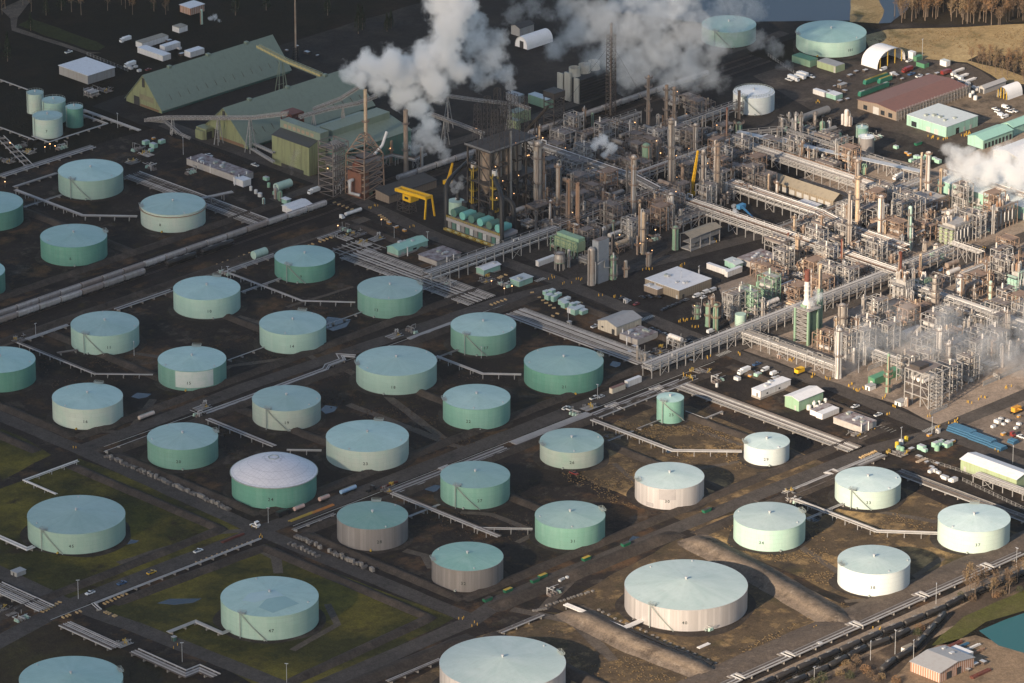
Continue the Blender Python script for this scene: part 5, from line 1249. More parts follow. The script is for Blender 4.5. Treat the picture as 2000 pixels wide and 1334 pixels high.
 b('grey corrugated shed beside the white round tent',(1922,184),(1962,168),(1914,180),4,'grey','grey','gable','a',1.4,name='shed',items=(('x',0.2,0.8,0,3,'d'),))
 for(lab,nr,rt,lf,wl,rf,hh)in(('pale green site trailer nearest the green skips',(1632,196),(1645,191),(1614,190),'mint','white',3),('white site trailer beside the green tank store',(1610,190),(1614,187),(1593,181),'white','white',3),('small blue container near the tan field',(1848,131),(1852,127),(1836,127),'white','pale',3.5),('small white billboard cabin behind the arched tent',(1783,116),(1786,113),(1772,113),'white','white',4.5),
  ('dark green container in the yard behind the tent',(1790,121),(1800,116),(1786,118),'dkgreen','dkgreen',3),('dark green skip container right of the tent',(1805,134),(1812,130),(1792,128),'dkgreen','dark',3)):
  b(lab,nr,rt,lf,hh,wl,rf,'flat',name='container',cat='container',overhang=0)
 rr=random.Random(3)
 for k,(x,y)in enumerate([(1067,577),(1072,584),(1082,588),(1090,583),(1100,594),(1108,590),(1104,600),(1118,602),(1126,598),(1116,610),(1124,613),(1132,607),(1138,612),(1078,576)]):
  g=G(x,y);t=thing('equipment_cubicle',None,'cubicle',g,0,'mint and white equipment cubicles');s=rr.uniform(1.5,2.6);hh=rr.uniform(2.2,3.4)
  mb=MB();mb.box(-s,-s*0.8,0,s,s*0.8,hh);mb.build('casing',W_['mint']()if rr.random()<0.7 else W_['white'](),t);mb=MB();mb.box(-s-0.1,-s*0.8-0.1,hh+0.01,s+0.1,s*0.8+0.1,hh+0.18);mb.build('lid',R_['pale'](),t);late(t,'mint equipment cubicle' if k%2 else 'pale equipment cubicle',g)
 b('flat white canopy roof on posts in the dark tanker yard',(172,165),(220,147),(122,143),6,'grey','white','flat',name='canopy',overhang=0.5);mark('the white canopy',G(170,155))
 b('row of block sheds with mottled roofs and white pipes by the barn road',(465,358),(492,347),(375,318),4,'block','mottled','flat',name='block_shed',units=10,overhang=0.1);mark('the row of mottled sheds',G(430,340))
 b('small white cabin at the end of the row of mottled sheds',(475,366),(488,360),(459,358),4,'white','white','flat',name='cabin',overhang=0.1)
 b('white long hut with a pale roof beside the waiting hopper wagons, front one',(575,424),(608,410),(564,417),3.8,'white','white','gable','a',0.7,name='hut');b('white long hut beside the waiting hopper wagons, rear one',(566,418),(600,404),(556,411),3.8,'white','white','gable','a',0.7,name='hut')
 b('small pale hut left of the two white long huts',(560,400),(566,397),(551,396),3,'mint','white','flat',name='hut')
 for(lab,nr,rt,lf)in(('tan trailer in the dark lorry park, leftmost of the parked row',(278,95),(325,78),(267,90)),('long white trailer in the dark lorry park',(318,120),(331,114),(281,99)),('short white trailer between the long trailers in the lorry park',(322,102),(348,91),(314,98)),('white trailer beside a red cab near the barn ridge',(372,113),(398,104),(363,108)),('pale store hut far back by the green standpipe',(350,65),(364,59),(335,61))):
  b(lab,nr,rt,lf,3.6,'white','white' if 'tan' not in lab else 'tan','flat',name='box_trailer',cat='trailer',overhang=0)
 b('red and cream hut far back in the dark yard',(372,30),(394,20),(355,22),5,'rust','white','flat',name='hut')
 b('dark shed roof behind the drifting steam beside an arched white store',(1015,72),(1040,62),(1000,66),6,'grey','dark','gable','a',1.5,name='shed')
 def arch_tent(lab,near,right,left,rise,ridge,door):
  n,La,Lb=dims(near,right,left);t=thing('arched_tent',lab,'tent',n,0,'white arched tents');k=14;mb=MB();th=0.25
  L,Wd=(La,Lb)if ridge=='a' else(Lb,La)
  P=[(Wd/2*(1-math.cos(math.pi*i/k)**1),rise*math.sin(math.pi*i/k)**0.75)for i in range(k+1)]
  f=(lambda l,w,z:(l,w,z))if ridge=='a' else(lambda l,w,z:(w,l,z))
  for(w0,z0),(w1,z1)in zip(P,P[1:]):
   mb.face([f(0,w0,z0),f(L,w0,z0),f(L,w1,z1),f(0,w1,z1)],0,True)
   mb.face([f(0,w0*0.97+0.015*Wd,z0*0.97),f(0,w1*0.97+0.015*Wd,z1*0.97),f(L,w1*0.97+0.015*Wd,z1*0.97),f(L,w0*0.97+0.015*Wd,z0*0.97)],0,True)
  cv=paint('tent_fabric',(0.82,0.81,0.80),(0.72,0.71,0.69),0.6,amt=0.4);mb.build('cover',cv,t)
  mb=MB();mb.face([f(L*0.98,w*0.97+0.015*Wd,z*0.97)for w,z in P]);mb.build('rear_wall',cv,t)
  if door:
   mb=MB();mb.face([f(0.02*L,w*0.97+0.015*Wd,z*0.97)for w,z in P][::-1]);mb.build('end_wall',cv,t);mb=MB()
   if ridge=='a':mb.box(0.02*L-0.15,Wd*0.35,0,0.02*L-0.05,Wd*0.65,rise*0.6)
   else:mb.box(Wd*0.35,0.02*L-0.15,0,Wd*0.65,0.02*L-0.05,rise*0.6)
   mb.build('door',DOORM,t)
  else:
   for w in(0.12,0.38,0.64,0.88):
    mb=MB();p0=Vector(f(0.3,w*Wd,0));mb.bar(p0,p0+Vector((0,0,rise*math.sin(math.acos(1-2*w))**0.75*0.93)),0.5);mb.build('door_post',VALVE,t)
 arch_tent('large white arched tent with an open dark front beside the huge far tank',(1713,136),(1766,116),(1680,127),11,'b',False);mark('the large arched tent',G(1720,130))
 arch_tent('white arched store with a dark door far back beside drifting steam',(1030,98),(1075,80),(1009,89),8,'a',True);mark('the far arched store',G(1040,90))
 arch_tent('small white round-backed tent with an open front full of orange drums',(1968,196),(1996,185),(1950,188),8,'a',False)
 n,La,Lb=dims((1349,492),(1402,470),(1331,484));t=thing('open_canopy','open canopy with a tan sloping roof over compressors beside the green column','canopy',n,0)
 for x in(0,La/3,2*La/3,La):
  for y in(0,Lb):mb=MB();mb.bar((x,y,0),(x,y,9),0.45);mb.build('post',RACKS,t)
 mb=MB();mb.face([(-1,-1,9.2),(La+1,-1,9.2),(La+1,Lb/2,11),(-1,Lb/2,11)]);mb.face([(-1,Lb/2,11),(La+1,Lb/2,11),(La+1,Lb+1,9.2),(-1,Lb+1,9.2)]);mb.build('roof',R_['tan'](),t)
 mb=MB();mb.box(0.3,0.3,0,La*0.9,Lb-0.3,0.8);mb.box(1,1,4.5,La-1,Lb-1,4.8);mb.build('deck',RACKS,t)
 for k in range(4):mb=MB();mb.cyl((2+k*La/4.5,Lb*0.3,2.2),(2+k*La/4.5+3,Lb*0.3,2.2),1.1,n=10);mb.build('compressor',PG,t)
 mb=MB();mb.box(0,-0.1,5.2,La,0,8.2);mb.build('screen',PG,t);mark('the open canopy',n)
 n,La,Lb=dims((1131,203),(1190,180),(1090,189));t=thing('cooling_tower','white-ended cooling tower with dark louvred flanks and round fan stacks','cooling tower',n,0);H=17
 mb=MB()
 for y0,y1,x in((0,0.22,-0.6),(0.36,0.64,-1.2),(0.74,1.0,-0.6)):mb.box(x,Lb*y0,0,0.3,Lb*y1,H*(1.12 if y0==0.36 else 1.0))
 mb.build('end_wall',W_['cream'](),t)
 mb=MB();mb.prism([(0.4,0),(La,0),(La,Lb),(0.4,Lb)],0,H*0.93);mb.build('casing',DOORM,t)
 mb=MB()
 for k in range(7):mb.face([(0.5,-0.2-0.7*(k%2)*0-0.1*k,2+2*k),(La,-0.2-0.1*k,2+2*k),(La,-1.2-0.1*k,3.2+2*k),(0.5,-1.2-0.1*k,3.2+2*k)])
 mb.build('louvre',paint('louvre_dark',(0.06,0.06,0.065),(0.04,0.04,0.045)),t)
 for k in range(3):
  mb=MB();c=(La*(0.18+0.3*k),Lb/2);mb.lathe([(4.2,H*0.93),(3.6,H*0.93+2),(3.7,H*0.93+5.5),(3.4,H*0.93+5.5),(3.3,H*0.93+1)],20,c);mb.build('fan_stack',W_['cream'](),t)
 mark('the cooling tower',n)
 b('pale mint store beside the foot of the cooling tower',(1070,214),(1078,208),(1032,201),6,'sage','pale','flat',name='store',overhang=0.1);b('grey store left of the pale mint store by the cooling tower',(1012,203),(1021,198),(988,195),5,'grey','grey','flat',name='store',overhang=0.1)
 b('lime hut at the foot of the black inclined conveyor',(1008,258),(1014,254),(993,252),7,'lime','green','flat',name='hut',overhang=0.1);b('green boxed hut left of the black inclined conveyor',(1006,245),(1032,233),(992,240),8,'lime','green','flat',name='hut',overhang=0.1)
 vent_stacks('',[(1305,672),(1216,661),(1224,676),(1228,664),(1365,545),(1484,530),(1495,527),(1682,846),(1696,842),(1590,801),(873,519),(886,514),(796,500),(373,323),(386,328),(398,333),(411,338),(458,362),(467,358),(482,352)],5.5)
SILV=paint('column_silver',(0.42,0.39,0.36),(0.28,0.23,0.19),0.45,0.25,streak=(0.24,0.15,0.10),samt=0.55)
SILW=paint('column_white',(0.66,0.63,0.60),(0.5,0.46,0.42),0.45,0.05,streak=(0.38,0.29,0.22),samt=0.45)
WEATH=paint('column_weathered',(0.33,0.27,0.22),(0.20,0.13,0.095),0.6,0.1,streak=(0.17,0.10,0.07),samt=0.7)
RUSTY=paint('column_rusty',(0.27,0.16,0.10),(0.15,0.085,0.06),0.75,streak=(0.38,0.30,0.24),samt=0.6)
TANC=paint('column_tan',(0.50,0.40,0.29),(0.36,0.25,0.16),0.55,streak=(0.30,0.17,0.10),samt=0.5)
GREENC=paint('column_green',(0.20,0.31,0.22),(0.14,0.23,0.16),0.55,streak=(0.30,0.36,0.25),samt=0.4)
MINTC=paint('column_mint',(0.40,0.55,0.47),(0.31,0.44,0.38),0.5,streak=(0.55,0.6,0.5),samt=0.3)
DARKC=paint('column_dark',(0.055,0.05,0.048),(0.10,0.07,0.055),0.6)
REDB=paint('column_red_brown',(0.16,0.055,0.04),(0.09,0.035,0.03),0.65)
BLACKC=paint('stack_black',(0.02,0.021,0.024),(0.035,0.033,0.033),0.5)
YEL=paint('yellow_rail',(0.42,0.30,0.05),(0.28,0.19,0.05),0.6);YELC=paint('crane_yellow',(0.72,0.42,0.02),(0.5,0.28,0.02),0.4,amt=0.3)
LAMPM=glow("lamp_glow",(1.0,0.5,0.2),3.0)
def ring_mb(r,z,w=1.1,rail=True,a0=0,a1=2*math.pi,n=14):
 mb=MB()
 for k in range(n):
  t0,t1=a0+(a1-a0)*k/n,a0+(a1-a0)*(k+1)/n
  p=lambda q,t,zz:(q*math.cos(t),q*math.sin(t),zz)
  mb.face([p(r,t0,z),p(r+w,t0,z),p(r+w,t1,z),p(r,t1,z)]);mb.face([p(r,t0,z-0.15),p(r,t1,z-0.15),p(r+w,t1,z-0.15),p(r+w,t0,z-0.15)]);mb.face([p(r+w,t0,z-0.15),p(r+w,t1,z-0.15),p(r+w,t1,z),p(r+w,t0,z)])
  if rail:
   mb.bar(p(r+w,t0,z),p(r+w,t0,z+1.2),0.12);mb.bar(p(r+w,t0,z+1.2),p(r+w,t1,z+1.2),0.12);mb.bar(p(r+w,t0,z+0.6),p(r+w,t1,z+0.6),0.09)
 return mb
def column(px,base,top,wpx,mat,label,plats=(0.35,0.62,0.86),style='dome',plat_mat=None,cap=None,two=None,neck=None,pipe=True,name='process_column',group='tall process columns',lamp=True,wide_base=None):
 g=G(px,base);H=hgt(g,top);R=wpx/2/scl(g);rr=random.Random(int(px*3+base))
 t=thing(name,label,'column' if name=='process_column' else 'chimney',g,0,group);pm=plat_mat or(RACKR if rr.random()<0.5 else RACKD)
 mb=MB()
 if style=='dome':prof=[(R*1.08,0),(R*1.08,H*0.08),(R,H*0.085),(R,H*0.5),(R*1.03,H*0.505),(R*1.03,H*0.52),(R,H*0.525),(R,H-R*0.8),(R*0.8,H-R*0.35),(R*0.4,H-R*0.08),(0.02,H)]
 elif style=='stack':prof=[(R*1.1,0),(R*1.05,H*0.3),(R,H*0.6),(R*0.97,H-0.4),(R*1.06,H-0.4),(R*1.06,H),(R*0.8,H),(R*0.78,H-1.5),(0.01,H-1.6)]
 elif style=='neck':nf=neck or 0.55;prof=[(R,0),(R,H*nf*0.9),(R*0.6,H*nf),(R*0.58,H-R*0.5),(R*0.3,H-0.1),(0.02,H)]
 elif style=='bulge':prof=[(R*0.95,0),(R*0.95,H*0.3),(R*1.0,H*0.32),(R*1.0,H*0.55),(R*0.82,H*0.6),(R*0.82,H*0.9),(R*0.5,H*0.95),(R*0.3,H*0.99),(0.02,H)]
 else:prof=[(R,0),(R,H),(0.02,H)]
 mb.lathe(prof,20)
 mb.build('shell',mat,t)
 if two:
  z0,z1,m2=two;mb=MB();mb.lathe([(R*1.07,H*z0),(R*1.07,H*z1)],20);mb.build('band',m2,t)
 if cap:mb=MB();mb.lathe([(R*1.10,H*(1-cap[0])),(R*1.10,H+0.1),(R*0.7,H+0.1)],20);mb.build('cap',cap[1],t)
 for f in plats:
  ro=ring_mb(R*1.02,H*f,1.2,True,rr.uniform(0,3),rr.uniform(0,3)+rr.choice([4.2,5.0,6.28]),12);ro.build('platform',pm,t)
 if style!='plain':
  a=rr.choice([-2.4,-1.9,-2.9]);mb=MB();x,y=(R+0.5)*math.cos(a),(R+0.5)*math.sin(a);mb.bar((x,y,0),(x,y,H*0.95),0.7,0.16);mb.build('ladder',pm,t)
 if pipe:
  for k in range(rr.choice([1,2,2])):
   a=rr.uniform(-3.6,-0.6);q=R+0.45;x,y=q*math.cos(a),q*math.sin(a);ht=H*rr.choice([0.6,0.85,1.02]);mb=MB();r=rr.uniform(0.18,0.4)
   if ht>H:pts=[(x,y,1),(x,y,H+1.2),(x*0.5,y*0.5,H+1.9),(0,0,H+1.2),(0,0,H-0.3)]
   else:pts=[(x,y,1),(x,y,ht),(x*0.6,y*0.6,ht+0.3)]
   mb.tube(pts,r,6);mb.build('side_pipe',rr.choice([PW,PG,mat]),t)
 if lamp and plats and px<1380 and rr.random()<0.4:
  mb=MB();a=rr.uniform(-3,0);z=H*rr.choice(plats)+1.4;q=R+1.2
  mb.box(q*math.cos(a)-0.16,q*math.sin(a)-0.16,z,q*math.cos(a)+0.16,q*math.sin(a)+0.16,z+0.3);mb.build('lamp',LAMPM,t)
 return t,g,H,R
def lattice_mb(w0,w1,H,n,th=0.25):
 mb=MB();c=[(-1,-1),(1,-1),(1,1),(-1,1)]
 def P(k,i):f=i/n;w=(w0+(w1-w0)*f)/2;return Vector((c[k%4][0]*w,c[k%4][1]*w,H*f))
 for k in range(4):
  for i in range(n):
   mb.bar(P(k,i),P(k,i+1),th);mb.bar(P(k,i),P(k+1,i),th*0.7);mb.bar(P(k,i),P(k+1,i+1),th*0.6)
  mb.bar(P(k,n),P(k+1,n),th*0.7)
 return mb
def steel_frame(La,Lb,levels,bay=6.0,th=0.4,brace=True):
 mb=MB();na,nb=max(1,round(La/bay)),max(1,round(Lb/bay));H=levels[-1]
 X=[La*i/na for i in range(na+1)];Y=[Lb*j/nb for j in range(nb+1)]
 for x in X:
  for y in Y:
   if 0<x<La and 0<y<Lb:continue
   mb.bar((x,y,0),(x,y,H),th)
 for z in levels:
  for y in(0,Lb):mb.bar((0,y,z),(La,y,z),th*0.8)
  for x in X:mb.bar((x,0,z),(x,Lb,z),th*0.8)
 if brace:
  zz=[0]+list(levels)
  for z0,z1 in zip(zz,zz[1:]):
   mb.bar((0,0,z0),(X[1],0,z1),th*0.5);mb.bar((0,0,z0),(0,Y[1],z1),th*0.5);mb.bar((X[-2],0,z1),(La,0,z0),th*0.5)
 return mb
def conveyor(pts,label,w=3.0,h=2.6,mat=None,legs=(),steel=None,closed=True):
 w*=0.75;h*=0.68
 """a raised gallery through pixel points at given heights"""
 P=[G(x,y,z)for x,y,z in pts];o=Vector((P[0].x,P[0].y,0));t=thing('conveyor',label,'conveyor',o,0,'conveyors');Q_=[p-o for p in P];steel=steel or RACKS
 mb=MB()
 for a,b in zip(Q_,Q_[1:]):
  d=(b-a);L=d.length;s=Vector((-d.y,d.x,0)).normalized()*(w/2);u=Vector((0,0,h));k=max(2,int(L/3.5))
  for sg in(-1,1):
   mb.bar(a+s*sg,b+s*sg,0.25);mb.bar(a+s*sg+u,b+s*sg+u,0.25)
   for i in range(k):
    p,q=a+d*(i/k),a+d*((i+1)/k);mb.bar(p+s*sg,p+s*sg+u,0.18);mb.bar(p+s*sg,q+s*sg+u,0.14)
 mb.build('truss',steel,t)
 mb=MB()
 for a,b in zip(Q_,Q_[1:]):
  d=(b-a);s=Vector((-d.y,d.x,0)).normalized()*(w/2*0.9)
  if closed:
   u0,u1=Vector((0,0,0.3)),Vector((0,0,h*0.75))
   mb.face([a+s+u1,a-s+u1,b-s+u1,b+s+u1]);mb.face([a-s+u0,a-s+u1,b-s+u1,b-s+u0][::-1]);mb.face([a+s+u0,a+s+u1,b+s+u1,b+s+u0]);mb.face([a-s+u0,a+s+u0,b+s+u0,b-s+u0])
  else:mb.bar(a+Vector((0,0,0.5)),b+Vector((0,0,0.5)),w*0.6,0.3)
 mb.build('belt_housing',mat or paint('belt_grey',(0.20,0.19,0.19),(0.12,0.11,0.11),0.7),t)
 for f,seg in legs:
  a,b=Q_[seg],Q_[seg+1];p=a+(b-a)*f;d=Vector(((b-a).x,(b-a).y,0)).normalized();s=Vector((-d.y,d.x,0));mb=MB()
  sp=max(1.6,p.z*0.16)
  for sg in(-1,1):
   for e in(-1,1):
    mb.bar(Vector((p.x,p.y,0))+s*sg*sp+d*e*sp*0.6,p+s*sg*w*0.35,0.4)
  for q in(0.25,0.5,0.75):
   k=1-q;c=Vector((p.x,p.y,p.z*q));mb.bar(c+s*(sp*k+w*0.35*q),c-s*(sp*k+w*0.35*q),0.22)
  mb.build('trestle_leg',steel,t)
 return t
def build_towers():
 C=column
 rows=[
  (1051,411,274,14,SILV,'thick banded silver column beside the coke drum table',(0.4,0.75,0.93),'dome'),(1060,408,290,8,WEATH,'dark weathered column hidden behind the thick banded silver column',(0.3,0.6,0.9),'dome'),
  (1089.5,418,318,8,SILV,'slim silver column right of the thick banded one',(0.2,0.93),'dome'),(1075,433,390,6,SILW,'short white column before the slim silver column',(0.9,),'dome'),
  (1110,450,350,8.5,RUSTY,'rust-topped silver chimney, left one of the pair behind the green box heater',(0.3,),'stack'),(1128,453,357,8.5,RUSTY,'rust-topped silver chimney, right one of the pair behind the green box heater',(0.3,),'stack'),
  (1237,430,302,11.5,SILV,'tall silver column with hooped top in the middle of the shaded units',(0.3,0.55,0.8,0.95),'dome'),
  (1310,372,230,12.5,SILV,'tallest silver column, standing above a white vessel',(0.45,0.6,0.93,0.98),'dome'),(1310,434,376,11.5,SILW,'white upright vessel in front of the tallest silver column',(0.95,),'dome'),
  (1301,262,166,7,WEATH,'thin rusty column left of its twin against the big steam cloud',(0.3,0.5,0.7,0.9),'stack'),(1316,268,170,7,WEATH,'thin rusty column right of its twin against the big steam cloud',(0.3,0.5,0.7,0.85,0.95),'stack'),
  (1266,262,146,8,WEATH,'rusty stack rising above the green reactor into the steam',(0.4,0.6,0.8,0.95),'neck'),(1262,330,279,17,GREENC,'green reactor vessel with a pale top below the steam',(0.9,0.3),'dome'),
  (1284,322,272,8,WEATH,'grey-brown vessel at the right of the green reactor',(0.9,),'dome'),
  (1358,311,240,10,SILV,'weathered silver column behind the yellow boom crane',(0.5,0.93),'dome'),(1373,385,291,9,SILV,'silver column beside the lower end of the yellow boom',(0.35,0.65,0.9),'dome'),
  (1400,393,278,12,WEATH,'weathered column with ringed top right of the yellow boom crane',(0.25,0.5,0.8,0.95),'dome'),(1332,372,318,5,WEATH,'thin weathered column left of the yellow boom crane',(0.5,0.9),'dome'),
  (1443,232,177,6,DARKC,'dark stack standing before the railed white tank',(0.3,),'stack'),(1419,286,210,4,REDB,'very thin red-brown stack left of the white tank',(0.3,),'stack'),(1443,272,238,13,GREENC,'green furnace shell at the foot of the dark stack',(0.95,),'dome'),
  (1501,387,339,4.5,TANC,'thin tan column left of the weathered long shed',(),'dome'),(1517,389,353,5,SILW,'thin pale column nearest the weathered long shed',(0.9,),'dome'),
  (1673,400,310,9.5,SILV,'grey vessel directly behind the tall tan stack',(0.95,0.5),'dome'),(1674,452,345,9,TANC,'tall tan stack with a dark ringed top in the sunlit unit',(0.97,0.6),'stack'),
  (1658,493,372,8,SILV,'tall silver striped column with white pipes left of the tan stack',(0.45,0.97),'dome'),(1719,474,381,12,SILW,'pale column with rusty ladders right of the tan stack',(0.5,0.97),'dome'),
  (1776,488,402,8,MINTC,'mint green column standing in the tan yard',(0.25,0.55,0.8),'dome'),
  (1798,393,298,4.5,TANC,'slim tan stack, left of the white one beside the thick steam',(0.5,),'stack'),(1810.5,394,297,9,SILW,'tall white stack beside the thick white steam',(0.4,0.97),'stack'),(1836,395,330,6,TANC,'rusty stack at the edge of the thick white steam',(0.5,),'stack'),
  (1604,470,419,5.5,WEATH,'short weathered column between two bright racks',(0.6,0.9),'dome'),(1539,490,455,4.5,REDB,'thin dark stack left of the pale column on the broad rack',(0.6,),'stack'),(1558,515,462,9,TANC,'pale tan column beside the broad bright rack',(0.5,0.95),'dome'),
  (1643,530,467,4,REDB,'thin red-brown stack above the small green heater',(0.4,),'stack'),(1645,560,530,9,GREENC,'small round green heater under the thin red-brown stack',(0.9,),'dome'),
  (1644,650,592,17,SILV,'wide weathered column behind the tall white column',(0.3,0.55,0.95),'dome'),(1637,738,640,13.5,SILW,'tall smooth white column at the street corner with a ringed top',(0.45,0.96),'dome'),
  (1703.5,646,611,6.5,WEATH,'small weathered column in the misty unit, left one',(0.5,0.9),'dome'),(1734,650,606,8,WEATH,'small weathered column in the misty unit, right one',(0.5,0.9),'dome'),
  (1826,614,536,17,SILV,'bulging pale column with many rings in the misty unit',(0.15,0.3,0.45,0.6,0.8,0.95),'bulge'),(1873,592,536,14,SILW,'stout white column right of the bulging one',(0.4,0.95),'dome'),
  (1832.5,728,640,11,SILW,'tall white column with a looped top pipe in the mist',(0.2,0.4,0.95),'dome'),(1850.5,735,669,8.5,SILW,'shorter white column at the right of the loop-topped one',(0.3,0.6,0.93),'dome'),
  (1966,687,605,10.5,SILV,'pale column near the frame edge in the mist',(0.4,0.7,0.95),'dome'),(1936,706,662,8,SILV,'short pale column with rings near the frame edge',(0.4,0.7,0.95),'dome'),
  (1757,560,492,7.5,REDB,'dark brown stack on the green-topped heater beside the rack crossing',(0.5,),'stack'),(1770,556,516,6,BLACKC,'short black stack beside the dark brown stack',(),'stack'),(1797,545,496,5,TANC,'thin tan stack on a green box heater',(0.4,),'stack'),
  (1155,556,482,15.5,SILV,'big plain silver silo with a dome top at the street corner',(),'dome'),(1111,522,487,5.5,SILW,'small white vessel beside the round hopper on legs',(0.5,),'dome'),
  (1197,545,498,13,GREENC,'green ribbed reactor with a domed top right of the silver silo',(0.85,0.2),'dome'),(1197,505,458,4.5,BLACKC,'black stack behind the green ribbed reactor',(),'stack'),(1174,480,448,3.5,BLACKC,'thin black stack behind the flat grey cabinet',(),'stack'),
  (1222,541,508,7.5,SILV,'small silver vessel right of the green ribbed reactor',(0.5,),'dome'),(1266,520,492,8,SILV,'small silver vessel at the street edge of the shaded unit',(0.9,),'dome'),
  (1256,496,413,9,TANC,'tan weathered column with a thin companion in the shaded unit',(0.3,0.6),'dome'),(1249,494,398,4.5,TANC,'thin companion pipe stack left of the tan weathered column',(),'stack'),(1245,497,460,5,WEATH,'thin short column left of the tan pair',(0.5,),'dome'),
  (1319,487,441,13,GREENC,'pale green column with a grey base beside the open canopy',(0.95,),'dome'),(1198,470,430,5,GREENC,'slim dark green column behind the brown air coolers',(0.9,),'dome'),
  (1361,622,596,11,GREENC,'pale green vessel leftmost in the row of green vessels',(0.9,0.4),'dome'),(1382.5,637,592,10.5,GREENC,'tall pale green vessel second in the row of green vessels',(0.5,0.93),'dome'),(1398,645,593,10.5,GREENC,'tall pale green vessel third and nearest in the row',(0.5,0.93),'dome'),(1427,590,571,13,GREENC,'short pale green vessel behind the row',(0.9,),'dome'),(1468,598,578,10,GREENC,'short green drum with rails behind the row',(0.9,),'dome'),(1446,638,613,22,MINTC,'wide pale green tank beside the row of green vessels',(),'plain'),
  (1391,600,578,8,SILV,'small silver vessel behind the row of green vessels',(0.8,),'dome'),
  (1653,245,213,9.5,SILW,'white upright cylinder, tallest of the trio near the corrugated tank',(),'dome'),(1645.5,243,222,6,SILW,'white upright cylinder, left of the tallest of the trio',(),'dome'),(1659.5,246,226,6.5,SILW,'white upright cylinder, right of the tallest of the trio',(),'dome'),
  (1565,265,241,8,SILW,'white vertical vessel left of the green vessel near the blue drums',(),'dome'),(1606,258,236,11,GREENC,'green vertical vessel near the blue drums',(),'dome'),(1618,253,235,8,SILW,'white vertical vessel right of the green one near the blue drums',(),'dome'),(1611,266,253,13,MINTC,'squat mint tank before the green vertical vessel',(),'plain'),
  (1607,324,305,9,MINTC,'pale green vessel behind the brown shed rack, left one',(),'dome'),(1622,330,307,9,SILV,'grey vessel right of the pale green vessel behind the racks',(),'dome'),(1688,340,325,7,GREENC,'slim green vessel right of the grey vessel behind the racks',(),'dome'),
  (1786,392,368,14,SILV,'wide grey cylinder tank left of the white stack',(),'plain'),(1828,497,475,11,SILW,'white vertical drum beside the big framed heater',(0.9,),'dome'),(1806,490,470,9,SILV,'silver vertical drum beside the mint column',(0.9,),'dome'),
  (394,47,18,5,MINTC,'thin pale green standpipe far back in the dark yard',(),'dome'),(1157,250,220,5,GREENC,'slim green column behind the small puff of steam',(),'dome'),
  (715,330,175,7,TANC,'tall tan steaming stack rising through the rusty tapered frame',(0.3,0.6),'stack'),(793,345,215,9,WEATH,'tall brown stack wrapped in steam behind the coke wagons',(0.4,0.8),'stack'),(824,330,285,6,PW,'pale banded standpipe right of the brown steaming stack',(),'dome'),
  (1118,195,160,9,SILW,'small far white silo behind the cooling tower',(),'dome'),(765,318,275,5,WEATH,'short dark vent stack with red lamps by the green hall',(0.6,),'stack'),
  (1903,590,560,7,TANC,'tan column among rusty heaters at the right',(0.4,0.8),'dome'),(1934,585,548,7,MINTC,'pale green column among rusty heaters at the right',(0.4,0.8),'dome'),
  (1990,560,483,8,DARKC,'dark ringed stack above the white-green heater at the frame edge',(0.35,0.8),'stack'),(1770,793,775,7,SILV,'small silver drum at the foot of the open steel frame',(),'dome'),
  (1530,508,475,6,SILV,'slim silver column before the tan column',(0.5,0.9),'dome'),(1575,512,484,7,WEATH,'stubby weathered drum column beside the tan column',(0.9,),'dome'),
  (548,392,372,8,GREENC,'small pale green vessel beside the two white long huts',(),'dome'),(539,388,366,8,SILV,'small silver vessel beside the two white long huts',(),'dome'),(515,398,386,6,MINTC,'tiny mint cylinder by the end of the pipe bundle',(),'dome'),
  (1092,655,640,9,SILV,'x',(),'dome')]
 marks={0:'the banded silver column',6:'the hooped silver column',7:'the tallest silver column',12:'the green reactor',16:'the ringed weathered column',24:'the tall tan stack',27:'the mint column',29:'the tall white stack',37:'the tall white street column',40:'the bulging column',42:'the loop topped column',44:'the pale edge column',50:'the silver silo',52:'the green ribbed reactor',57:'the tan weathered column',60:'the pale green column',63:'the row of green vessels',84:'the tall steaming stack'}
 for i,(px,b,tp,w,m,lab,pl,st)in enumerate(rows[:-1]):
  nm='process_column' if st!='stack' else 'chimney'
  if i in(50,):t,g,H,R=C(px,b,tp,w,m,lab,pl,st,pipe=True,name='silo')
  else:t,g,H,R=C(px,b,tp,w,m,lab,pl,st,name=nm,group='tall process columns' if nm=='process_column' else 'chimneys and stacks',pipe=(st=='dome' and w>6))
  if i in marks:mark(marks[i],g)
 n,La,Lb=dims((1578,675),(1595,668),(1555,665));H=hgt(n,608);t=thing('heater_tower','green framed heater tower with zigzag stairs and a white stack with red-brown top','heater',n,0);HT=H
 mb=MB()
 for x,y in((0,0),(La,0),(La,Lb),(0,Lb)):mb.bar((x,y,0),(x,y,H),1.3)
 mb.build('corner_post',GREENC,t)
 mb=MB();mb.box(La*0.25,Lb*0.12,2,La*0.97,Lb*0.88,H*0.96);mb.build('firebox',DARKC,t)
 mb=MB();mb.box(0.9,-0.1,1,La-0.9,0.05,H*0.94);mb.build('side_panel',paint('heater_panel_dark',(0.07,0.12,0.09),(0.05,0.08,0.065)),t)
 k=9
 for i in range(k):
  z=H*(i+1)/k;mb=MB();mb.box(-0.5,0.5,z-0.2,La*0.24,Lb-0.5,z);mb.bar((0.2,0.8 if i%2 else Lb-0.8,z-H/k),(0.2,Lb-0.8 if i%2 else 0.8,z),1.0,0.2);mb.bar((-0.5,0.5,z+1),(-0.5,Lb-0.5,z+1),0.15);mb.build('stair_flight',RACKS,t)
 mb=MB();mb.box(-1.5,-1.5,H,La+1.5,Lb+1.5,H+0.3)
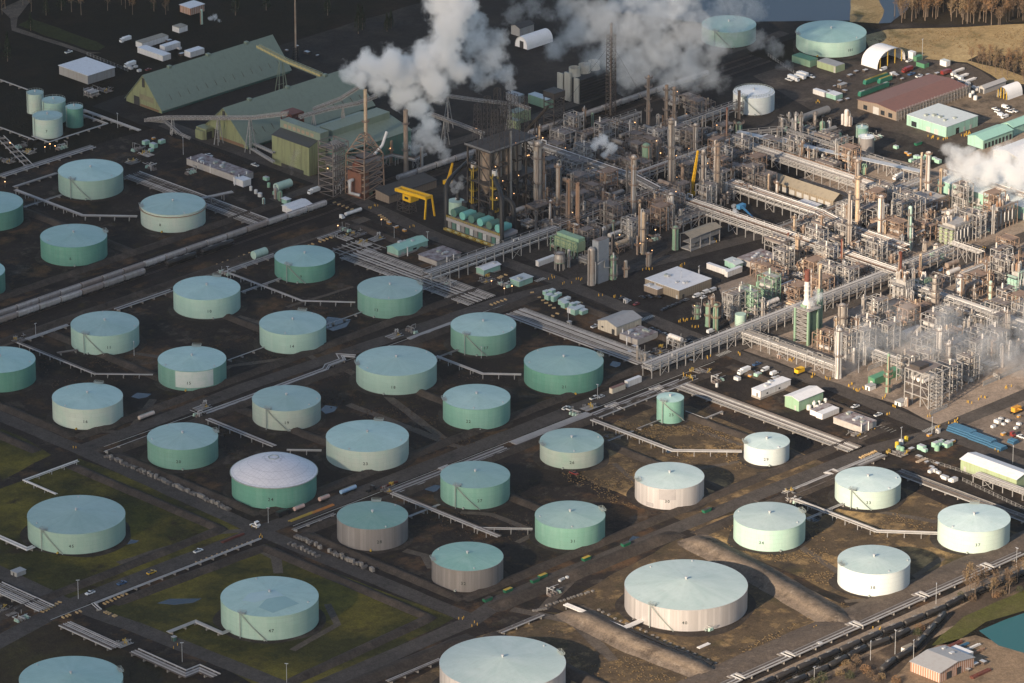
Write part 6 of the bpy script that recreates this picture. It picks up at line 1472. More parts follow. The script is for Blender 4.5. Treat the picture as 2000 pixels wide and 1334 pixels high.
 for a,b2 in(((-1.5,-1.5),(La+1.5,-1.5)),((-1.5,-1.5),(-1.5,Lb+1.5)),((La+1.5,-1.5),(La+1.5,Lb+1.5))):mb.bar((*a,H+1.5),(*b2,H+1.5),0.18);mb.bar((*a,H+0.9),(*b2,H+0.9),0.14)
 mb.build('top_deck',RACKS,t)
 c=(La*0.5,Lb*0.5);ht=hgt(Vector((n.x+c[0],n.y+c[1],0)),527);h1=hgt(Vector((n.x+c[0],n.y+c[1],0)),549);rs=1.5
 mb=MB();mb.lathe([(3.2,H+0.3),(2.4,H+3),(rs,H+4.5),(rs,h1)],20,c)
 for z in(0.25,0.5,0.75):zz=H+4.5+(h1-H-4.5)*z;mb.lathe([(rs,zz-0.4),(rs+0.35,zz-0.2),(rs+0.35,zz+0.2),(rs,zz+0.4)],20,c)
 mb.build('stack',SILW,t);mb=MB();mb.lathe([(rs*1.06,h1),(rs*1.06,ht),(rs*0.8,ht),(rs*0.8,ht-2)],20,c);mb.build('stack_top',REDB,t)
 mb=MB();mb.box(c[0]-3,c[1]-2,H+0.3,c[0]+3,c[1]+2,H+2.2);mb.build('plenum',GREENC,t);mark('the white-topped heater tower',n)
 t,g,H,R=C(1600,646,516,7,TANC,'cream stack widening to a green lower half beside the heater tower',(),'stack',name='chimney',group='chimneys and stacks',pipe=False)
 z1=hgt(g,566);mb=MB();mb.lathe([(R*1.75,0),(R*1.75,z1*0.97),(R*1.1,z1*1.04)],20);mb.build('lower_shell',GREENC,t)
 g=G(1193,224);H=hgt(g,68);t=thing('flare_tower','dark guyed lattice flare tower rising in front of the steam','tower',g);lattice_mb(4.5,4.0,H,20,0.4).build('lattice',DARKC,t);mb=MB();mb.cyl((0,0,0),(0,0,hgt(g,45)),0.8,n=10);mb.build('riser_pipe',paint('flare_pipe',(0.16,0.13,0.12),(0.10,0.08,0.07)),t)
 for a in(0.6,2.7,4.8):
  mb=MB();mb.bar((0,0,H*0.9),(H*0.75*math.cos(a),H*0.75*math.sin(a),0),0.12);mb.build('guy_wire',DARKC,t)
 mark('the flare tower',g)
 g=G(578,118);H=hgt(g,-10);t=thing('flare_tower','single thin mast far back beside the rear barn','mast',g);mb=MB();mb.cyl((0,0,0),(0,0,H),0.7,0.5,8);mb.build('shaft',WEATH,t);lattice_mb(3,2.4,H*0.2,5,0.3).build('foot_lattice',DARKC,t)
 t,g,H,R=C(1734,766,690,10,GREENC,'lone green flare column with a dark thin tip at the street corner',(0.18,0.42,0.55),'neck',neck=0.52,pipe=False)
 mb=MB();mb.cyl((0,0,H*0.5),(0,0,H),0.55,0.35,8);mb.build('tip_pipe',DARKC,t);mark('the lone green flare column',g)
 n,La,Lb=dims((1166,556),(1175,552),(1161,554));H=hgt(n,472);t=thing('cold_box','tall flat grey cabinet standing beside the silver silo','cold box',n+Vector((1,0,0)),0);mb=MB();mb.box(0,0,0,9,5,H*0.98);mb.build('casing',paint('cold_box_grey',(0.25,0.27,0.30),(0.2,0.21,0.23)),t)
 mb=MB();mb.box(0.5,0.5,H*0.98+0.01,8.5,4.5,H*0.98+0.4);mb.build('roof',RACKD,t);mb=MB();mb.tube([(-2,-1.5,H*0.5),(4,-1.2,H*0.55),(4,-1.2,10),(11,-1.2,8),(11,-1.2,0)],0.35,6);mb.build('side_pipe',PW,t)
 g=G(1093,526);t=thing('hopper','round grey hopper on stilts with a green rim by the white cabin','hopper',g);H=hgt(g,489);R=3.3
 for k in range(8):a=k*math.pi/4;mb=MB();mb.cyl((R*0.9*math.cos(a),R*0.9*math.sin(a),0),(R*0.9*math.cos(a),R*0.9*math.sin(a),H*0.4),0.35,n=6);mb.build('leg',CONCR,t)
 mb=MB();mb.lathe([(R,H*0.38),(R*1.05,H*0.42)],24);mb.build('rim',GREENC,t);mb=MB();mb.lathe([(R,H*0.42),(R,H*0.62),(R*0.8,H*0.85),(R*0.3,H*0.9),(0.01,H*0.9)],24);mb.build('shell',SILV,t);ring_mb(R*0.7,H*0.86,1.2).build('platform',RACKD,t)
 n,La,Lb=dims((958,430),(1045,396),(915,414));La*=0.95;H=hgt(n,300);t=thing('coker_structure','dark coke drum table with lattice derricks standing on top','structure',n,0)
 steel_frame(La,Lb,[H*0.25,H*0.5,H*0.75,H],8,0.9).build('frame',DARKC,t)
 for z in(0.5,1.0):mb=MB();mb.box(-1.5,-1.5,H*z+0.5,La+1.5,Lb+1.5,H*z+0.9);mb.build('deck',paint('deck_dark',(0.07,0.062,0.06),(0.045,0.04,0.038)),t)
 for k in range(4):
  x=La*(0.16+0.22*k);mb=MB();mb.lathe([(1,H*0.3),(3.6,H*0.42),(3.6,H*0.92),(1.5,H*0.99)],16,(x,Lb*0.5));mb.build('coke_drum',SILV if k%2 else WEATH,t)
 for k in range(4):
  for j in(0.12,0.88):
   x=La*(0.16+0.22*k);c=(x-2,Lb*j-2,H+0.9);mb=lattice_mb(4.5,2.8,hgt(Vector((n.x+x,n.y+Lb*j,0)),182+6*k*0)-H if False else 26+(k*3)%7,8,0.2);mb.build('derrick',DARKC,t,c)
 mb=MB()
 for z in(1.9,1.3):mb.bar((-1.5,-1.5,H+z),(La+1.5,-1.5,H+z),0.2);mb.bar((-1.5,-1.5,H+z),(-1.5,Lb+1.5,H+z),0.2)
 mb.build('railing',RACKS,t);mark('the coke drum table',n+Vector((La/2,Lb/2,0)))
 mb=MB();mb.box(La*0.4,-1.6,2,La*0.44,-1.2,H*1.25);mb.box(La*0.95,-2,0,La*0.95+1.6,-0.6,H*0.98);mb.build('lift_shaft',CONCR,t)
 rr=random.Random(2)
 for k in range(9):mb=MB();x=rr.uniform(0,La);z=H*rr.choice([0.25,0.5,0.75,1.0])+1.5;mb.box(x-0.16,-1.0,z,x+0.16,-0.7,z+0.3);mb.build('lamp',LAMPM,t)
 n,La,Lb=dims((978,486),(1006,474),(873,450));t=thing('heater_row','row of six teal topped furnaces with grey panel fronts and yellow rails','furnace',n,0);Hb=10.5
 mb=MB();mb.box(0,0,0.8,La,Lb,Hb*0.8);mb.build('firebox',paint('firebox_blue',(0.10,0.13,0.14),(0.07,0.08,0.08)),t)
 for k in range(12):mb=MB();y=Lb*k/12;mb.box(-0.7,y+0.4,2.2,-0.05,y+Lb/12-0.4,Hb*0.62);mb.build('front_panel',(GALV,W_['teal'](),PG)[k%3],t)
 mb=MB();mb.box(-1.2,-0.5,Hb*0.62,La+0.5,Lb+0.5,Hb*0.8+0.05);mb.build('wind_wall',paint('wind_wall',(0.33,0.31,0.31),(0.26,0.24,0.24)),t)
 for k in range(6):
  y=Lb*(0.08+0.168*k);mb=MB();mb.cyl((1.0,y,Hb+1.2),(La*0.8,y,Hb+1.2),2.6,n=12);o=mb.build('convection_box',W_['teal']()if k%2 else paint('teal_box',(0.16,0.42,0.38),(0.12,0.33,0.30)),t)
  mb=MB();mb.cyl((La*0.8,y,Hb+2),(La*0.8,y,Hb+6),2.0,n=10);mb.build('black_duct',BLACKC,t)
 mb=MB()
 for z in(Hb*0.82+0.6,Hb*0.82+1.3):mb.bar((-1.2,-0.5,z),(-1.2,Lb+0.5,z),0.22)
 for k in range(30):mb.bar((-1.2,Lb*k/29,Hb*0.8),(-1.2,Lb*k/29,Hb*0.82+1.3),0.18)
 mb.bar((-2.4,0,2.2),(-2.4,Lb,2.2),0.3);mb.bar((-2.4,0,1.2),(-2.4,Lb,1.2),0.3)
 for k in range(40):mb.bar((-2.4,Lb*k/39,0),(-2.4,Lb*k/39,2.2),0.25)
 mb.build('yellow_railing',YEL,t)
 for k in range(7):mb=MB();mb.cyl((-1.8,Lb*(0.07+0.14*k),1.2),(-1.8,Lb*(0.13+0.14*k),1.2),0.7,n=8);mb.build('burner_drum',MINTC,t)
 mark('the teal topped furnaces',n+Vector((0,Lb/2,0)))
 for(px,b,tp,lab)in((925,415,318,'black stack with a white tip and yellow rails, rear one above the furnaces'),(966,434,333,'black stack with a white tip and yellow rails, front one above the furnaces')):
  t,g,H,R=C(px,b,tp,9.5,BLACKC,lab,(0.22,0.45,0.66,0.86),'stack',plat_mat=YEL,cap=(0.09,SILW),name='chimney',group='chimneys and stacks',pipe=False)
  mb=MB();mb.bar((-R-0.9,-R*0.5,2),(-R-0.9,-R*0.5,H*0.86),0.9,0.4);mb.build('yellow_ladder',YEL,t)
 for k,(base,top,end)in enumerate((((872,448),355,(922,400)),((894,416),366,(918,405)),((980,486),382,(966,452)),((1003,455),395,(968,438)))):
  g=G(*base);H=hgt(g,top);e=G(*end)-g;t=thing('flue_duct',['black flue duct bent over the furnaces, leftmost and tallest','black flue duct bent over the furnaces, beside the green tank','black flue duct bent over the furnaces, at the rack corner','black flue duct bent over the furnaces, rearmost on the right'][k],'duct',g,0,'black flue ducts over the furnaces')
  mb=MB();mb.tube([(0,0,0),(0,0,H-3),(e.x*0.12,e.y*0.12,H-0.6),(e.x*0.3,e.y*0.3,H),(e.x,e.y,H)],1.35,10);mb.build('duct',BLACKC,t);mb=MB();mb.lathe([(1.9,0),(1.9,0.9),(1.36,1.0)],10);mb.build('base_collar',YEL,t)
 make_tank(891,31,397,422,'pale','blue','green steaming tank standing behind the black ducts of the furnaces',None,None,n=32,pad=0.5,name='small_tank',extra=('bare','plain'),group='small tanks')
 n,La,Lb=dims((1128,503),(1142,497),(1086,486));H=hgt(n,473);t=thing('box_heater','pale green box heater with a lattice gallery, before the rusty chimney pair','heater',n,0)
 mb=MB();mb.box(0,0,3,La,Lb,H*0.9);mb.build('firebox',W_['lime'](),t);steel_frame(3.5,Lb,[H*0.5,H*0.95],5,0.35).build('gallery',GREENC,t,(-3.6,0,0));mb=MB();mb.prism([(La*0.2,0.5),(La,0.5),(La,Lb-0.5),(La*0.2,Lb-0.5)],H*0.91,H*1.12);mb.build('hood',W_['sage'](),t)
 for k in range(8):mb=MB();mb.bar((0.3 if k%2 else La-0.3,Lb*k/7,0),(0.3 if k%2 else La-0.3,Lb*k/7,3),0.6);mb.build('leg',CONCR,t)
 mark('the green box heater',n)
 def framed_heater(lab,near,right,left,top,wallm,frame,seed):
  n,La,Lb=dims(near,right,left);H=hgt(n,top);t=thing('fired_heater',lab,'heater',n,0);rr=random.Random(seed)
  mb=MB();mb.box(1,0.3,1.5,La,Lb,H*0.62);mb.build('firebox',PG,t);mb=MB();mb.box(2,1,H*0.72,La-1,Lb-1,H*0.92);mb.build('convection_box',W_['grey'](),t)
  for i in range(5):z=H*(0.1+0.17*i);mb=MB();mb.box(-1.2,0,z,0.9,Lb,z+0.25);mb.bar((-1.2,0,z+1.1),(-1.2,Lb,z+1.1),0.15);mb.build('gallery',frame,t)
  for y in(0.15,0.5,0.85):mb=MB();mb.box(-0.4,Lb*y-1,0,0.8,Lb*y+1,H*0.7);mb.build('pilaster',wallm,t)
  for z in(0.66,0.95):mb=MB();mb.bar((0,-0.9,H*z),(La,-0.9,H*z),0.8,0.3);mb.bar((0,-1.3,H*z+1.2),(La,-1.3,H*z+1.2),0.16);mb.build('walkway',frame,t)
  for k in range(6):mb=MB();mb.bar((La*k/5,-1.0,0),(La*k/5,-1.0,H*0.98),0.35);mb.build('post',frame,t)
  for k in range(4):mb=MB();mb.tube([(La*(0.1+0.2*k),-1.4,H*0.3),(La*(0.1+0.2*k),-1.4,H*0.7),(La*(0.1+0.2*k)+2,0,H*0.75)],0.35,6);mb.build('side_pipe',PW,t)
  for k in range(7):mb=MB();x,y=rr.uniform(1,La-1),rr.uniform(1,Lb-1);mb.lathe([(0.9,H*0.92),(0.9,H*rr.uniform(1.0,1.15)),(0.3,H*1.18)],8,(x,y));mb.build('top_vessel',rr.choice([SILW,SILV,RUSTY]),t)
  mark('the '+' '.join(lab.split(',')[0].split()[:3]),n);return t
 framed_heater('olive framed heater, front one of two in the tan yard',(1862,482),(1895,468),(1836,471),440,W_['lime'](),RACKS,1)
 framed_heater('grey framed heater, rear one of two in the tan yard',(1947,450),(1982,435),(1932,443),405,W_['grey'](),RACKR,2)
 framed_heater('white-green slab heater near the frame edge',(1985,590),(2012,578),(1970,583),530,W_['mint'](),MINTC,3)
 framed_heater('grey stair-framed heater under the dark brown stack',(1765,605),(1780,598),(1745,596),548,W_['grey'](),RACKS,4)
 framed_heater('dark green box heater under the thin tan stack',(1803,582),(1816,576),(1786,575),544,W_['teal'](),GREENC,5)
 framed_heater('rusty low heater block between the tall white stack and tan yard',(1800,425),(1850,405),(1758,408),400,W_['rust'](),RACKR,6)
 g=G(713,378);H=hgt(g,262);t=thing('reactor_frame','rusty tapered lattice frame round the tall steaming stack','structure',g);lattice_mb(17,16,H*0.68,6,0.6).build('lower_lattice',RACKR,t);lattice_mb(16,4,H*0.32,3,0.6).build('upper_lattice',RACKR,t,(0,0,H*0.68))
 mb=MB();mb.lathe([(3,0),(3.4,6),(3.4,H*0.5),(1,H*0.62)],16,(-4,2));mb.build('reactor_vessel',REDB,t);mb=MB();mb.box(-9,-6,0,-2,6,H*0.42);mb.build('annexe',paint('rust_cladding',(0.20,0.09,0.06),(0.12,0.06,0.045)),t)
 mb=MB();mb.tube([(-10,0,H*0.3),(-13,0,H*0.3),(-13,0,4),(-10,-6,3)],1.1,8);mb.build('duct',PW,t)
 for k in range(5):mb=MB();mb.box(-8,-8,H*0.12*(k+1),8,8,H*0.12*(k+1)+0.3);mb.build('deck',RACKD,t)
 mark('the rusty tapered frame',g)
 g=G(652,375);H=hgt(g,275);t=thing('reactor_frame','dark square lattice tower with silver pipes at the right of the olive block','structure',g);lattice_mb(13,13,H,8,0.5).build('lattice',RACKD,t)
 for k in range(5):mb=MB();mb.tube([(-4+2*k,-5,H*0.3),(-4+2*k,-5,H*0.95),(-2+k,0,H)],0.5,6);mb.build('riser',PG,t)
 for z in(0.35,0.65,0.9):mb=MB();mb.box(-6,-6,H*z,6,6,H*z+0.3);mb.build('deck',RACKD,t)
 mb=MB();mb.tube([(20,0,8),(26,0,10),(38,-4,22),(42,-4,30)],1.0,8);mb.build('blow_pipe',PWH,t)
 n,La,Lb=dims((1813,800),(1862,778),(1762,776));La*=0.8;Lb*=0.8;H=hgt(n,735);t=thing('steel_structure','big open steel frame of galvanised levels at the street corner in the mist','structure',n,0)
 steel_frame(La,Lb,[H*0.3,H*0.6,H],6,0.5).build('frame',RACKS,t)
 for z in(0.3,0.6,1.0):mb=MB();mb.box(0.3,Lb*0.3,H*z+0.2,La*0.95,Lb,H*z+0.35);mb.build('deck',RACKD,t)
 for k in range(3):mb=MB();mb.cyl((3,Lb*(0.4+0.2*k),H*0.6+2),(La*0.8,Lb*(0.4+0.2*k),H*0.6+2),1.3,n=10);mb.build('drum',SILW,t)
 mb=lattice_mb(4.5,4.5,H,10,0.22);mb.build('stair_tower',RACKS,t,(3,-3,0));mb=MB();mb.box(2,Lb*0.5,H+0.6,10,Lb*0.9,H+2.4);mb.build('fan_box',DARKC,t);mark('the big open frame',n)
 conveyor([(285,237,2),(320,233,8),(492,233,22),(563,224,28)],'long grey truss conveyor passing in front of both storage barns',3.4,3.0,legs=((0.1,1),(0.62,1),(0.98,1)))
 conveyor([(291,236,3),(325,240,5),(352,263,3),(372,272,1)],'low bent grey conveyor in front of the rear barn',2.2,1.6,legs=((0.5,1),))
 conveyor([(585,231,28),(640,216,30),(700,204,32),(735,190,34)],'grey conveyor from the red tower toward the steam',3,2.6,legs=((0.5,0),(0.5,1)))
 conveyor([(612,216,28),(664,196,33),(702,172,40)],'upper grey conveyor rising across the front barn roof',3,2.6)
 conveyor([(504,93,24),(560,122,22),(628,150,18)],'yellow walled conveyor gallery joining the barn ridges',4,3.4,paint('gallery_yellow',(0.50,0.42,0.20),(0.4,0.33,0.15)),legs=((0.8,0),(0.9,1)),steel=R_['green']())
 conveyor([(490,280,1),(535,300,8)],'short pale conveyor tucked beside the olive block, upper',2.2,1.8,PW);conveyor([(492,292,1),(535,318,4)],'short pale conveyor tucked beside the olive block, lower',2.2,1.8,PW)
 conveyor([(849,186,22),(935,198,22),(1010,206,22),(1035,215,22)],'grey pipe conveyor crossing behind the derricks',2.6,2.2,legs=((0.3,0),(0.8,1)))
 conveyor([(838,224,18),(900,246,16),(945,264,14)],'dark sloping conveyor between the steam and derricks',3,2.4,legs=((0.5,0),(0.9,1)))
 conveyor([(1015,272,2),(1070,211,30)],'black inclined conveyor leading up to the dark transfer tower',2.4,2.2,BLACKC,legs=((0.6,0),),steel=DARKC)
 g=G(1082,250);t=thing('transfer_tower','dark transfer tower at the top of the black inclined conveyor','tower',g);H=hgt(g,188);lattice_mb(9,9,H,6,0.5).build('lattice',DARKC,t);mb=MB();mb.box(-5,-5,H,5,5,H+4);mb.build('top_house',DARKC,t)
 g=G(572,285);H=hgt(g,217);t=thing('transfer_tower','red-brown transfer tower at the end of the long truss conveyor','tower',g);lattice_mb(10,10,H*0.98,5,0.5).build('lattice',REDB,t);mb=MB();mb.box(-5,-5,H*0.7,5,5,H*0.78);mb.box(-5,-5,H*0.9,5,5,H);mb.build('top_house',REDB,t)
 p0,p1=G(778,368,13),G(838,386,13);o=Vector((p1.x,p1.y,0));t=thing('gantry_crane','bright yellow gantry crane with a hanging cabin over the coke pit','crane',o);a,b2=p0-o,p1-o;d=(b2-a).normalized();s=Vector((1,0,0))
 mb=MB()
 for k in(-2.2,2.2):mb.bar(a+s*k,b2+s*k,1.2,2.0)
 for f in(0.03,0.97):q=a+(b2-a)*f;mb.bar(q-s*3.2,q+s*3.2,1.5,1.8)
 mb.build('girder',YELC,t);q=a+(b2-a)*0.4;mb=MB();mb.box(q.x-4,q.y-4,8.0,q.x+3,q.y+3,12.0);mb.build('cabin',YELC,t);mb=MB();mb.box(q.x-4.06,q.y-2,9.5,q.x-4.0,q.y+1.2,11);mb.build('window',GLASSD,t)
 for k in(-3,3):mb=MB();mb.bar(b2+s*k*0.8,Vector((s.x*k*1.4+b2.x,b2.y-0.5,0)),0.9);mb.build('leg',YELC,t)
 mb=lattice_mb(6,5,7.5,3,0.4);mb.build('support',DARKC,t,(q.x,q.y+1,0));mb=lattice_mb(5,4,11.5,4,0.4);mb.build('support',DARKC,t,(a.x,a.y-4,0))
 mark('the yellow gantry crane',o)
 def boom(lab,base,tip,mat,w,truck):
  g=G(*base);e=G(tip[0],tip[1],tip[2])-g;t=thing('boom_crane',lab,'crane',g);mb=MB();L=e.length;d=e.normalized();s=d.cross(Vector((0.3,1,0))).normalized()*w;u=d.cross(s).normalized()*w;k=max(4,int(L/3));st=Vector((0,0,2.5))
  for c in(s+u,s-u,-s-u,-s+u):mb.bar(st+c,e+c*0.4,w*0.5)
  for i in range(k):
   f,f2=i/k,(i+1)/k
   for c0,c1 in((s+u,s-u),(s-u,-s-u),(-s-u,-s+u),(-s+u,s+u)):mb.bar(st+(e-st)*f+c0*(1-0.6*f),st+(e-st)*f2+c1*(1-0.6*f2),w*0.35)
  mb.build('boom',mat,t);mb=MB();mb.box(-3,-1.5,1.2,2.5,1.5,3.8);mb.build('cab',mat,t);mb=MB();mb.box(-4,-1.6,0.2,4,-0.9,1.3);mb.box(-4,0.9,0.2,4,1.6,1.3);mb.build('track',RUB,t);return t
 boom('yellow lattice boom crane standing among the silver columns',(1350,386),(1363,294,hgt(G(1352,382),294)),YELC,0.75,True);mark('the yellow boom crane',G(1352,385));boom('short yellow boom crane behind the black ducts',(875,362),(884,318,hgt(G(876,360),318)),YELC,0.7,True)
 boom('small yellow lift parked on the main street by the bright rack',(1562,730),(1552,720,6),YELC,0.45,True);boom('small orange digger in the rubble at the frame edge',(1985,806),(1996,800,5),paint('digger_orange',(0.6,0.28,0.03),(0.4,0.2,0.03)),0.35,True);boom('blue slanting telescopic lift beside the broad rack',(1448,410),(1470,424,3),paint('lift_blue',(0.08,0.3,0.55),(0.06,0.2,0.4)),0.5,True)
 for(x,y,r,L,m,lab)in((1542,286,2,11,paint('drum_blue',(0.03,0.22,0.5),(0.03,0.16,0.38)),'bright blue horizontal drum beneath the rusty cooler frame, left one'),(1578,296,2,11,paint('drum_blue',(0.03,0.22,0.5),(0.03,0.16,0.38)),'bright blue horizontal drum beneath the covered rack, right one'),(1590,233,2.5,26,PG,'grey bundle of long vessels beside the white vertical vessels'),(1778,660,2.6,14,SILW,'white horizontal drum at the misty unit edge'),(1905,655,2.6,9,SILV,'small pale drum lying in the misty street'),(507,505,2.5,10,MINTC,'pale green horizontal drum beside the railway lamps'),(553,372,2.6,12,MINTC,'pale green horizontal drum behind a small olive hut')):
  g=G(x,y);t=thing('horizontal_drum',lab,'drum',g);mb=MB();az= -math.pi/2 if m.name=='drum_blue' else 0
  d=Vector((math.cos(az),math.sin(az),0));mb.tube([d*(-L/2)+Vector((0,0,r+1)),d*(-L/2+0.6)+Vector((0,0,r+1)),d*(L/2-0.6)+Vector((0,0,r+1)),d*(L/2)+Vector((0,0,r+1))],r,14);mb.build('shell',m,t)
  for f in(-0.3,0.3):mb=MB();c=d*(L*f);mb.box(c.x-1,c.y-1,0,c.x+1,c.y+1,2.0);mb.build('saddle',CONCR,t)
def pset(v):
 return{'grey':(RACKS,PW,PG,SILV,SILW,RACKD),'rust':(RACKR,PW,PR,WEATH,TANC,RACKR),'dark':(RACKD,PG,PD,PG,SILV,RACKD),'green':(GREENC,PW,PG,GREENC,MINTC,RACKS)}[v]
def rnd_pipes(t,rr,La,Lb,H,n,mats):
 for _ in range(n):
  x,y=rr.uniform(0,La),rr.uniform(0,Lb);z=rr.uniform(1,H);pts=[Vector((x,y,rr.choice([0,z])))]
  pts.append(Vector((x,y,z)))
  if(pts[1]-pts[0]).length<0.5:pts.pop()
  for _ in range(rr.choice([2,3,3])):
   p=pts[-1].copy();ax=rr.choice([0,0,1,1,2])
   if ax==0:p.x=rr.uniform(-1,La+1)
   elif ax==1:p.y=rr.uniform(-1,Lb+1)
   else:p.z=rr.uniform(0.5,H+1.5)
   if(p-pts[-1]).length>1.0:pts.append(p)
  if len(pts)<2:continue
  mb=MB();mb.tube(pts,rr.choice([0.12,0.16,0.22,0.34]),5);mb.build('pipe',rr.choice(mats),t)
def proto(kind,var,seed):
 rr=random.Random(seed);st,p1,p2,v1,v2,dk=pset(var);z0=(0,0,-600)
 nm={'frame':'steel_structure','exch':'heat_exchanger_group','fans':'air_cooler','vessels':'vessel_group','manifold':'pipe_manifold','pumps':'pump_skid','drum':'raised_drum','slim':'slim_column'}[kind]
 t=thing(nm,None,nm.replace('_',' '),z0,0)
 if kind=='frame':
  La,Lb=rr.choice([(11,8),(13,10),(9,9)]);lv=rr.choice([[4.5,8.5,12.5],[5,9.5],[4,8,12,16]]);H=lv[-1]
  steel_frame(La,Lb,lv,4.5,0.42).build('frame',st,t)
  for z in lv[1:]:mb=MB();x0=rr.uniform(0,La*0.3);mb.box(x0,0.3,z,La-0.2,Lb*rr.uniform(0.5,0.95),z+0.15);mb.build('deck',dk,t)
  for _ in range(3):
   z=rr.choice(lv[:-1]+[0.3]);y=rr.uniform(1.5,Lb-1.5);r=rr.uniform(0.7,1.4);x=rr.uniform(0.5,3);mb=MB();mb.tube([(x,y,z+r+0.5),(x+0.4,y,z+r+0.5),(min(La-0.5,x+rr.uniform(4,8)),y,z+r+0.5),(min(La,x+8.3),y,z+r+0.5)],r,10);mb.build('drum',rr.choice([v1,v2,p1]),t)
  for _ in range(2):r=rr.uniform(0.35,0.8);h=H*rr.uniform(0.7,1.25);mb=MB();mb.lathe([(r,0),(r,h-r),(r*0.6,h-0.2),(0.01,h)],12,(rr.uniform(1,La-1),rr.uniform(1,Lb-1)));mb.build('upright_vessel',rr.choice([v1,v2]),t)
  mb=MB()
  for z in lv:
   for a,b in(((0,0),(La,0)),((0,0),(0,Lb))):mb.bar((*a,z+1.1),(*b,z+1.1),0.13)
  mb.build('railing',st,t);rnd_pipes(t,rr,La,Lb,H,15,[p1,p2,p1]);ext=(La,Lb)
  if var=='dark' and seed%2:mb=MB();z=rr.choice(lv)+1.0;mb.box(-0.13,1,z,0.13,1.26,z+0.26);mb.build('lamp',LAMPM,t)
 elif kind=='exch':
  La,Lb=9,8
  for i in range(3):
   for j in range(2):
    y,z=1.2+i*2.6,1.4+j*2.0;mb=MB();mb.tube([(0.5,y,z),(0.9,y,z),(7.2,y,z),(7.6,y,z)],0.72,10);mb.cyl((7.0,y,z),(7.3,y,z),0.95,n=10);mb.build('exchanger',rr.choice([v1,v2,p1]),t)
   for x in(1.8,5.6):mb=MB();mb.box(x,1.2+i*2.6-0.8,0,x+0.4,1.2+i*2.6+0.8,0.9);mb.build('saddle',CONCR,t)
  rnd_pipes(t,rr,La,Lb,5,10,[p1,p2]);ext=(La,Lb)
 elif kind=='fans':
  La,Lb=14,8;h=rr.choice([6.5,8.0])
  mb=MB()
  for x in(0.3,La/2,La-0.3):
   for y in(0.3,Lb-0.3):mb.bar((x,y,0),(x,y,h),0.45)
   mb.bar((x,0.3,h-0.3),(x,Lb-0.3,h-0.3),0.4);mb.bar((x,0.3,0),(x,Lb-0.3,h*0.7),0.2)
  for y in(0.3,Lb-0.3):mb.bar((0.3,y,h*0.55),(La-0.3,y,h*0.55),0.3);mb.bar((0.3,y,h-0.25),(La-0.3,y,h-0.25),0.35)
  mb.build('frame',st,t);mb=MB();mb.box(0,0,h,La,Lb,h+1.3);mb.build('tube_box',dk if var!='green' else p2,t)
  for i in range(4):
   mb=MB();c=(La*(0.15+0.235*i),Lb/2);mb.lathe([(1.65,h+1.3),(1.5,h+2.0),(1.35,h+2.0),(1.3,h+1.35)],14,c);mb.build('fan_ring',rr.choice([st,v1]),t)
   mb=MB();mb.lathe([(1.3,h+1.45),(0.01,h+1.5)],10,c);mb.build('fan_blade',BLACKC,t)
  mb=MB();mb.bar((0,-0.6,h+1.2),(La,-0.6,h+1.2),0.9,0.15);mb.bar((0,-1,h+2.3),(La,-1,h+2.3),0.13);mb.build('walkway',st,t);rnd_pipes(t,rr,La,Lb,h-1,6,[p1,p2,p1]);ext=(La,Lb)
 elif kind=='vessels':
  La,Lb=10,5;
  for i in range(3):
   r=rr.uniform(0.55,1.1);h=rr.uniform(5,11);mb=MB();c=(1.6+i*3.3,Lb/2+rr.uniform(-0.6,0.6));mb.lathe([(r*0.9,0),(r*0.9,1.4),(r,1.5),(r,h-r),(r*0.7,h-0.3),(0.01,h)],14,c);mb.build('vessel',rr.choice([v1,v2,v1]),t)
   o=ring_mb(r,h*0.72,0.9,True,0,5,9);o.v=[(x+c[0],y+c[1],z)for x,y,z in o.v];o.build('platform',st,t)
  rnd_pipes(t,rr,La,Lb,9,11,[p1,p2]);ext=(La,Lb)
 elif kind=='manifold':
  La,Lb=11,7
  for i in range(7):mb=MB();y=0.6+i*0.95;mb.tube([(0,y,0.9),(rr.uniform(7,11),y,0.9)],rr.choice([0.2,0.3]),6);mb.build('pipe',rr.choice([p1,p2,p1]),t)
  for i in range(6):
   x,y=rr.uniform(1,La-1),0.6+0.95*rr.randrange(7);mb=MB();mb.tube([(x,y,1),(x,y,2.4),(x,y+rr.choice([-1.9,1.9]),2.4),(x,y+1.9,1)],0.2,5);mb.lathe([(0.01,2.9),(0.45,2.95),(0.45,3.05),(0.01,3.1)],8,(x,y));mb.build('valve_loop',rr.choice([p1,VALVE,p2]),t)
  ext=(La,Lb)
 elif kind=='pumps':
  La,Lb=9,5
  for i in range(4):mb=MB();x=0.8+i*2.2;mb.box(x-0.6,0.6,0,x+0.6,3.8,0.5);mb.cyl((x,0.9,1.0),(x,2.3,1.0),0.5,n=8);mb.cyl((x,2.5,1.0),(x,3.5,1.0),0.7,n=8);mb.build('pump',rr.choice([v1,dk,MINTC]),t)
  rnd_pipes(t,rr,La,Lb,4,6,[p1,p2,p1]);ext=(La,Lb)
 elif kind=='drum':
  La,Lb=10,4.5;h=rr.choice([3.5,5.5]);steel_frame(La,Lb,[h],4.5,0.4).build('frame',st,t);mb=MB();r=rr.uniform(1.2,1.7);mb.tube([(0.2,Lb/2,h+r+0.4),(0.9,Lb/2,h+r+0.4),(La-0.9,Lb/2,h+r+0.4),(La-0.2,Lb/2,h+r+0.4)],r,12);mb.build('drum',rr.choice([v1,v2,SILW]),t)
  mb=MB();mb.bar((-0.5,-0.6,h),(La,-0.6,h),0.9,0.15);mb.bar((-0.5,-1,h+1.1),(La,-1,h+1.1),0.13);mb.build('walkway',st,t);rnd_pipes(t,rr,La,Lb,h+3,5,[p1,p2]);ext=(La,Lb)
 else:
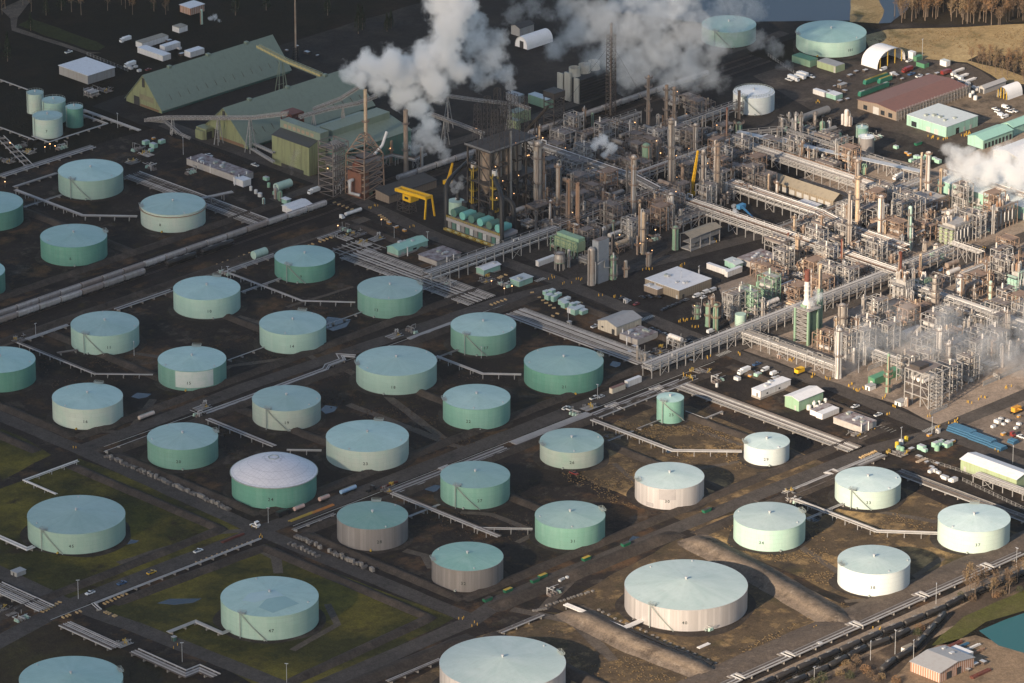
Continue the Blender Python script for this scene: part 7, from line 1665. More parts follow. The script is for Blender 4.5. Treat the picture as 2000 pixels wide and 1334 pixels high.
  La=Lb=4;r=rr.uniform(0.45,0.9);h=rr.uniform(11,19);mb=MB();mb.lathe([(r*1.1,0),(r,h*0.1),(r,h-r),(r*0.6,h-0.3),(0.01,h)],14,(2,2));mb.build('shell',rr.choice([v1,v2]),t)
  for f in(0.5,0.9):o=ring_mb(r,h*f,1.0,True,0,5.2,10);o.v=[(x+2,y+2,z)for x,y,z in o.v];o.build('platform',st,t)
  mb=MB();mb.tube([(2-r-0.4,2-0.5,0),(2-r-0.4,1.5,h+0.5),(2,2,h+1.0),(2,2,h)],0.22,6);mb.build('side_pipe',p1,t);mb=MB();mb.bar((2,2-r-0.4,0),(2,2-r-0.4,h*0.92),0.6,0.15);mb.build('ladder',st,t);ext=(La,Lb)
 return t,ext
OCC=[]
def occupy():
 bpy.context.view_layer.update()
 for o in list(COL.objects):
  if o.parent is not None or o.get('kind')or o.type not in('EMPTY','MESH')or o.location.z< -100:continue
  if o.get('category')in('pipe rack','pipes','railway track','conveyor','tank'):continue
  lo=[1e9,1e9];hi=[-1e9,-1e9]
  for ch in([o]if o.type=='MESH' else KIDS.get(o.name,())):
   if ch.type!='MESH':continue
   for c in ch.bound_box:
    w_=ch.matrix_world@Vector(c)
    for i in range(2):lo[i]=min(lo[i],w_[i]);hi[i]=max(hi[i],w_[i])
  if hi[0]>lo[0]:OCC.append((lo[0]-0.3,lo[1]-0.3,hi[0]+0.3,hi[1]+0.3))
 for o in list(COL.objects):
  if o.get('category')=='pipe rack':
   for ch in KIDS.get(o.name,()):
    if ch.name.startswith('portal_frame'):
     p=o.location+ch.location;OCC.append((p.x-2.6,p.y-2.6,p.x+2.6,p.y+2.6))
 for(x0,y0,x1,y1)in((66,-420,112,420),(85,34,320,52),(70,-108,420,-91),(112,26,380,40),(230,8,380,22),(60,222,900,270),(60,-272,420,-250)):OCC.append((x0,y0,x1,y1))
def free(x0,y0,x1,y1):return not any(x0<c and x1>a and y0<d and y1>b for a,b,c,d in OCC)
def inside(p,poly):
 r=False;n=len(poly)
 for i in range(n):
  (x0,y0),(x1,y1)=poly[i][:2],poly[(i+1)%n][:2]
  if(y0>p[1])!=(y1>p[1])and p[0]<(x1-x0)*(p[1]-y0)/(y1-y0)+x0:r=not r
 return r
WORDS={'frame':'open process frame','exch':'group of heat exchangers','fans':'air cooler','vessels':'group of upright vessels','manifold':'pipe manifold','pumps':'pump skid','drum':'raised drum','slim':'slim column'}
VW={'grey':'pale','rust':'rusty','dark':'dark','green':'green'}
def build_units():
 occupy();bank={};rr=random.Random(11);firsts={};count={}
 def get(kind,var):
  v=rr.randrange(3)
  key=(kind,var,v)
  if key not in bank:bank[key]=[*proto(kind,var,hash((kind=='frame',len(kind),ord(kind[0]),ord(var[0]),v))%9973),False]
  return key
 def place(kind,var,x,y,rot):
  key=get(kind,var);t,(La,Lb),used_=bank[key]
  w,d=(La,Lb)if rot%2==0 else(Lb,La)
  if not free(x,y,x+w,y+d):return False
  OCC.append((x,y,x+w,y+d))
  loc={0:(x,y),1:(x+Lb,y),2:(x+La,y+Lb),3:(x,y+La)}[rot]
  if not used_:o=t;bank[key][2]=True;o.location=(*loc,0.08);o.rotation_euler=(0,0,rot*math.pi/2)
  else:o=copy_tree(t,(*loc,0.08),rot*math.pi/2)
  o['group']={'frame':'open process frames','exch':'heat exchangers','fans':'air coolers','vessels':'groups of upright vessels','manifold':'pipe manifolds','pumps':'pump skids','drum':'raised drums','slim':'slim columns'}[kind]
  late(o,VW[var]+' '+WORDS[kind],(x+w/2,y+d/2));return True
 polys=[
  ([(1070,478),(1180,430),(1310,392),(1405,425),(1340,470),(1185,548),(1120,525)],dict(grey=3,rust=3,dark=4),1.0,1.0),
  ([(985,420),(1060,345),(1110,335),(1240,380),(1290,392),(1180,430),(1080,462),(1010,440)],dict(grey=2,rust=1,dark=4),1.0,1.0),
  ([(1020,300),(1100,265),(1250,225),(1440,280),(1420,300),(1300,345),(1250,362),(1110,325)],dict(grey=2,rust=1,dark=6),1.0,1.0),
  ([(1300,385),(1330,350),(1440,300),(1500,345),(1500,395),(1440,390),(1410,420)],dict(grey=2,rust=2,dark=4),1.0,1.0),
  ([(1200,205),(1290,190),(1390,225),(1390,245),(1300,270),(1230,240)],dict(grey=2,dark=4,rust=1),0.9,1.0),
  ([(1530,268),(1560,245),(1640,262),(1620,300),(1530,285)],dict(grey=4,dark=3),0.7,1.0),
  ([(1450,295),(1530,275),(1740,368),(1690,385),(1560,330)],dict(grey=3,rust=3,dark=2),1.0,1.0),
  ([(1610,430),(1690,395),(1760,400),(1860,420),(1840,470),(1790,485),(1740,500),(1660,465)],dict(grey=3,rust=5),1.0,1.0),
  ([(1430,425),(1510,395),(1620,440),(1700,490),(1760,520),(1720,545),(1600,508),(1500,470)],dict(grey=4,rust=3),1.0,1.0),
  ([(1490,560),(1500,490),(1540,490),(1620,525),(1720,555),(1600,598),(1560,615)],dict(grey=4,rust=4),1.0,1.0),
  ([(1600,735),(1590,690),(1660,640),(1760,600),(1820,590),(1820,620),(1700,705),(1640,745)],dict(grey=5,rust=2),1.0,1.0),
  ([(1750,770),(1820,660),(1960,610),(2010,640),(2010,690),(1900,745),(1820,795)],dict(grey=6,rust=1),1.0,1.0),
  ([(1830,425),(1900,400),(1960,390),(2000,400),(2000,432),(1900,470),(1830,465)],dict(grey=3,rust=3),1.0,1.0),
  ([(1870,548),(1950,510),(2010,520),(2010,600),(1900,600)],dict(grey=2,rust=5),1.0,1.0),
  ([(1345,635),(1480,580),(1530,600),(1440,655),(1400,655)],dict(grey=3,green=1),0.8,1.0),
  ([(1480,690),(1520,670),(1620,720),(1640,745),(1610,755),(1540,725)],dict(grey=4,rust=2),1.0,1.0),
  ([(720,352),(780,300),(870,285),(910,310),(850,335),(770,365)],dict(dark=4,rust=4,grey=1),0.9,1.0),
  ([(880,300),(900,270),(1000,225),(1060,215),(1060,260),(1010,290),(930,320)],dict(dark=5,rust=1,grey=1),0.9,1.0),
  ([(1740,560),(1830,520),(1870,540),(1820,600),(1760,610)],dict(grey=4,rust=2),0.9,1.0),
  ([(600,355),(640,330),(690,345),(690,372),(650,380)],dict(dark=4,rust=3),0.9,1.0)]
 for pi,(px,var,dens,_)in enumerate(polys):
  P=[tuple(G(*p)[:2])for p in px];xs,ys=[p[0]for p in P],[p[1]for p in P]
  vs_=[v for v,k in var.items()for _ in range(k)]
  area=0.5*abs(sum(P[i][0]*P[(i+1)%len(P)][1]-P[(i+1)%len(P)][0]*P[i][1]for i in range(len(P))));fails=0
  for ps in(0,1):
   for _ in range(int(area/(7.5,5)[ps]*dens)):
    x,y=rr.uniform(min(xs),max(xs)),rr.uniform(min(ys),max(ys))
    if not inside((x,y),P):continue
    kind=rr.choice((['frame']*6+['exch','fans','drum','vessels'],['vessels']*3+['pumps']*3+['manifold','drum','exch','slim'])[ps])
    if count.get(kind,0)>=(75 if kind=='slim' else 270):continue
    if place(kind,rr.choice(vs_),x-3,y-3,rr.randrange(4)):count[kind]=count.get(kind,0)+1
 for k,(x,y,kd)in enumerate([(30,290,'pumps'),(60,300,'manifold'),(100,296,'pumps'),(20,318,'manifold'),(260,320,'manifold'),(290,305,'manifold'),(275,290,'pumps'),(300,330,'pumps'),(320,288,'pumps'),(210,180,'manifold'),(190,186,'exch'),(660,475,'manifold'),(690,465,'manifold'),(715,480,'manifold'),(735,470,'manifold'),(680,450,'pumps'),(395,800,'manifold'),(395,815,'pumps'),(40,668,'manifold'),(445,535,'pumps'),(770,660,'manifold'),(800,652,'pumps'),(1150,800,'manifold'),(1130,812,'pumps'),(762,960,'manifold'),(1318,735,'manifold'),(1345,745,'manifold'),(1375,730,'manifold'),(1400,745,'pumps'),(1260,710,'vessels'),(1290,690,'manifold'),(1310,690,'drum'),(1730,885,'frame'),(1760,890,'manifold'),(1545,965,'manifold'),(1560,975,'pumps'),(1255,1212,'manifold'),(1385,1228,'pumps'),(240,1262,'manifold'),(20,1200,'manifold'),(40,1210,'pumps'),(885,560,'pumps'),(960,548,'manifold'),(1000,555,'pumps'),(1435,730,'pumps'),(1690,850,'manifold'),(1080,1160,'pumps'),(1480,600,'manifold'),(1470,1000,'pumps'),(470,345,'pumps'),(380,335,'pumps'),(500,370,'exch'),(510,352,'vessels'),(525,358,'vessels'),(1790,330,'exch'),(1800,345,'pumps'),(1530,250,'vessels'),(1570,270,'drum'),(1710,270,'pumps')]):
  g=G(x,y)
  for dx in(0,4,-4,8):
   if place(kd,'grey' if k%3 else 'dark',g.x+dx-4,g.y-3,(k%2)):break
 for k,v in list(bank.items()):
  if not v[2]:
   for ch in list(v[0].children):bpy.data.objects.remove(ch)
   bpy.data.objects.remove(v[0])
 print('units',count)
def VP3(px,py,ref,dd=0.0):
 g=G(1000,ref);Yc=(g.x+g.y)*Q+CAMH*CS/SN+dd;k=(667-py)/FPX
 hz=Yc*(SN-k*CS)/(CS+k*SN);z=CAMH-hz;d=Yc*CS+hz*SN;X=(px-1000)/FPX*d;Y=Yc-CAMH*CS/SN
 return Vector(((X+Y)*Q,(Y-X)*Q,z)),FPX/d
def plume(label,ref,blobs,sigma,nscale=0.09,amp=0.55,seed=0,albedo=(0.997,0.997,0.998),depth=0.5,soft=0.35,step=0.35,flat=1.0,bias=0.0):
 rr=random.Random(seed+5);B=[]
 for(x,y,r)in blobs:
  c,s=VP3(x,y,ref,rr.uniform(-1,1)*depth*18);B.append((c,r/s))
 o0=sum((c for c,_ in B),Vector())/len(B)
 mb=MB()
 for c,r in B:
  R=r*1.25;p=c-o0;n=12;rings=[(R*math.sin(math.pi*i/8),p.z-R*flat*math.cos(math.pi*i/8))for i in range(9)]
  mb.lathe([(max(q,0),z)for q,z in rings],n,(p.x,p.y))
 me=mb.mesh('steam_hull',[])if False else None
 tmp=bpy.data.meshes.new('hull');tmp.from_pydata(mb.v,[],mb.f);tmp.update()
 o=bpy.data.objects.new('hull_tmp',tmp);COL.objects.link(o)
 rm=o.modifiers.new('skin','REMESH');rm.mode='VOXEL';rm.voxel_size=max(0.8,min(r for _,r in B)*0.22)
 bpy.context.view_layer.update();hull=bpy.data.meshes.new_from_object(o.evaluated_get(bpy.context.evaluated_depsgraph_get()));bpy.data.objects.remove(o)
 m,nt,v=vol_mat('steam',0.0,albedo,0.25);L=nt.links
 pos=N(nt,'ShaderNodeNewGeometry').outputs['Position']
 sub=N(nt,'ShaderNodeVectorMath',operation='SUBTRACT');L.new(pos,sub.inputs[0]);sub.inputs[1].default_value=o0
 rm_=sum(r for _,r in B)/len(B)
 nw=N(nt,'ShaderNodeTexNoise');nw.inputs['Scale'].default_value=0.75/rm_;nw.inputs['Detail'].default_value=2;L.new(sub.outputs[0],nw.inputs['Vector'])
 nz=N(nt,'ShaderNodeTexNoise');nz.inputs['Scale'].default_value=1.9/rm_;nz.inputs['Detail'].default_value=6;nz.inputs['Roughness'].default_value=0.66;L.new(sub.outputs[0],nz.inputs['Vector'])
 wv=N(nt,'ShaderNodeVectorMath',operation='SUBTRACT');L.new(nw.outputs['Color'],wv.inputs[0]);wv.inputs[1].default_value=(0.5,0.5,0.5)
 ws=N(nt,'ShaderNodeVectorMath',operation='SCALE');L.new(wv.outputs[0],ws.inputs[0]);ws.inputs['Scale'].default_value=rm_*1.7
 wp=N(nt,'ShaderNodeVectorMath',operation='ADD');L.new(sub.outputs[0],wp.inputs[0]);L.new(ws.outputs[0],wp.inputs[1])
 acc=None
 for c,r in B:
  d=N(nt,'ShaderNodeVectorMath',operation='DISTANCE');L.new(wp.outputs[0],d.inputs[0]);d.inputs[1].default_value=c-o0
  f=N(nt,'ShaderNodeMath',operation='MULTIPLY_ADD');L.new(d.outputs['Value'],f.inputs[0]);f.inputs[1].default_value= -1/r;f.inputs[2].default_value=1.0
  if acc is None:acc=f.outputs[0]
  else:
   mx=N(nt,'ShaderNodeMath',operation='SMOOTH_MAX');mx.inputs[2].default_value=0.25;L.new(acc,mx.inputs[0]);L.new(f.outputs[0],mx.inputs[1]);acc=mx.outputs[0]
 na=N(nt,'ShaderNodeMath',operation='MULTIPLY_ADD');L.new(nz.outputs[0],na.inputs[0]);na.inputs[1].default_value=amp*2.4;na.inputs[2].default_value= -amp*1.2-0.04+bias
 ad=N(nt,'ShaderNodeMath',operation='ADD');L.new(acc,ad.inputs[0]);L.new(na.outputs[0],ad.inputs[1])
 sm=N(nt,'ShaderNodeMapRange',interpolation_type='SMOOTHSTEP');L.new(ad.outputs[0],sm.inputs['Value']);sm.inputs['From Min'].default_value=0.0;sm.inputs['From Max'].default_value=soft;sm.inputs['To Max'].default_value=sigma
 L.new(sm.outputs[0],v.inputs['Density']);m.cycles.volume_step_rate=step
 hull.materials.clear();hull.materials.append(m)
 ob=link('steam_plume',hull,None,o0);ob['label']=label;ob['category']='steam';ob['kind']='stuff';return ob
def build_air():
 P=plume
 P('dense white steam plume rolling away from the rusty tapered frame',330,[(684,138,24),(706,140,28),(722,125,30),(742,165,30),(758,120,36),(790,140,40),(790,182,32),(830,115,44),(845,165,40),(868,95,46),(880,45,48),(868,-5,46),(895,140,34),(815,215,28),(835,240,24),(905,15,34),(700,160,14)],0.26,0.10,0.6,1,soft=0.5)
 P('thin blue-grey steam drifting right of the dense white plume',300,[(930,80,36),(960,110,36),(985,145,26),(940,150,30),(925,40,28),(970,75,26),(1000,170,14)],0.085,0.10,0.8,2)
 P('steam tail hanging low behind the coke wagons',335,[(825,268,26),(808,290,18),(850,282,24),(838,252,22),(868,300,16),(795,282,10)],0.11,0.12,0.8,3)
 P('broad bank of steam hiding the far tank and columns',215,[(1085,95,26),(1130,62,46),(1175,35,52),(1180,112,44),(1232,60,58),(1240,135,48),(1285,30,56),(1290,105,54),(1300,165,36),(1345,135,48),(1352,60,46),(1392,155,34),(1398,105,36),(1110,15,34),(1240,-8,50),(1330,-5,50)],0.055,0.06,0.9,4,soft=0.55)
 P('wispy steam drifting across the huge far tanks',140,[(1400,35,34),(1440,45,28),(1480,75,24),(1512,95,22),(1532,135,18),(1540,165,12),(1470,20,30),(1430,5,34)],0.030,0.08,1.0,5)
 P('thick white steam billowing beside the tall white stack',395,[(1846,296,16),(1868,300,24),(1862,330,24),(1898,318,32),(1932,330,38),(1958,308,34),(1982,345,40),(2012,322,44),(1900,352,20),(1932,368,20),(2020,370,30)],0.17,0.12,0.7,6,soft=0.5)
 P('small round puff of steam over the shaded racks',340,[(1163,281,12),(1178,276,15),(1194,288,13),(1182,300,9)],0.35,0.2,0.6,7)
 P('small steam wisps on top of the green framed heater tower',665,[(1584,592,9),(1597,580,11),(1591,570,7),(1566,602,7),(1604,575,7)],0.30,0.3,0.8,8)
 P('little curl of steam beside the blue telescopic lift',440,[(1436,412,7),(1442,424,6),(1433,402,5)],0.5,0.4,0.8,9)
 P('low mist drifting through the units at the street corner',735,[(1655,715,34),(1700,665,44),(1760,665,52),(1822,680,56),(1882,690,58),(1942,680,58),(1995,715,58),(1965,785,48),(1905,810,38),(1705,735,30),(2000,850,36),(1850,625,36),(1760,610,34),(1640,748,20),(1790,720,40),(2010,640,50),(2020,780,60),(1960,870,34)],0.024,0.05,1.1,10,soft=0.5,step=0.6,bias=0.05)
 P('pale steam behind the black flue ducts',425,[(888,372,9),(897,362,11),(884,358,8),(900,348,7)],0.16,0.3,0.8,11)
 P('small white steam puff far back by the standpipe',60,[(412,36,6),(420,33,7),(428,40,5)],0.35,0.4,0.8,12)
 P('pale far steam wisps at the top of the frame',45,[(1005,25,24),(1040,12,26),(1070,28,18),(990,55,16)],0.03,0.1,1.0,13)
 P('faint brown smoke rising before the sooty olive block',350,[(572,322,9),(575,308,10),(580,296,9),(570,338,6)],0.05,0.25,0.9,14,albedo=(0.8,0.74,0.7))
 m,nt,v=vol_mat('haze_air',HAZE,(0.80,0.88,1.0),0.1)
 mb=MB();X0,X1,Y0,Y1,Z0,Z1= -4200,2600,-4200,2600,-1.0,CAMH+120
 mb.box(X0,Y0,Z0,X1,Y1,Z1);o=mb.build('haze',m);o['kind']='stuff';o['label']='thin blue haze filling the air over the whole site';o['category']='haze'
BARK=paint('bark',(0.16,0.12,0.09),(0.09,0.07,0.055),0.9);TWIG=[paint('twigs_brown',(0.15,0.10,0.062),(0.09,0.065,0.045),0.95,scale=0.5),paint('twigs_tan',(0.22,0.155,0.085),(0.14,0.10,0.06),0.95,scale=0.5),paint('twigs_rust',(0.21,0.12,0.06),(0.12,0.075,0.045),0.95,scale=0.5)]
NEEDLE=paint('needles',(0.022,0.032,0.018),(0.012,0.02,0.012),0.95,scale=0.5);LEAFG=paint('shrub_leaf',(0.055,0.065,0.028),(0.035,0.04,0.02),0.95,scale=0.5)
def make_tree(seed,H,W,mat,kind):
 rr=random.Random(seed);t=thing({'bare':'bare_tree','shrub':'shrub','fir':'conifer_tree'}[kind],None,{'bare':'tree','shrub':'shrub','fir':'tree'}[kind],(0,0,-700))
 mb=MB();cr=MB()
 def leaf(p,s):
  d=Vector((rr.uniform(-1,1),rr.uniform(-1,1),rr.uniform(-0.6,1))).normalized();e=d.cross(Vector((rr.uniform(-1,1),rr.uniform(-1,1),rr.uniform(-1,1)))).normalized();cr.face([p-d*s,p+e*s*0.35,p+d*s,p-e*s*0.35])
 if kind=='bare':
  mb.tube([(0,0,0),(rr.uniform(-.3,.3),rr.uniform(-.3,.3),H*0.4),(rr.uniform(-.8,.8),rr.uniform(-.8,.8),H*0.92)],0.34,6,r1=0.06)
  for k in range(16):
   z=H*rr.uniform(0.3,0.85);a=rr.uniform(0,6.28);L=W*rr.uniform(0.5,1)*(1.15-z/H);p0=Vector((0,0,z));p1=p0+Vector((math.cos(a)*L*0.5,math.sin(a)*L*0.5,L*0.7));p2=p1+Vector((math.cos(a+rr.uniform(-.5,.5))*L*0.35,math.sin(a)*L*0.35,L*0.7));mb.tube([p0,p1,p2],0.12,4,r1=0.03)
   for _ in range(22):
    q=p1.lerp(p2,rr.uniform(-0.4,1.2));leaf(q+Vector((rr.gauss(0,0.6),rr.gauss(0,0.6),rr.gauss(0,0.8))),rr.uniform(0.3,0.75))
  for _ in range(60):leaf(Vector((rr.gauss(0,W*0.22),rr.gauss(0,W*0.22),H*rr.uniform(0.5,1.0))),rr.uniform(0.3,0.7))
 elif kind=='shrub':
  for k in range(6):a=rr.uniform(0,6.28);mb.tube([(0,0,0),(math.cos(a)*W*0.2,math.sin(a)*W*0.2,H*0.5),(math.cos(a)*W*0.4,math.sin(a)*W*0.4,H*0.8)],0.08,4,r1=0.03)
  for _ in range(330):
   a=rr.uniform(0,6.28);q=W*0.5*math.sqrt(rr.random());leaf(Vector((math.cos(a)*q,math.sin(a)*q,H*rr.uniform(0.1,1)*(1-(q/W)**2*1.6))),rr.uniform(0.22,0.5))
 else:
  mb.tube([(0,0,0),(0,0,H)],0.3,6,r1=0.04)
  for _ in range(700):f=rr.random()**0.7;z=H*(0.1+0.9*f);a=rr.uniform(0,6.28);q=W*0.5*(1-f)*math.sqrt(rr.random());leaf(Vector((math.cos(a)*q,math.sin(a)*q,z)),rr.uniform(0.35,0.8))
 mb.build('trunk',BARK,t);cr.build('crown',mat,t);return t
def build_green():
 P=[make_tree(k,17+2.5*(k%3),7,TWIG[k%3],'bare')for k in range(6)];S=[make_tree(30+k,3.2+k*0.5,5,[TWIG[1],TWIG[2],LEAFG,TWIG[0]][k],'shrub')for k in range(4)];F=[make_tree(50+k,16,7,NEEDLE,'fir')for k in range(2)]
 used=set();rr=random.Random(21)
 def put(bank,i,x,y,base,grp,s=1.0):
  o=bank[i]
  if o.name in used:o=copy_tree(o,(x,y,0))
  used.add(o.name);o.location=(x,y,0);k=s*rr.uniform(0.8,1.2);o.scale=(k,k,k*rr.uniform(0.9,1.15));o.rotation_euler=(0,0,rr.uniform(0,6.28));o['group']=grp;late(o,base,(x,y))
 n=0
 for _ in range(2000):
  if n>150:break
  x,y=rr.uniform(1745,2030),rr.uniform(-28,50)
  if x<1775 and y<20:continue
  g=G(x,y);put(P,rr.randrange(6),g.x,g.y,'bare brown tree of the far wood','bare trees of the far wood');n+=1
 for _ in range(55):
  x=rr.uniform(1890,2030);y=rr.uniform(118,165)
  if y>118+(x-1880)*0.42:continue
  g=G(x,y);put(P,rr.randrange(6),g.x,g.y,'bare tree at the edge of the tan field','bare trees beside the tan field',0.6)
 for _ in range(30):
  x=rr.uniform(1870,2030);y=1166+rr.uniform(-14,10)-(x-1900)*0.2
  g=G(x,y);put(S if rr.random()<0.6 else P,rr.randrange(4),g.x,g.y,'brown shrub by the black wagons','shrubs by the black wagons',0.8 if rr.random()<0.8 else 0.25)
 for(x,y)in((1652,1300),(1664,1308),(1672,1296),(1640,1318),(1690,1312),(1700,1322),(1712,1330),(1722,1325),(1792,1240),(1796,1232),(1660,1325),(1750,1334),(1606,1330),(1590,1336)):
  g=G(x,y);put(S,rr.randrange(4),g.x,g.y,'rusty brown shrub near the corrugated shed','shrubs near the corrugated shed')
 for(x,y)in((700,66),(708,58),(756,62),(764,56),(640,30),(60,60),(90,30),(120,20),(300,20),(15,120),(460,30),(520,20)):
  g=G(x,y);put(F,rr.randrange(2),g.x,g.y,'dark conifer','dark conifers at the back')
 for _ in range(26):
  g=G(rr.uniform(0,330),rr.uniform(-20,30));put(P,rr.randrange(6),g.x,g.y,'dim bare tree at the dark far corner','dim trees at the far corner',0.8)
 for o in P+S+F:
  if o.name not in used:
   for ch in list(o.children):bpy.data.objects.remove(ch)
   bpy.data.objects.remove(o)
 def tufts(name,areas,n,mat,s0,s1,seed):
  r2=random.Random(seed);mb=MB()
  polys=[[tuple(G(*p)[:2])for p in a]for a in areas];w=[abs(sum(P_[i][0]*P_[(i+1)%len(P_)][1]-P_[(i+1)%len(P_)][0]*P_[i][1]for i in range(len(P_))))for P_ in polys];tot=sum(w)
  for P_,ww in zip(polys,w):
   xs,ys=[p[0]for p in P_],[p[1]for p in P_];k=int(n*ww/tot)
   while k>0:
    x,y=r2.uniform(min(xs),max(xs)),r2.uniform(min(ys),max(ys));k-=0.4
    if not inside((x,y),P_)or any((x-c.x)**2+(y-c.y)**2<(R+3)**2 for c,R,H in TANKS):continue
    if mnoise.noise(Vector((x*0.05,y*0.05,seed)))< -0.1:continue
    k-=0.6;s=r2.uniform(s0,s1);a=r2.uniform(0,3.14)
    for q in(a,a+1.6):d=Vector((math.cos(q)*s,math.sin(q)*s,0));p=Vector((x,y,0.05));mb.face([p-d*0.6,p+d*0.6,p+d+Vector((0,0,s*0.9)),p-d+Vector((0,0,s*0.7))])
  o=mb.build(name,mat);o['kind']='stuff'
 tufts('dry_grass_tufts',[[(1440,1270),(1640,1175),(1690,1195),(1500,1290)],[(1060,1215),(1110,1250),(1390,1330),(1000,1334),(1100,1300)],[(1345,1040),(1500,1095),(1640,1160),(1600,1010),(1510,985)],[(1740,1000),(1830,1030),(1700,1050)],[(1180,830),(1280,800),(1440,840),(1500,870),(1430,930),(1300,890)],[(1080,910),(1240,900),(1250,1000),(1130,960)],[(1700,80),(1740,62),(2000,56),(2000,130),(1880,118)]],5200,paint('tuft_tan',(0.20,0.14,0.07),(0.11,0.08,0.045),0.95,scale=0.3),0.25,0.6,3)
 tufts('weed_tufts',[[(300,745),(420,690),(640,640),(690,560),(600,600),(500,640),(330,700)],[(230,700),(300,735),(100,760),(80,700)],[(480,700),(700,640),(760,830),(640,800)],[(700,740),(900,830),(960,860),(860,900),(700,850)],[(820,1000),(1040,1000),(1040,1060),(900,1060)],[(400,830),(560,880),(450,900)],[(860,690),(1020,740),(900,745)]],2400,paint('tuft_brown',(0.10,0.065,0.04),(0.06,0.042,0.03),0.95,scale=0.3),0.25,0.55,9)
def build_clutter():
 rr=random.Random(17)
 me=MB();me.cyl((0,0,0),(0,0,1.5),0.22,n=6);bm=me.mesh('bollard',paint('bollard_yellow',(0.55,0.33,0.04),(0.35,0.22,0.05),0.6))
 for(x,y,n)in((1128,548,4),(1077,544,4),(1108,555,3),(1265,528,5),(1337,520,5),(1205,582,4),(1175,578,3),(1335,628,6),(1345,625,5),(1545,705,4),(1587,735,4),(1612,742,4),(1660,752,5),(1673,763,6),(1690,760,4),(1725,778,3),(1745,796,3),(1733,811,3),(1705,845,3),(1818,812,3),(1887,790,3),(1918,779,5),(1968,758,4),(1870,720,3),(1830,835,5),(1862,828,6),(1870,824,5),(1920,488,5),(1960,470,4),(1875,540,5),(1950,880,3),(540,955,3),(500,1030,3),(515,1048,3),(905,1208,3),(925,1222,3),(345,1266,2),(150,875,2),(1335,735,3),(1385,700,3),(1440,695,3),(800,445,3),(727,405,3),(735,402,3),(1600,200,4),(1890,262,5),(1880,266,5),(1840,272,5),(1820,268,5),(1400,470,2),(1355,640,4),(1590,1230,3),(1715,1228,3),(1600,1290,3)):
  g=G(x,y)
  for k in range(n):p=g+Vector((rr.uniform(-3,3),rr.uniform(-2,2),0));o=link('bollard',bm,None,p);tag(o,None,'bollard','yellow bollards');late(o,'yellow bollard',p)
 pole=MB();pole.cyl((0,0,0),(0,0,9),0.16,0.11,6);pm=pole.mesh('mast',GALV);hd=MB();hd.box(-0.9,-0.22,8.9,0.9,0.22,9.1);hm=hd.mesh('lamp_head',GALV)
 for(x,y,s)in((1167,780,1),(1500,690,1),(1370,600,1),(1110,625,1),(1828,1180,1.3),(1985,1110,1.3),(1748,1278,1.5),(1784,1288,1.2),(560,1334,1.2),(153,1170,1.2),(356,1293,1.2),(524,1022,1),(1677,728,2.0),(1503,620,1.2),(1820,850,1.2),(1801,117,1.6),(1700,1290,1.2),(585,300,1.3),(358,302,1.3),(230,250,1.1),(835,480,1),(770,470,1),(1330,560,1.1),(1365,553,1.2),(1590,1334,1),(1760,870,1.2),(1978,906,1.2),(1690,598,1.6),(445,548,1),(262,695,1),(70,660,1),(940,700,0.8)):
  g=G(x,y);t=thing('lamp_post',None,'lamp post',g,rr.uniform(0,3),'lamp posts');t.scale=(1,1,s);link('mast',pm,t);link('lamp_head',hm,t);late(t,'thin lamp post',g)
 lm=MB();lm.box(-0.22,-0.22,3.6,0.22,0.22,4.0);lmm=lm.mesh('lamp',LAMPM);ps=MB();ps.cyl((0,0,0),(0,0,3.6),0.1,n=5);psm=ps.mesh('post',RACKD)
 for(x,y)in((88,298),(98,292),(108,296),(20,290),(10,366),(616,332),(670,333),(640,340),(750,352),(930,262),(1000,300),(1060,280),(1105,300),(1150,340),(1180,395),(1205,410),(1240,445),(1130,300),(1010,345),(985,380),(1220,300),(1290,310),(1330,330),(1410,345),(1350,250),(1400,255),(1240,250),(1150,270),(1220,480),(1210,470),(1280,460),(1180,440),(660,452),(745,440),(960,560),(1000,570),(985,575),(1160,460),(1430,300),(1470,310)):
  g=G(x,y);t=thing('yard_lamp',None,'lamp',g,0,'small orange yard lamps');link('lamp',lmm,t);link('post',psm,t);late(t,'small orange yard lamp',g)
 blk=[MB().box(-1.1,-0.8,0,1.1,0.8,1.5),MB().box(-1.5,-0.7,0,1.5,0.7,1.1),MB().box(-0.8,-0.8,0,0.8,0.8,2.1)];bms=[b.mesh('block',paint('block_concrete_%d'%i,c,tuple(x*0.6 for x in c),0.95))for i,(b,c)in enumerate(zip(blk,[(0.22,0.20,0.18),(0.16,0.14,0.125),(0.27,0.245,0.22)]))]
 def line(p,q,n,base,grp,jit=0.8,skip=0.1,col=None):
  a,b=G(*p),G(*q);d=(b-a);az=math.atan2(d.y,d.x)
  for k in range(n):
   if rr.random()<skip:continue
   c=a.lerp(b,(k+0.5)/n)+Vector((rr.uniform(-jit,jit),rr.uniform(-jit,jit),0));o=link('concrete_block',(col or bms)[rr.randrange(len(col or bms))],None,c+Vector((0,0,0.1)));o.rotation_euler=(0,0,az+math.pi/2+rr.uniform(-0.2,0.2));tag(o,None,'block',grp);late(o,base,c)
 line((208,892),(450,998),62,'concrete block in the roadside row','concrete blocks along the road above the grass field',0.6);line((575,1048),(735,1120),34,'concrete block in the roadside row','concrete blocks along the road by the grey tanks',0.8);line((562,1062),(625,1090),8,'squat concrete block','squat blocks by the crossroads',0.3,0.0)
 lowb=MB().box(-1.1,-0.4,0,1.1,0.4,0.7).mesh('block',paint('barrier_orange',(0.5,0.34,0.16),(0.32,0.24,0.15),0.9))
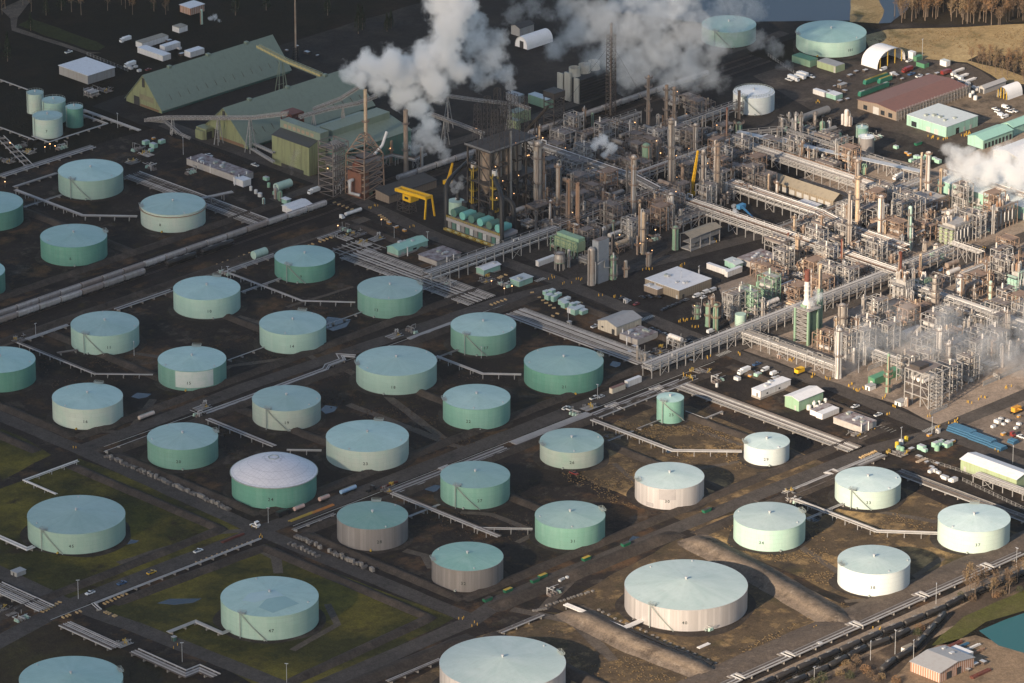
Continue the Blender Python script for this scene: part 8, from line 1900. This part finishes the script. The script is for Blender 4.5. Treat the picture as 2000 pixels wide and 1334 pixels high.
 for seg,n in(((((200,1182),(250,1160))),7),(((380,1102),(500,1056)),12),(((120,1208),(160,1194)),6),(((80,1198),(120,1176)),7),(((204,1196),(228,1206)),6),(((1035,570),(1085,605)),7),(((1075,620),(1140,590)),7),(((950,600),(990,585)),6),(((650,395),(700,415)),6),(((972,545),(990,537)),5),(((1680,896),(1712,882)),9),(((740,420),(760,434)),5),(((600,482),(650,464)),7),(((420,520),(505,490)),8)):
  line(seg[0],seg[1],n,'low tan kerb barrier','low tan barriers along the roads',0.2,0.1,[lowb])
 stone=MB().box(-0.7,-0.6,0,0.7,0.6,0.8).mesh('block',bms[0].materials[0])
 line((1040,1195),(1068,1190),6,'pale marker stone','pale marker stones below the giant tank',0.3,0,[stone]);line((1065,1185),(1160,1155),14,'pale marker stone','pale marker stones below the giant tank',0.3,0,[stone]);line((1160,1190),(1400,1300),20,'pale marker stone','pale marker stones below the giant tank',0.8,0.1,[stone]);line((1850,1178),(2005,1110),34,'pipe bank footing','footings beside the outer pipe bank',0.3,0,[stone])
 def skip_mesh():
  mb=MB();prof_body(mb,[(-2.4,0.2),(2.4,0.2),(2.9,1.8),(-2.9,1.8)],2.2);return mb
 sk=skip_mesh().mesh('shell',paint('skip_green',(0.02,0.15,0.08),(0.03,0.10,0.06),0.5));ld=MB().box(-2.6,-0.95,1.6,2.6,0.95,1.95)
 for(x,y,c)in((992,1156,'yellow'),(1045,1137,'dark'),(1060,1128,'yellow'),(1145,1094,'yellow'),(1222,1066,'dark'),(1380,1000,'dark'),(952,1174,'dark'),(1793,283,'dark')):
  g=G(x,y);t=thing('skip',None,'skip',g,0,'green skips along the lower road');link('shell',sk,t);mb=MB();mb.box(-2.5,-0.95,1.5,2.5,0.95,1.9);mb.build('contents',paint('skip_load_'+c,(0.5,0.35,0.05)if c=='yellow' else(0.06,0.055,0.05)),t);late(t,'green skip with '+('a yellow load' if c=='yellow' else 'a dark load'),g)
 gm=paint('frac_green',(0.035,0.18,0.12),(0.03,0.12,0.085),0.5)
 for k,(x,y)in enumerate([(1690,185),(1698,182),(1706,179),(1714,176),(1722,173),(1700,162),(1710,158),(1720,155),(1728,160)]):
  g=G(x,y);t=thing('storage_box_tank',None,'box tank',g,0,'green box tanks in the far yard');mb=MB();prof_body(mb,[(-6,0.4),(6,0.4),(6,3.2),(-5,3.2),(-6,2.2)],2.5);mb.build('shell',gm,t);mb=MB();mb.box(-5,-0.5,3.22,5.5,0.5,3.5);mb.build('walkway',YEL if k>4 else STEEL,t);late(t,'dark green box tank',g)
 bp=paint('pipe_stack_blue',(0.045,0.125,0.21),(0.035,0.09,0.16),0.5)
 for(p,q,n,lv)in(((1862,836),(1900,855),7,3),((1903,853),(1940,872),6,3),((1938,870),(1962,880),5,2),((1975,862),(1985,868),4,2)):
  a=G(*p);b=G(*q);L=abs((b-a).y)*0.95;mid=(a+b)/2;t=thing('pipe_stack',None,'pipe stack',mid,0,'stacks of blue pipes by the street')
  for j in range(lv):
   for k in range(n-j):mb=MB();x=(k-(n-j)/2)*1.3;mb.cyl((x,-L/2,0.8+j*1.05),(x,L/2,0.8+j*1.05),0.6,n=9);mb.build('pipe',bp,t)
  for y in(-L*0.35,L*0.35):mb=MB();mb.box(-n*0.7,y-0.3,0,n*0.7,y+0.3,0.1);mb.build('bearer',CONCR,t)
  late(t,'stack of blue pipes',mid)
 def small(name,label,cat,group,spots,make):
  for(x,y)in spots:
   g=G(x,y);t=thing(name,None,cat,g,rr.choice([0,math.pi/2]),group);make(t);late(t,label,g)
 def crate(col,s=1.5,h=1.6):
  def f(t):
   k=rr.uniform(0.7,1.3);mb=MB();mb.box(-s*k,-s*0.7*k,0.15,s*k,s*0.7*k,h*k);mb.build('body',paint('crate_%02d'%int(sum(col)*77),col,tuple(c*0.6 for c in col),0.6),t);mb=MB();mb.box(-s*k*0.9,-s*0.6*k,h*k+0.01,s*k*0.9,s*0.6*k,h*k+0.14);mb.build('lid',GALV,t)
  return f
 def tote(col):
  def f(t):mb=MB();r=rr.uniform(0.8,1.5);h=rr.uniform(2,3.4);mb.lathe([(r,0.2),(r,h),(r*0.5,h+0.35),(0.01,h+0.4)],12);mb.build('shell',paint('tote_%02d'%int(sum(col)*77),col,tuple(c*0.7 for c in col),0.5),t);mb=MB();mb.lathe([(r*1.1,0),(r*1.1,0.2)],12);mb.build('base',CONCR,t)
  return f
 S=small
 S('crate','white crate','crate','white crates and boxes',[(1818,923),(1824,921),(1833,925),(1841,932),(1846,936),(1858,941),(1863,940),(1440,742),(1600,1260),(1885,170),(1880,160),(1890,166),(1902,172),(1910,176),(1875,155),(1868,150),(1862,147),(1955,820),(1960,830),(1948,826),(1968,824),(1990,830),(1984,838),(1940,835),(265,132),(272,140),(255,135),(350,96),(1260,665),(1220,196),(1512,742)],crate((0.68,0.67,0.65)))
 S('crate','mint equipment box','crate','mint boxes',[(1800,878),(1806,882),(1828,872),(1836,870),(1848,873),(1853,870),(1838,865),(1750,290),(1790,310),(1800,312),(1812,308),(1825,312),(1780,316),(1832,318),(1480,736),(300,288),(316,280),(285,282),(295,296),(520,352)],crate((0.33,0.55,0.43),1.8,2.2))
 S('crate','orange crate','crate','orange crates',[(1465,736),(1472,730),(1510,742),(1520,738),(1792,306),(1770,300),(1776,304),(760,438),(775,445),(790,452),(1125,600),(1130,596),(1890,240),(1900,236),(1885,232),(1960,850),(1990,815),(300,272),(1640,1300),(1815,852),(1860,865)],crate((0.5,0.26,0.06),1.2,1.2))
 S('crate','dark scrap pile box','crate','dark boxes in the yards',[(1630,170),(1650,180),(1640,160),(1660,150),(1672,142),(1690,140),(1750,150),(1762,156),(1735,155),(1640,200),(1655,196),(1620,180),(1800,155),(1812,148),(1830,146),(1845,158),(1240,680),(1230,690),(1340,700),(1350,706),(1905,1300),(1920,1296),(1890,1310),(1845,1285),(1835,1290),(1870,1284),(1810,905),(1820,915),(1830,908),(300,100),(330,82),(355,108),(560,100),(600,105),(620,110),(580,92),(1780,880),(1795,895)],crate((0.09,0.07,0.06),1.6,1.3))
 S('round_drum','pale round drum','drum','pale upright drums',[(1306,666),(1316,670),(1100,1136),(1093,1140),(1106,1133),(1560,790),(1580,800),(1600,792),(1572,797),(1590,796),(1612,788),(1606,796),(1596,803),(1900,185),(1870,166),(1880,178),(1895,190),(1905,195),(1860,160),(490,372),(500,378),(508,384),(1760,868),(1400,756)],tote((0.62,0.62,0.6)))
 S('round_drum','green round drum','drum','green upright drums',[(1762,882),(1755,878),(1830,880),(1560,240),(1575,252),(1640,268),(1535,256),(1095,315),(1060,320),(1215,402),(1230,398),(1690,415),(1755,450),(1820,500),(1840,505),(1480,560),(1490,575),(525,366),(535,380)],tote((0.25,0.43,0.30)))
 S('round_drum','yellow round drum','drum','yellow upright drums',[(1752,874),(1770,862),(1538,560),(1622,538)],tote((0.6,0.42,0.04)))
 for(x,y,n,L,m,lab)in((1862,1262,6,12,REDB,'dark red pipes stacked by the corrugated shed'),(1915,1318,6,14,REDB,'dark red pipes lying on the sandy lot edge'),(1905,1276,5,12,RUSTY,'rusty beams stacked behind the white box trailer'),(1900,1265,4,10,PWH,'white pipes stacked at the end of the lawn'),(1880,1262,3,9,paint('pipe_stack_blue',(0.07,0.20,0.36)),'blue pipes stacked at the end of the lawn'),(1830,1270,5,12,REDB,'dark red pipes piled beside the curved siding'),(835,945,4,26,REDB,'dark red steel lying along the central road'),(760,948,4,12,REDB,'dark red steel stack by the grey tank'),(443,1057,4,7,REDB,'dull red pipes on the verge by the grass field crossroads, longer heap'),(462,1049,4,10,REDB,'dull red pipes on the verge by the grass field crossroads, nearest the junction'),(1800,900,3,8,TANC,'tan timber lying before the white crates'),(1880,150,6,10,PWH,'white pipes laid out in the far yard, upper'),(1895,158,6,10,PWH,'white pipes laid out in the far yard, middle'),(1870,140,6,12,PWH,'white pipes laid out in the far yard, lower'),(590,1010,3,18,YEL,'yellow and orange pipe sections on the road edge by the dome'),(630,995,3,16,paint('crate_orange_p',(0.5,0.2,0.05)),'orange pipe sections on the road edge by the trailers'),(1600,800,3,10,TANC,'tan planks behind the pale green shed'),(1375,1262,3,8,PWH,'white broken pipe pieces on the dry grass')):
  g=G(x,y);t=thing('pipe_stack',lab,'pipe stack',g,0,'stacks of pipes and beams')
  for k in range(n):mb=MB();yy=(k%3)*0.8-0.8;z=0.4+(k//3)*0.7;d=rr.uniform(-0.4,0.4);mb.cyl((-L/2+d,yy,z),(L/2+d,yy,z),0.34,n=6);mb.build('pipe',m,t)
 fm=paint('fence_wire',(0.33,0.32,0.31),(0.22,0.21,0.2),0.7)
 def fence(p,q,h,lab,slat=True):
  a,b=G(*p),G(*q);t=thing('fence',lab,'fence',a,0);d=b-a;n=max(2,int(d.length/3.5))
  for k in range(n+1):mb=MB();c=d*(k/n);mb.bar(c,c+Vector((0,0,h)),0.16);mb.build('post',fm,t)
  mb=MB()
  for z in(0.4,h*0.5,h*0.97):mb.bar(Vector((0,0,z)),d+Vector((0,0,z)),0.09 if not slat else 0.12,0.09 if not slat else h*0.3)
  mb.build('panel' if slat else 'wire',fm,t)
 fence((1695,725),(1820,672),2.4,'grey panel fence along the street before the misty units');fence((1816,812),(1850,796),2.2,'grey panel fence at the foot of the big open frame');fence((1920,755),(2010,715),2.6,'grey panel fence beside the wide street near the frame edge');fence((1940,735),(1952,742),2.2,'short grey panel fence in the mist');fence((1880,940),(2010,1002),2.2,'thin wire fence round the switchyard rack',False);fence((1500,110),(1560,150),2.2,'thin wire fence beside the white lorries',False);fence((170,108),(250,140),2.2,'thin wire fence along the dark lorry park',False);fence((1790,895),(1900,930),2.0,'thin wire fence beside the white crates',False)
 for(x,y,lab,m,w,d,h)in((36,1122,'small dark hut with a grey roof at the field corner','grey',3.2,2.4,2.4),(340,1252,'teal portable toilet beside the road under tank forty-seven','teal',0.9,0.9,2.4),(1095,1138,'pale cabinet pair beside the lower road','white',1.2,1,2.2),(1222,592,'white sentry box in the car park','white',1,1,2.6),(1522,700,'small red and white sentry post at the street','rust',0.9,0.9,2.4),(1832,846,'white sentry post at the zebra crossing','white',0.9,0.9,2.4),(1112,636,'dark lamp cabinet beside the wide bundle','grey',1.0,1,2.6),(1760,790,'white plant box beside the dark green switch house','white',3,2.2,2.4),(1700,760,'white generator beside the dark green switch house','white',2.6,1.8,2.6),(1645,170,'dark trailer hut among skids','brown',3,1.6,2.2)):
  g=G(x,y);t=thing('hut',lab,'hut',g,0);mb=MB();mb.box(-w,-d,0.05,w,d,h);mb.build('wall',W_[m](),t);mb=MB();mb.box(-w-0.25,-d-0.25,h+0.02,w+0.25,d+0.25,h+0.22);mb.build('roof',R_['grey'](),t);mb=MB();mb.box(-w-0.06,-0.5,0.1,-w-0.01,0.5,min(2.0,h-0.2));mb.build('door',DOORM,t)
for ph,px,py in[('tank ten',401,600),('tank eleven',201,675),('tank nine',593,535),('tank thirteen',760,605),('tank fourteen',570,675),('tank seventeen',944,677),('tank eighteen',773,755),('tank twenty-one',1101,755),('tank twenty-two',930,820),('tank fifteen',372,745),('tank sixteen',167,820),('tank nineteen',557,823),('tank twenty',354,900),('tank twenty-three',716,903),('the domed tank',532,975),('tank twenty-six',1117,900),('tank twenty-seven',928,975),('tank twenty-eight',726,1055),('tank thirty',1309,975),('tank thirty-one',1114,1055),('tank thirty-two',913,1135),('tank thirty-three',1698,980),('tank thirty-four',1505,1060),('tank thirty-seven',1906,1060),('tank thirty-eight',1710,1145),('tank forty',1343,1215),('tank forty-five',143,1065),('tank forty-seven',523,1230),('tank twenty-five',1309,810),('the small white tank',1499,895),('the ringed tank',335,440),('the dark tank by the railway',140,505),('the four small tanks',105,250),('the railed white tank',1473,212),('the huge far tank',1626,100)]:
 mark(ph,G(px,py))
build_ground()
build_tanks()
build_pipes()
build_rail()
build_vehicles()
build_buildings()
build_towers()
build_clutter()
build_units()
build_green()
build_air()
build_cloud()
settle_labels()
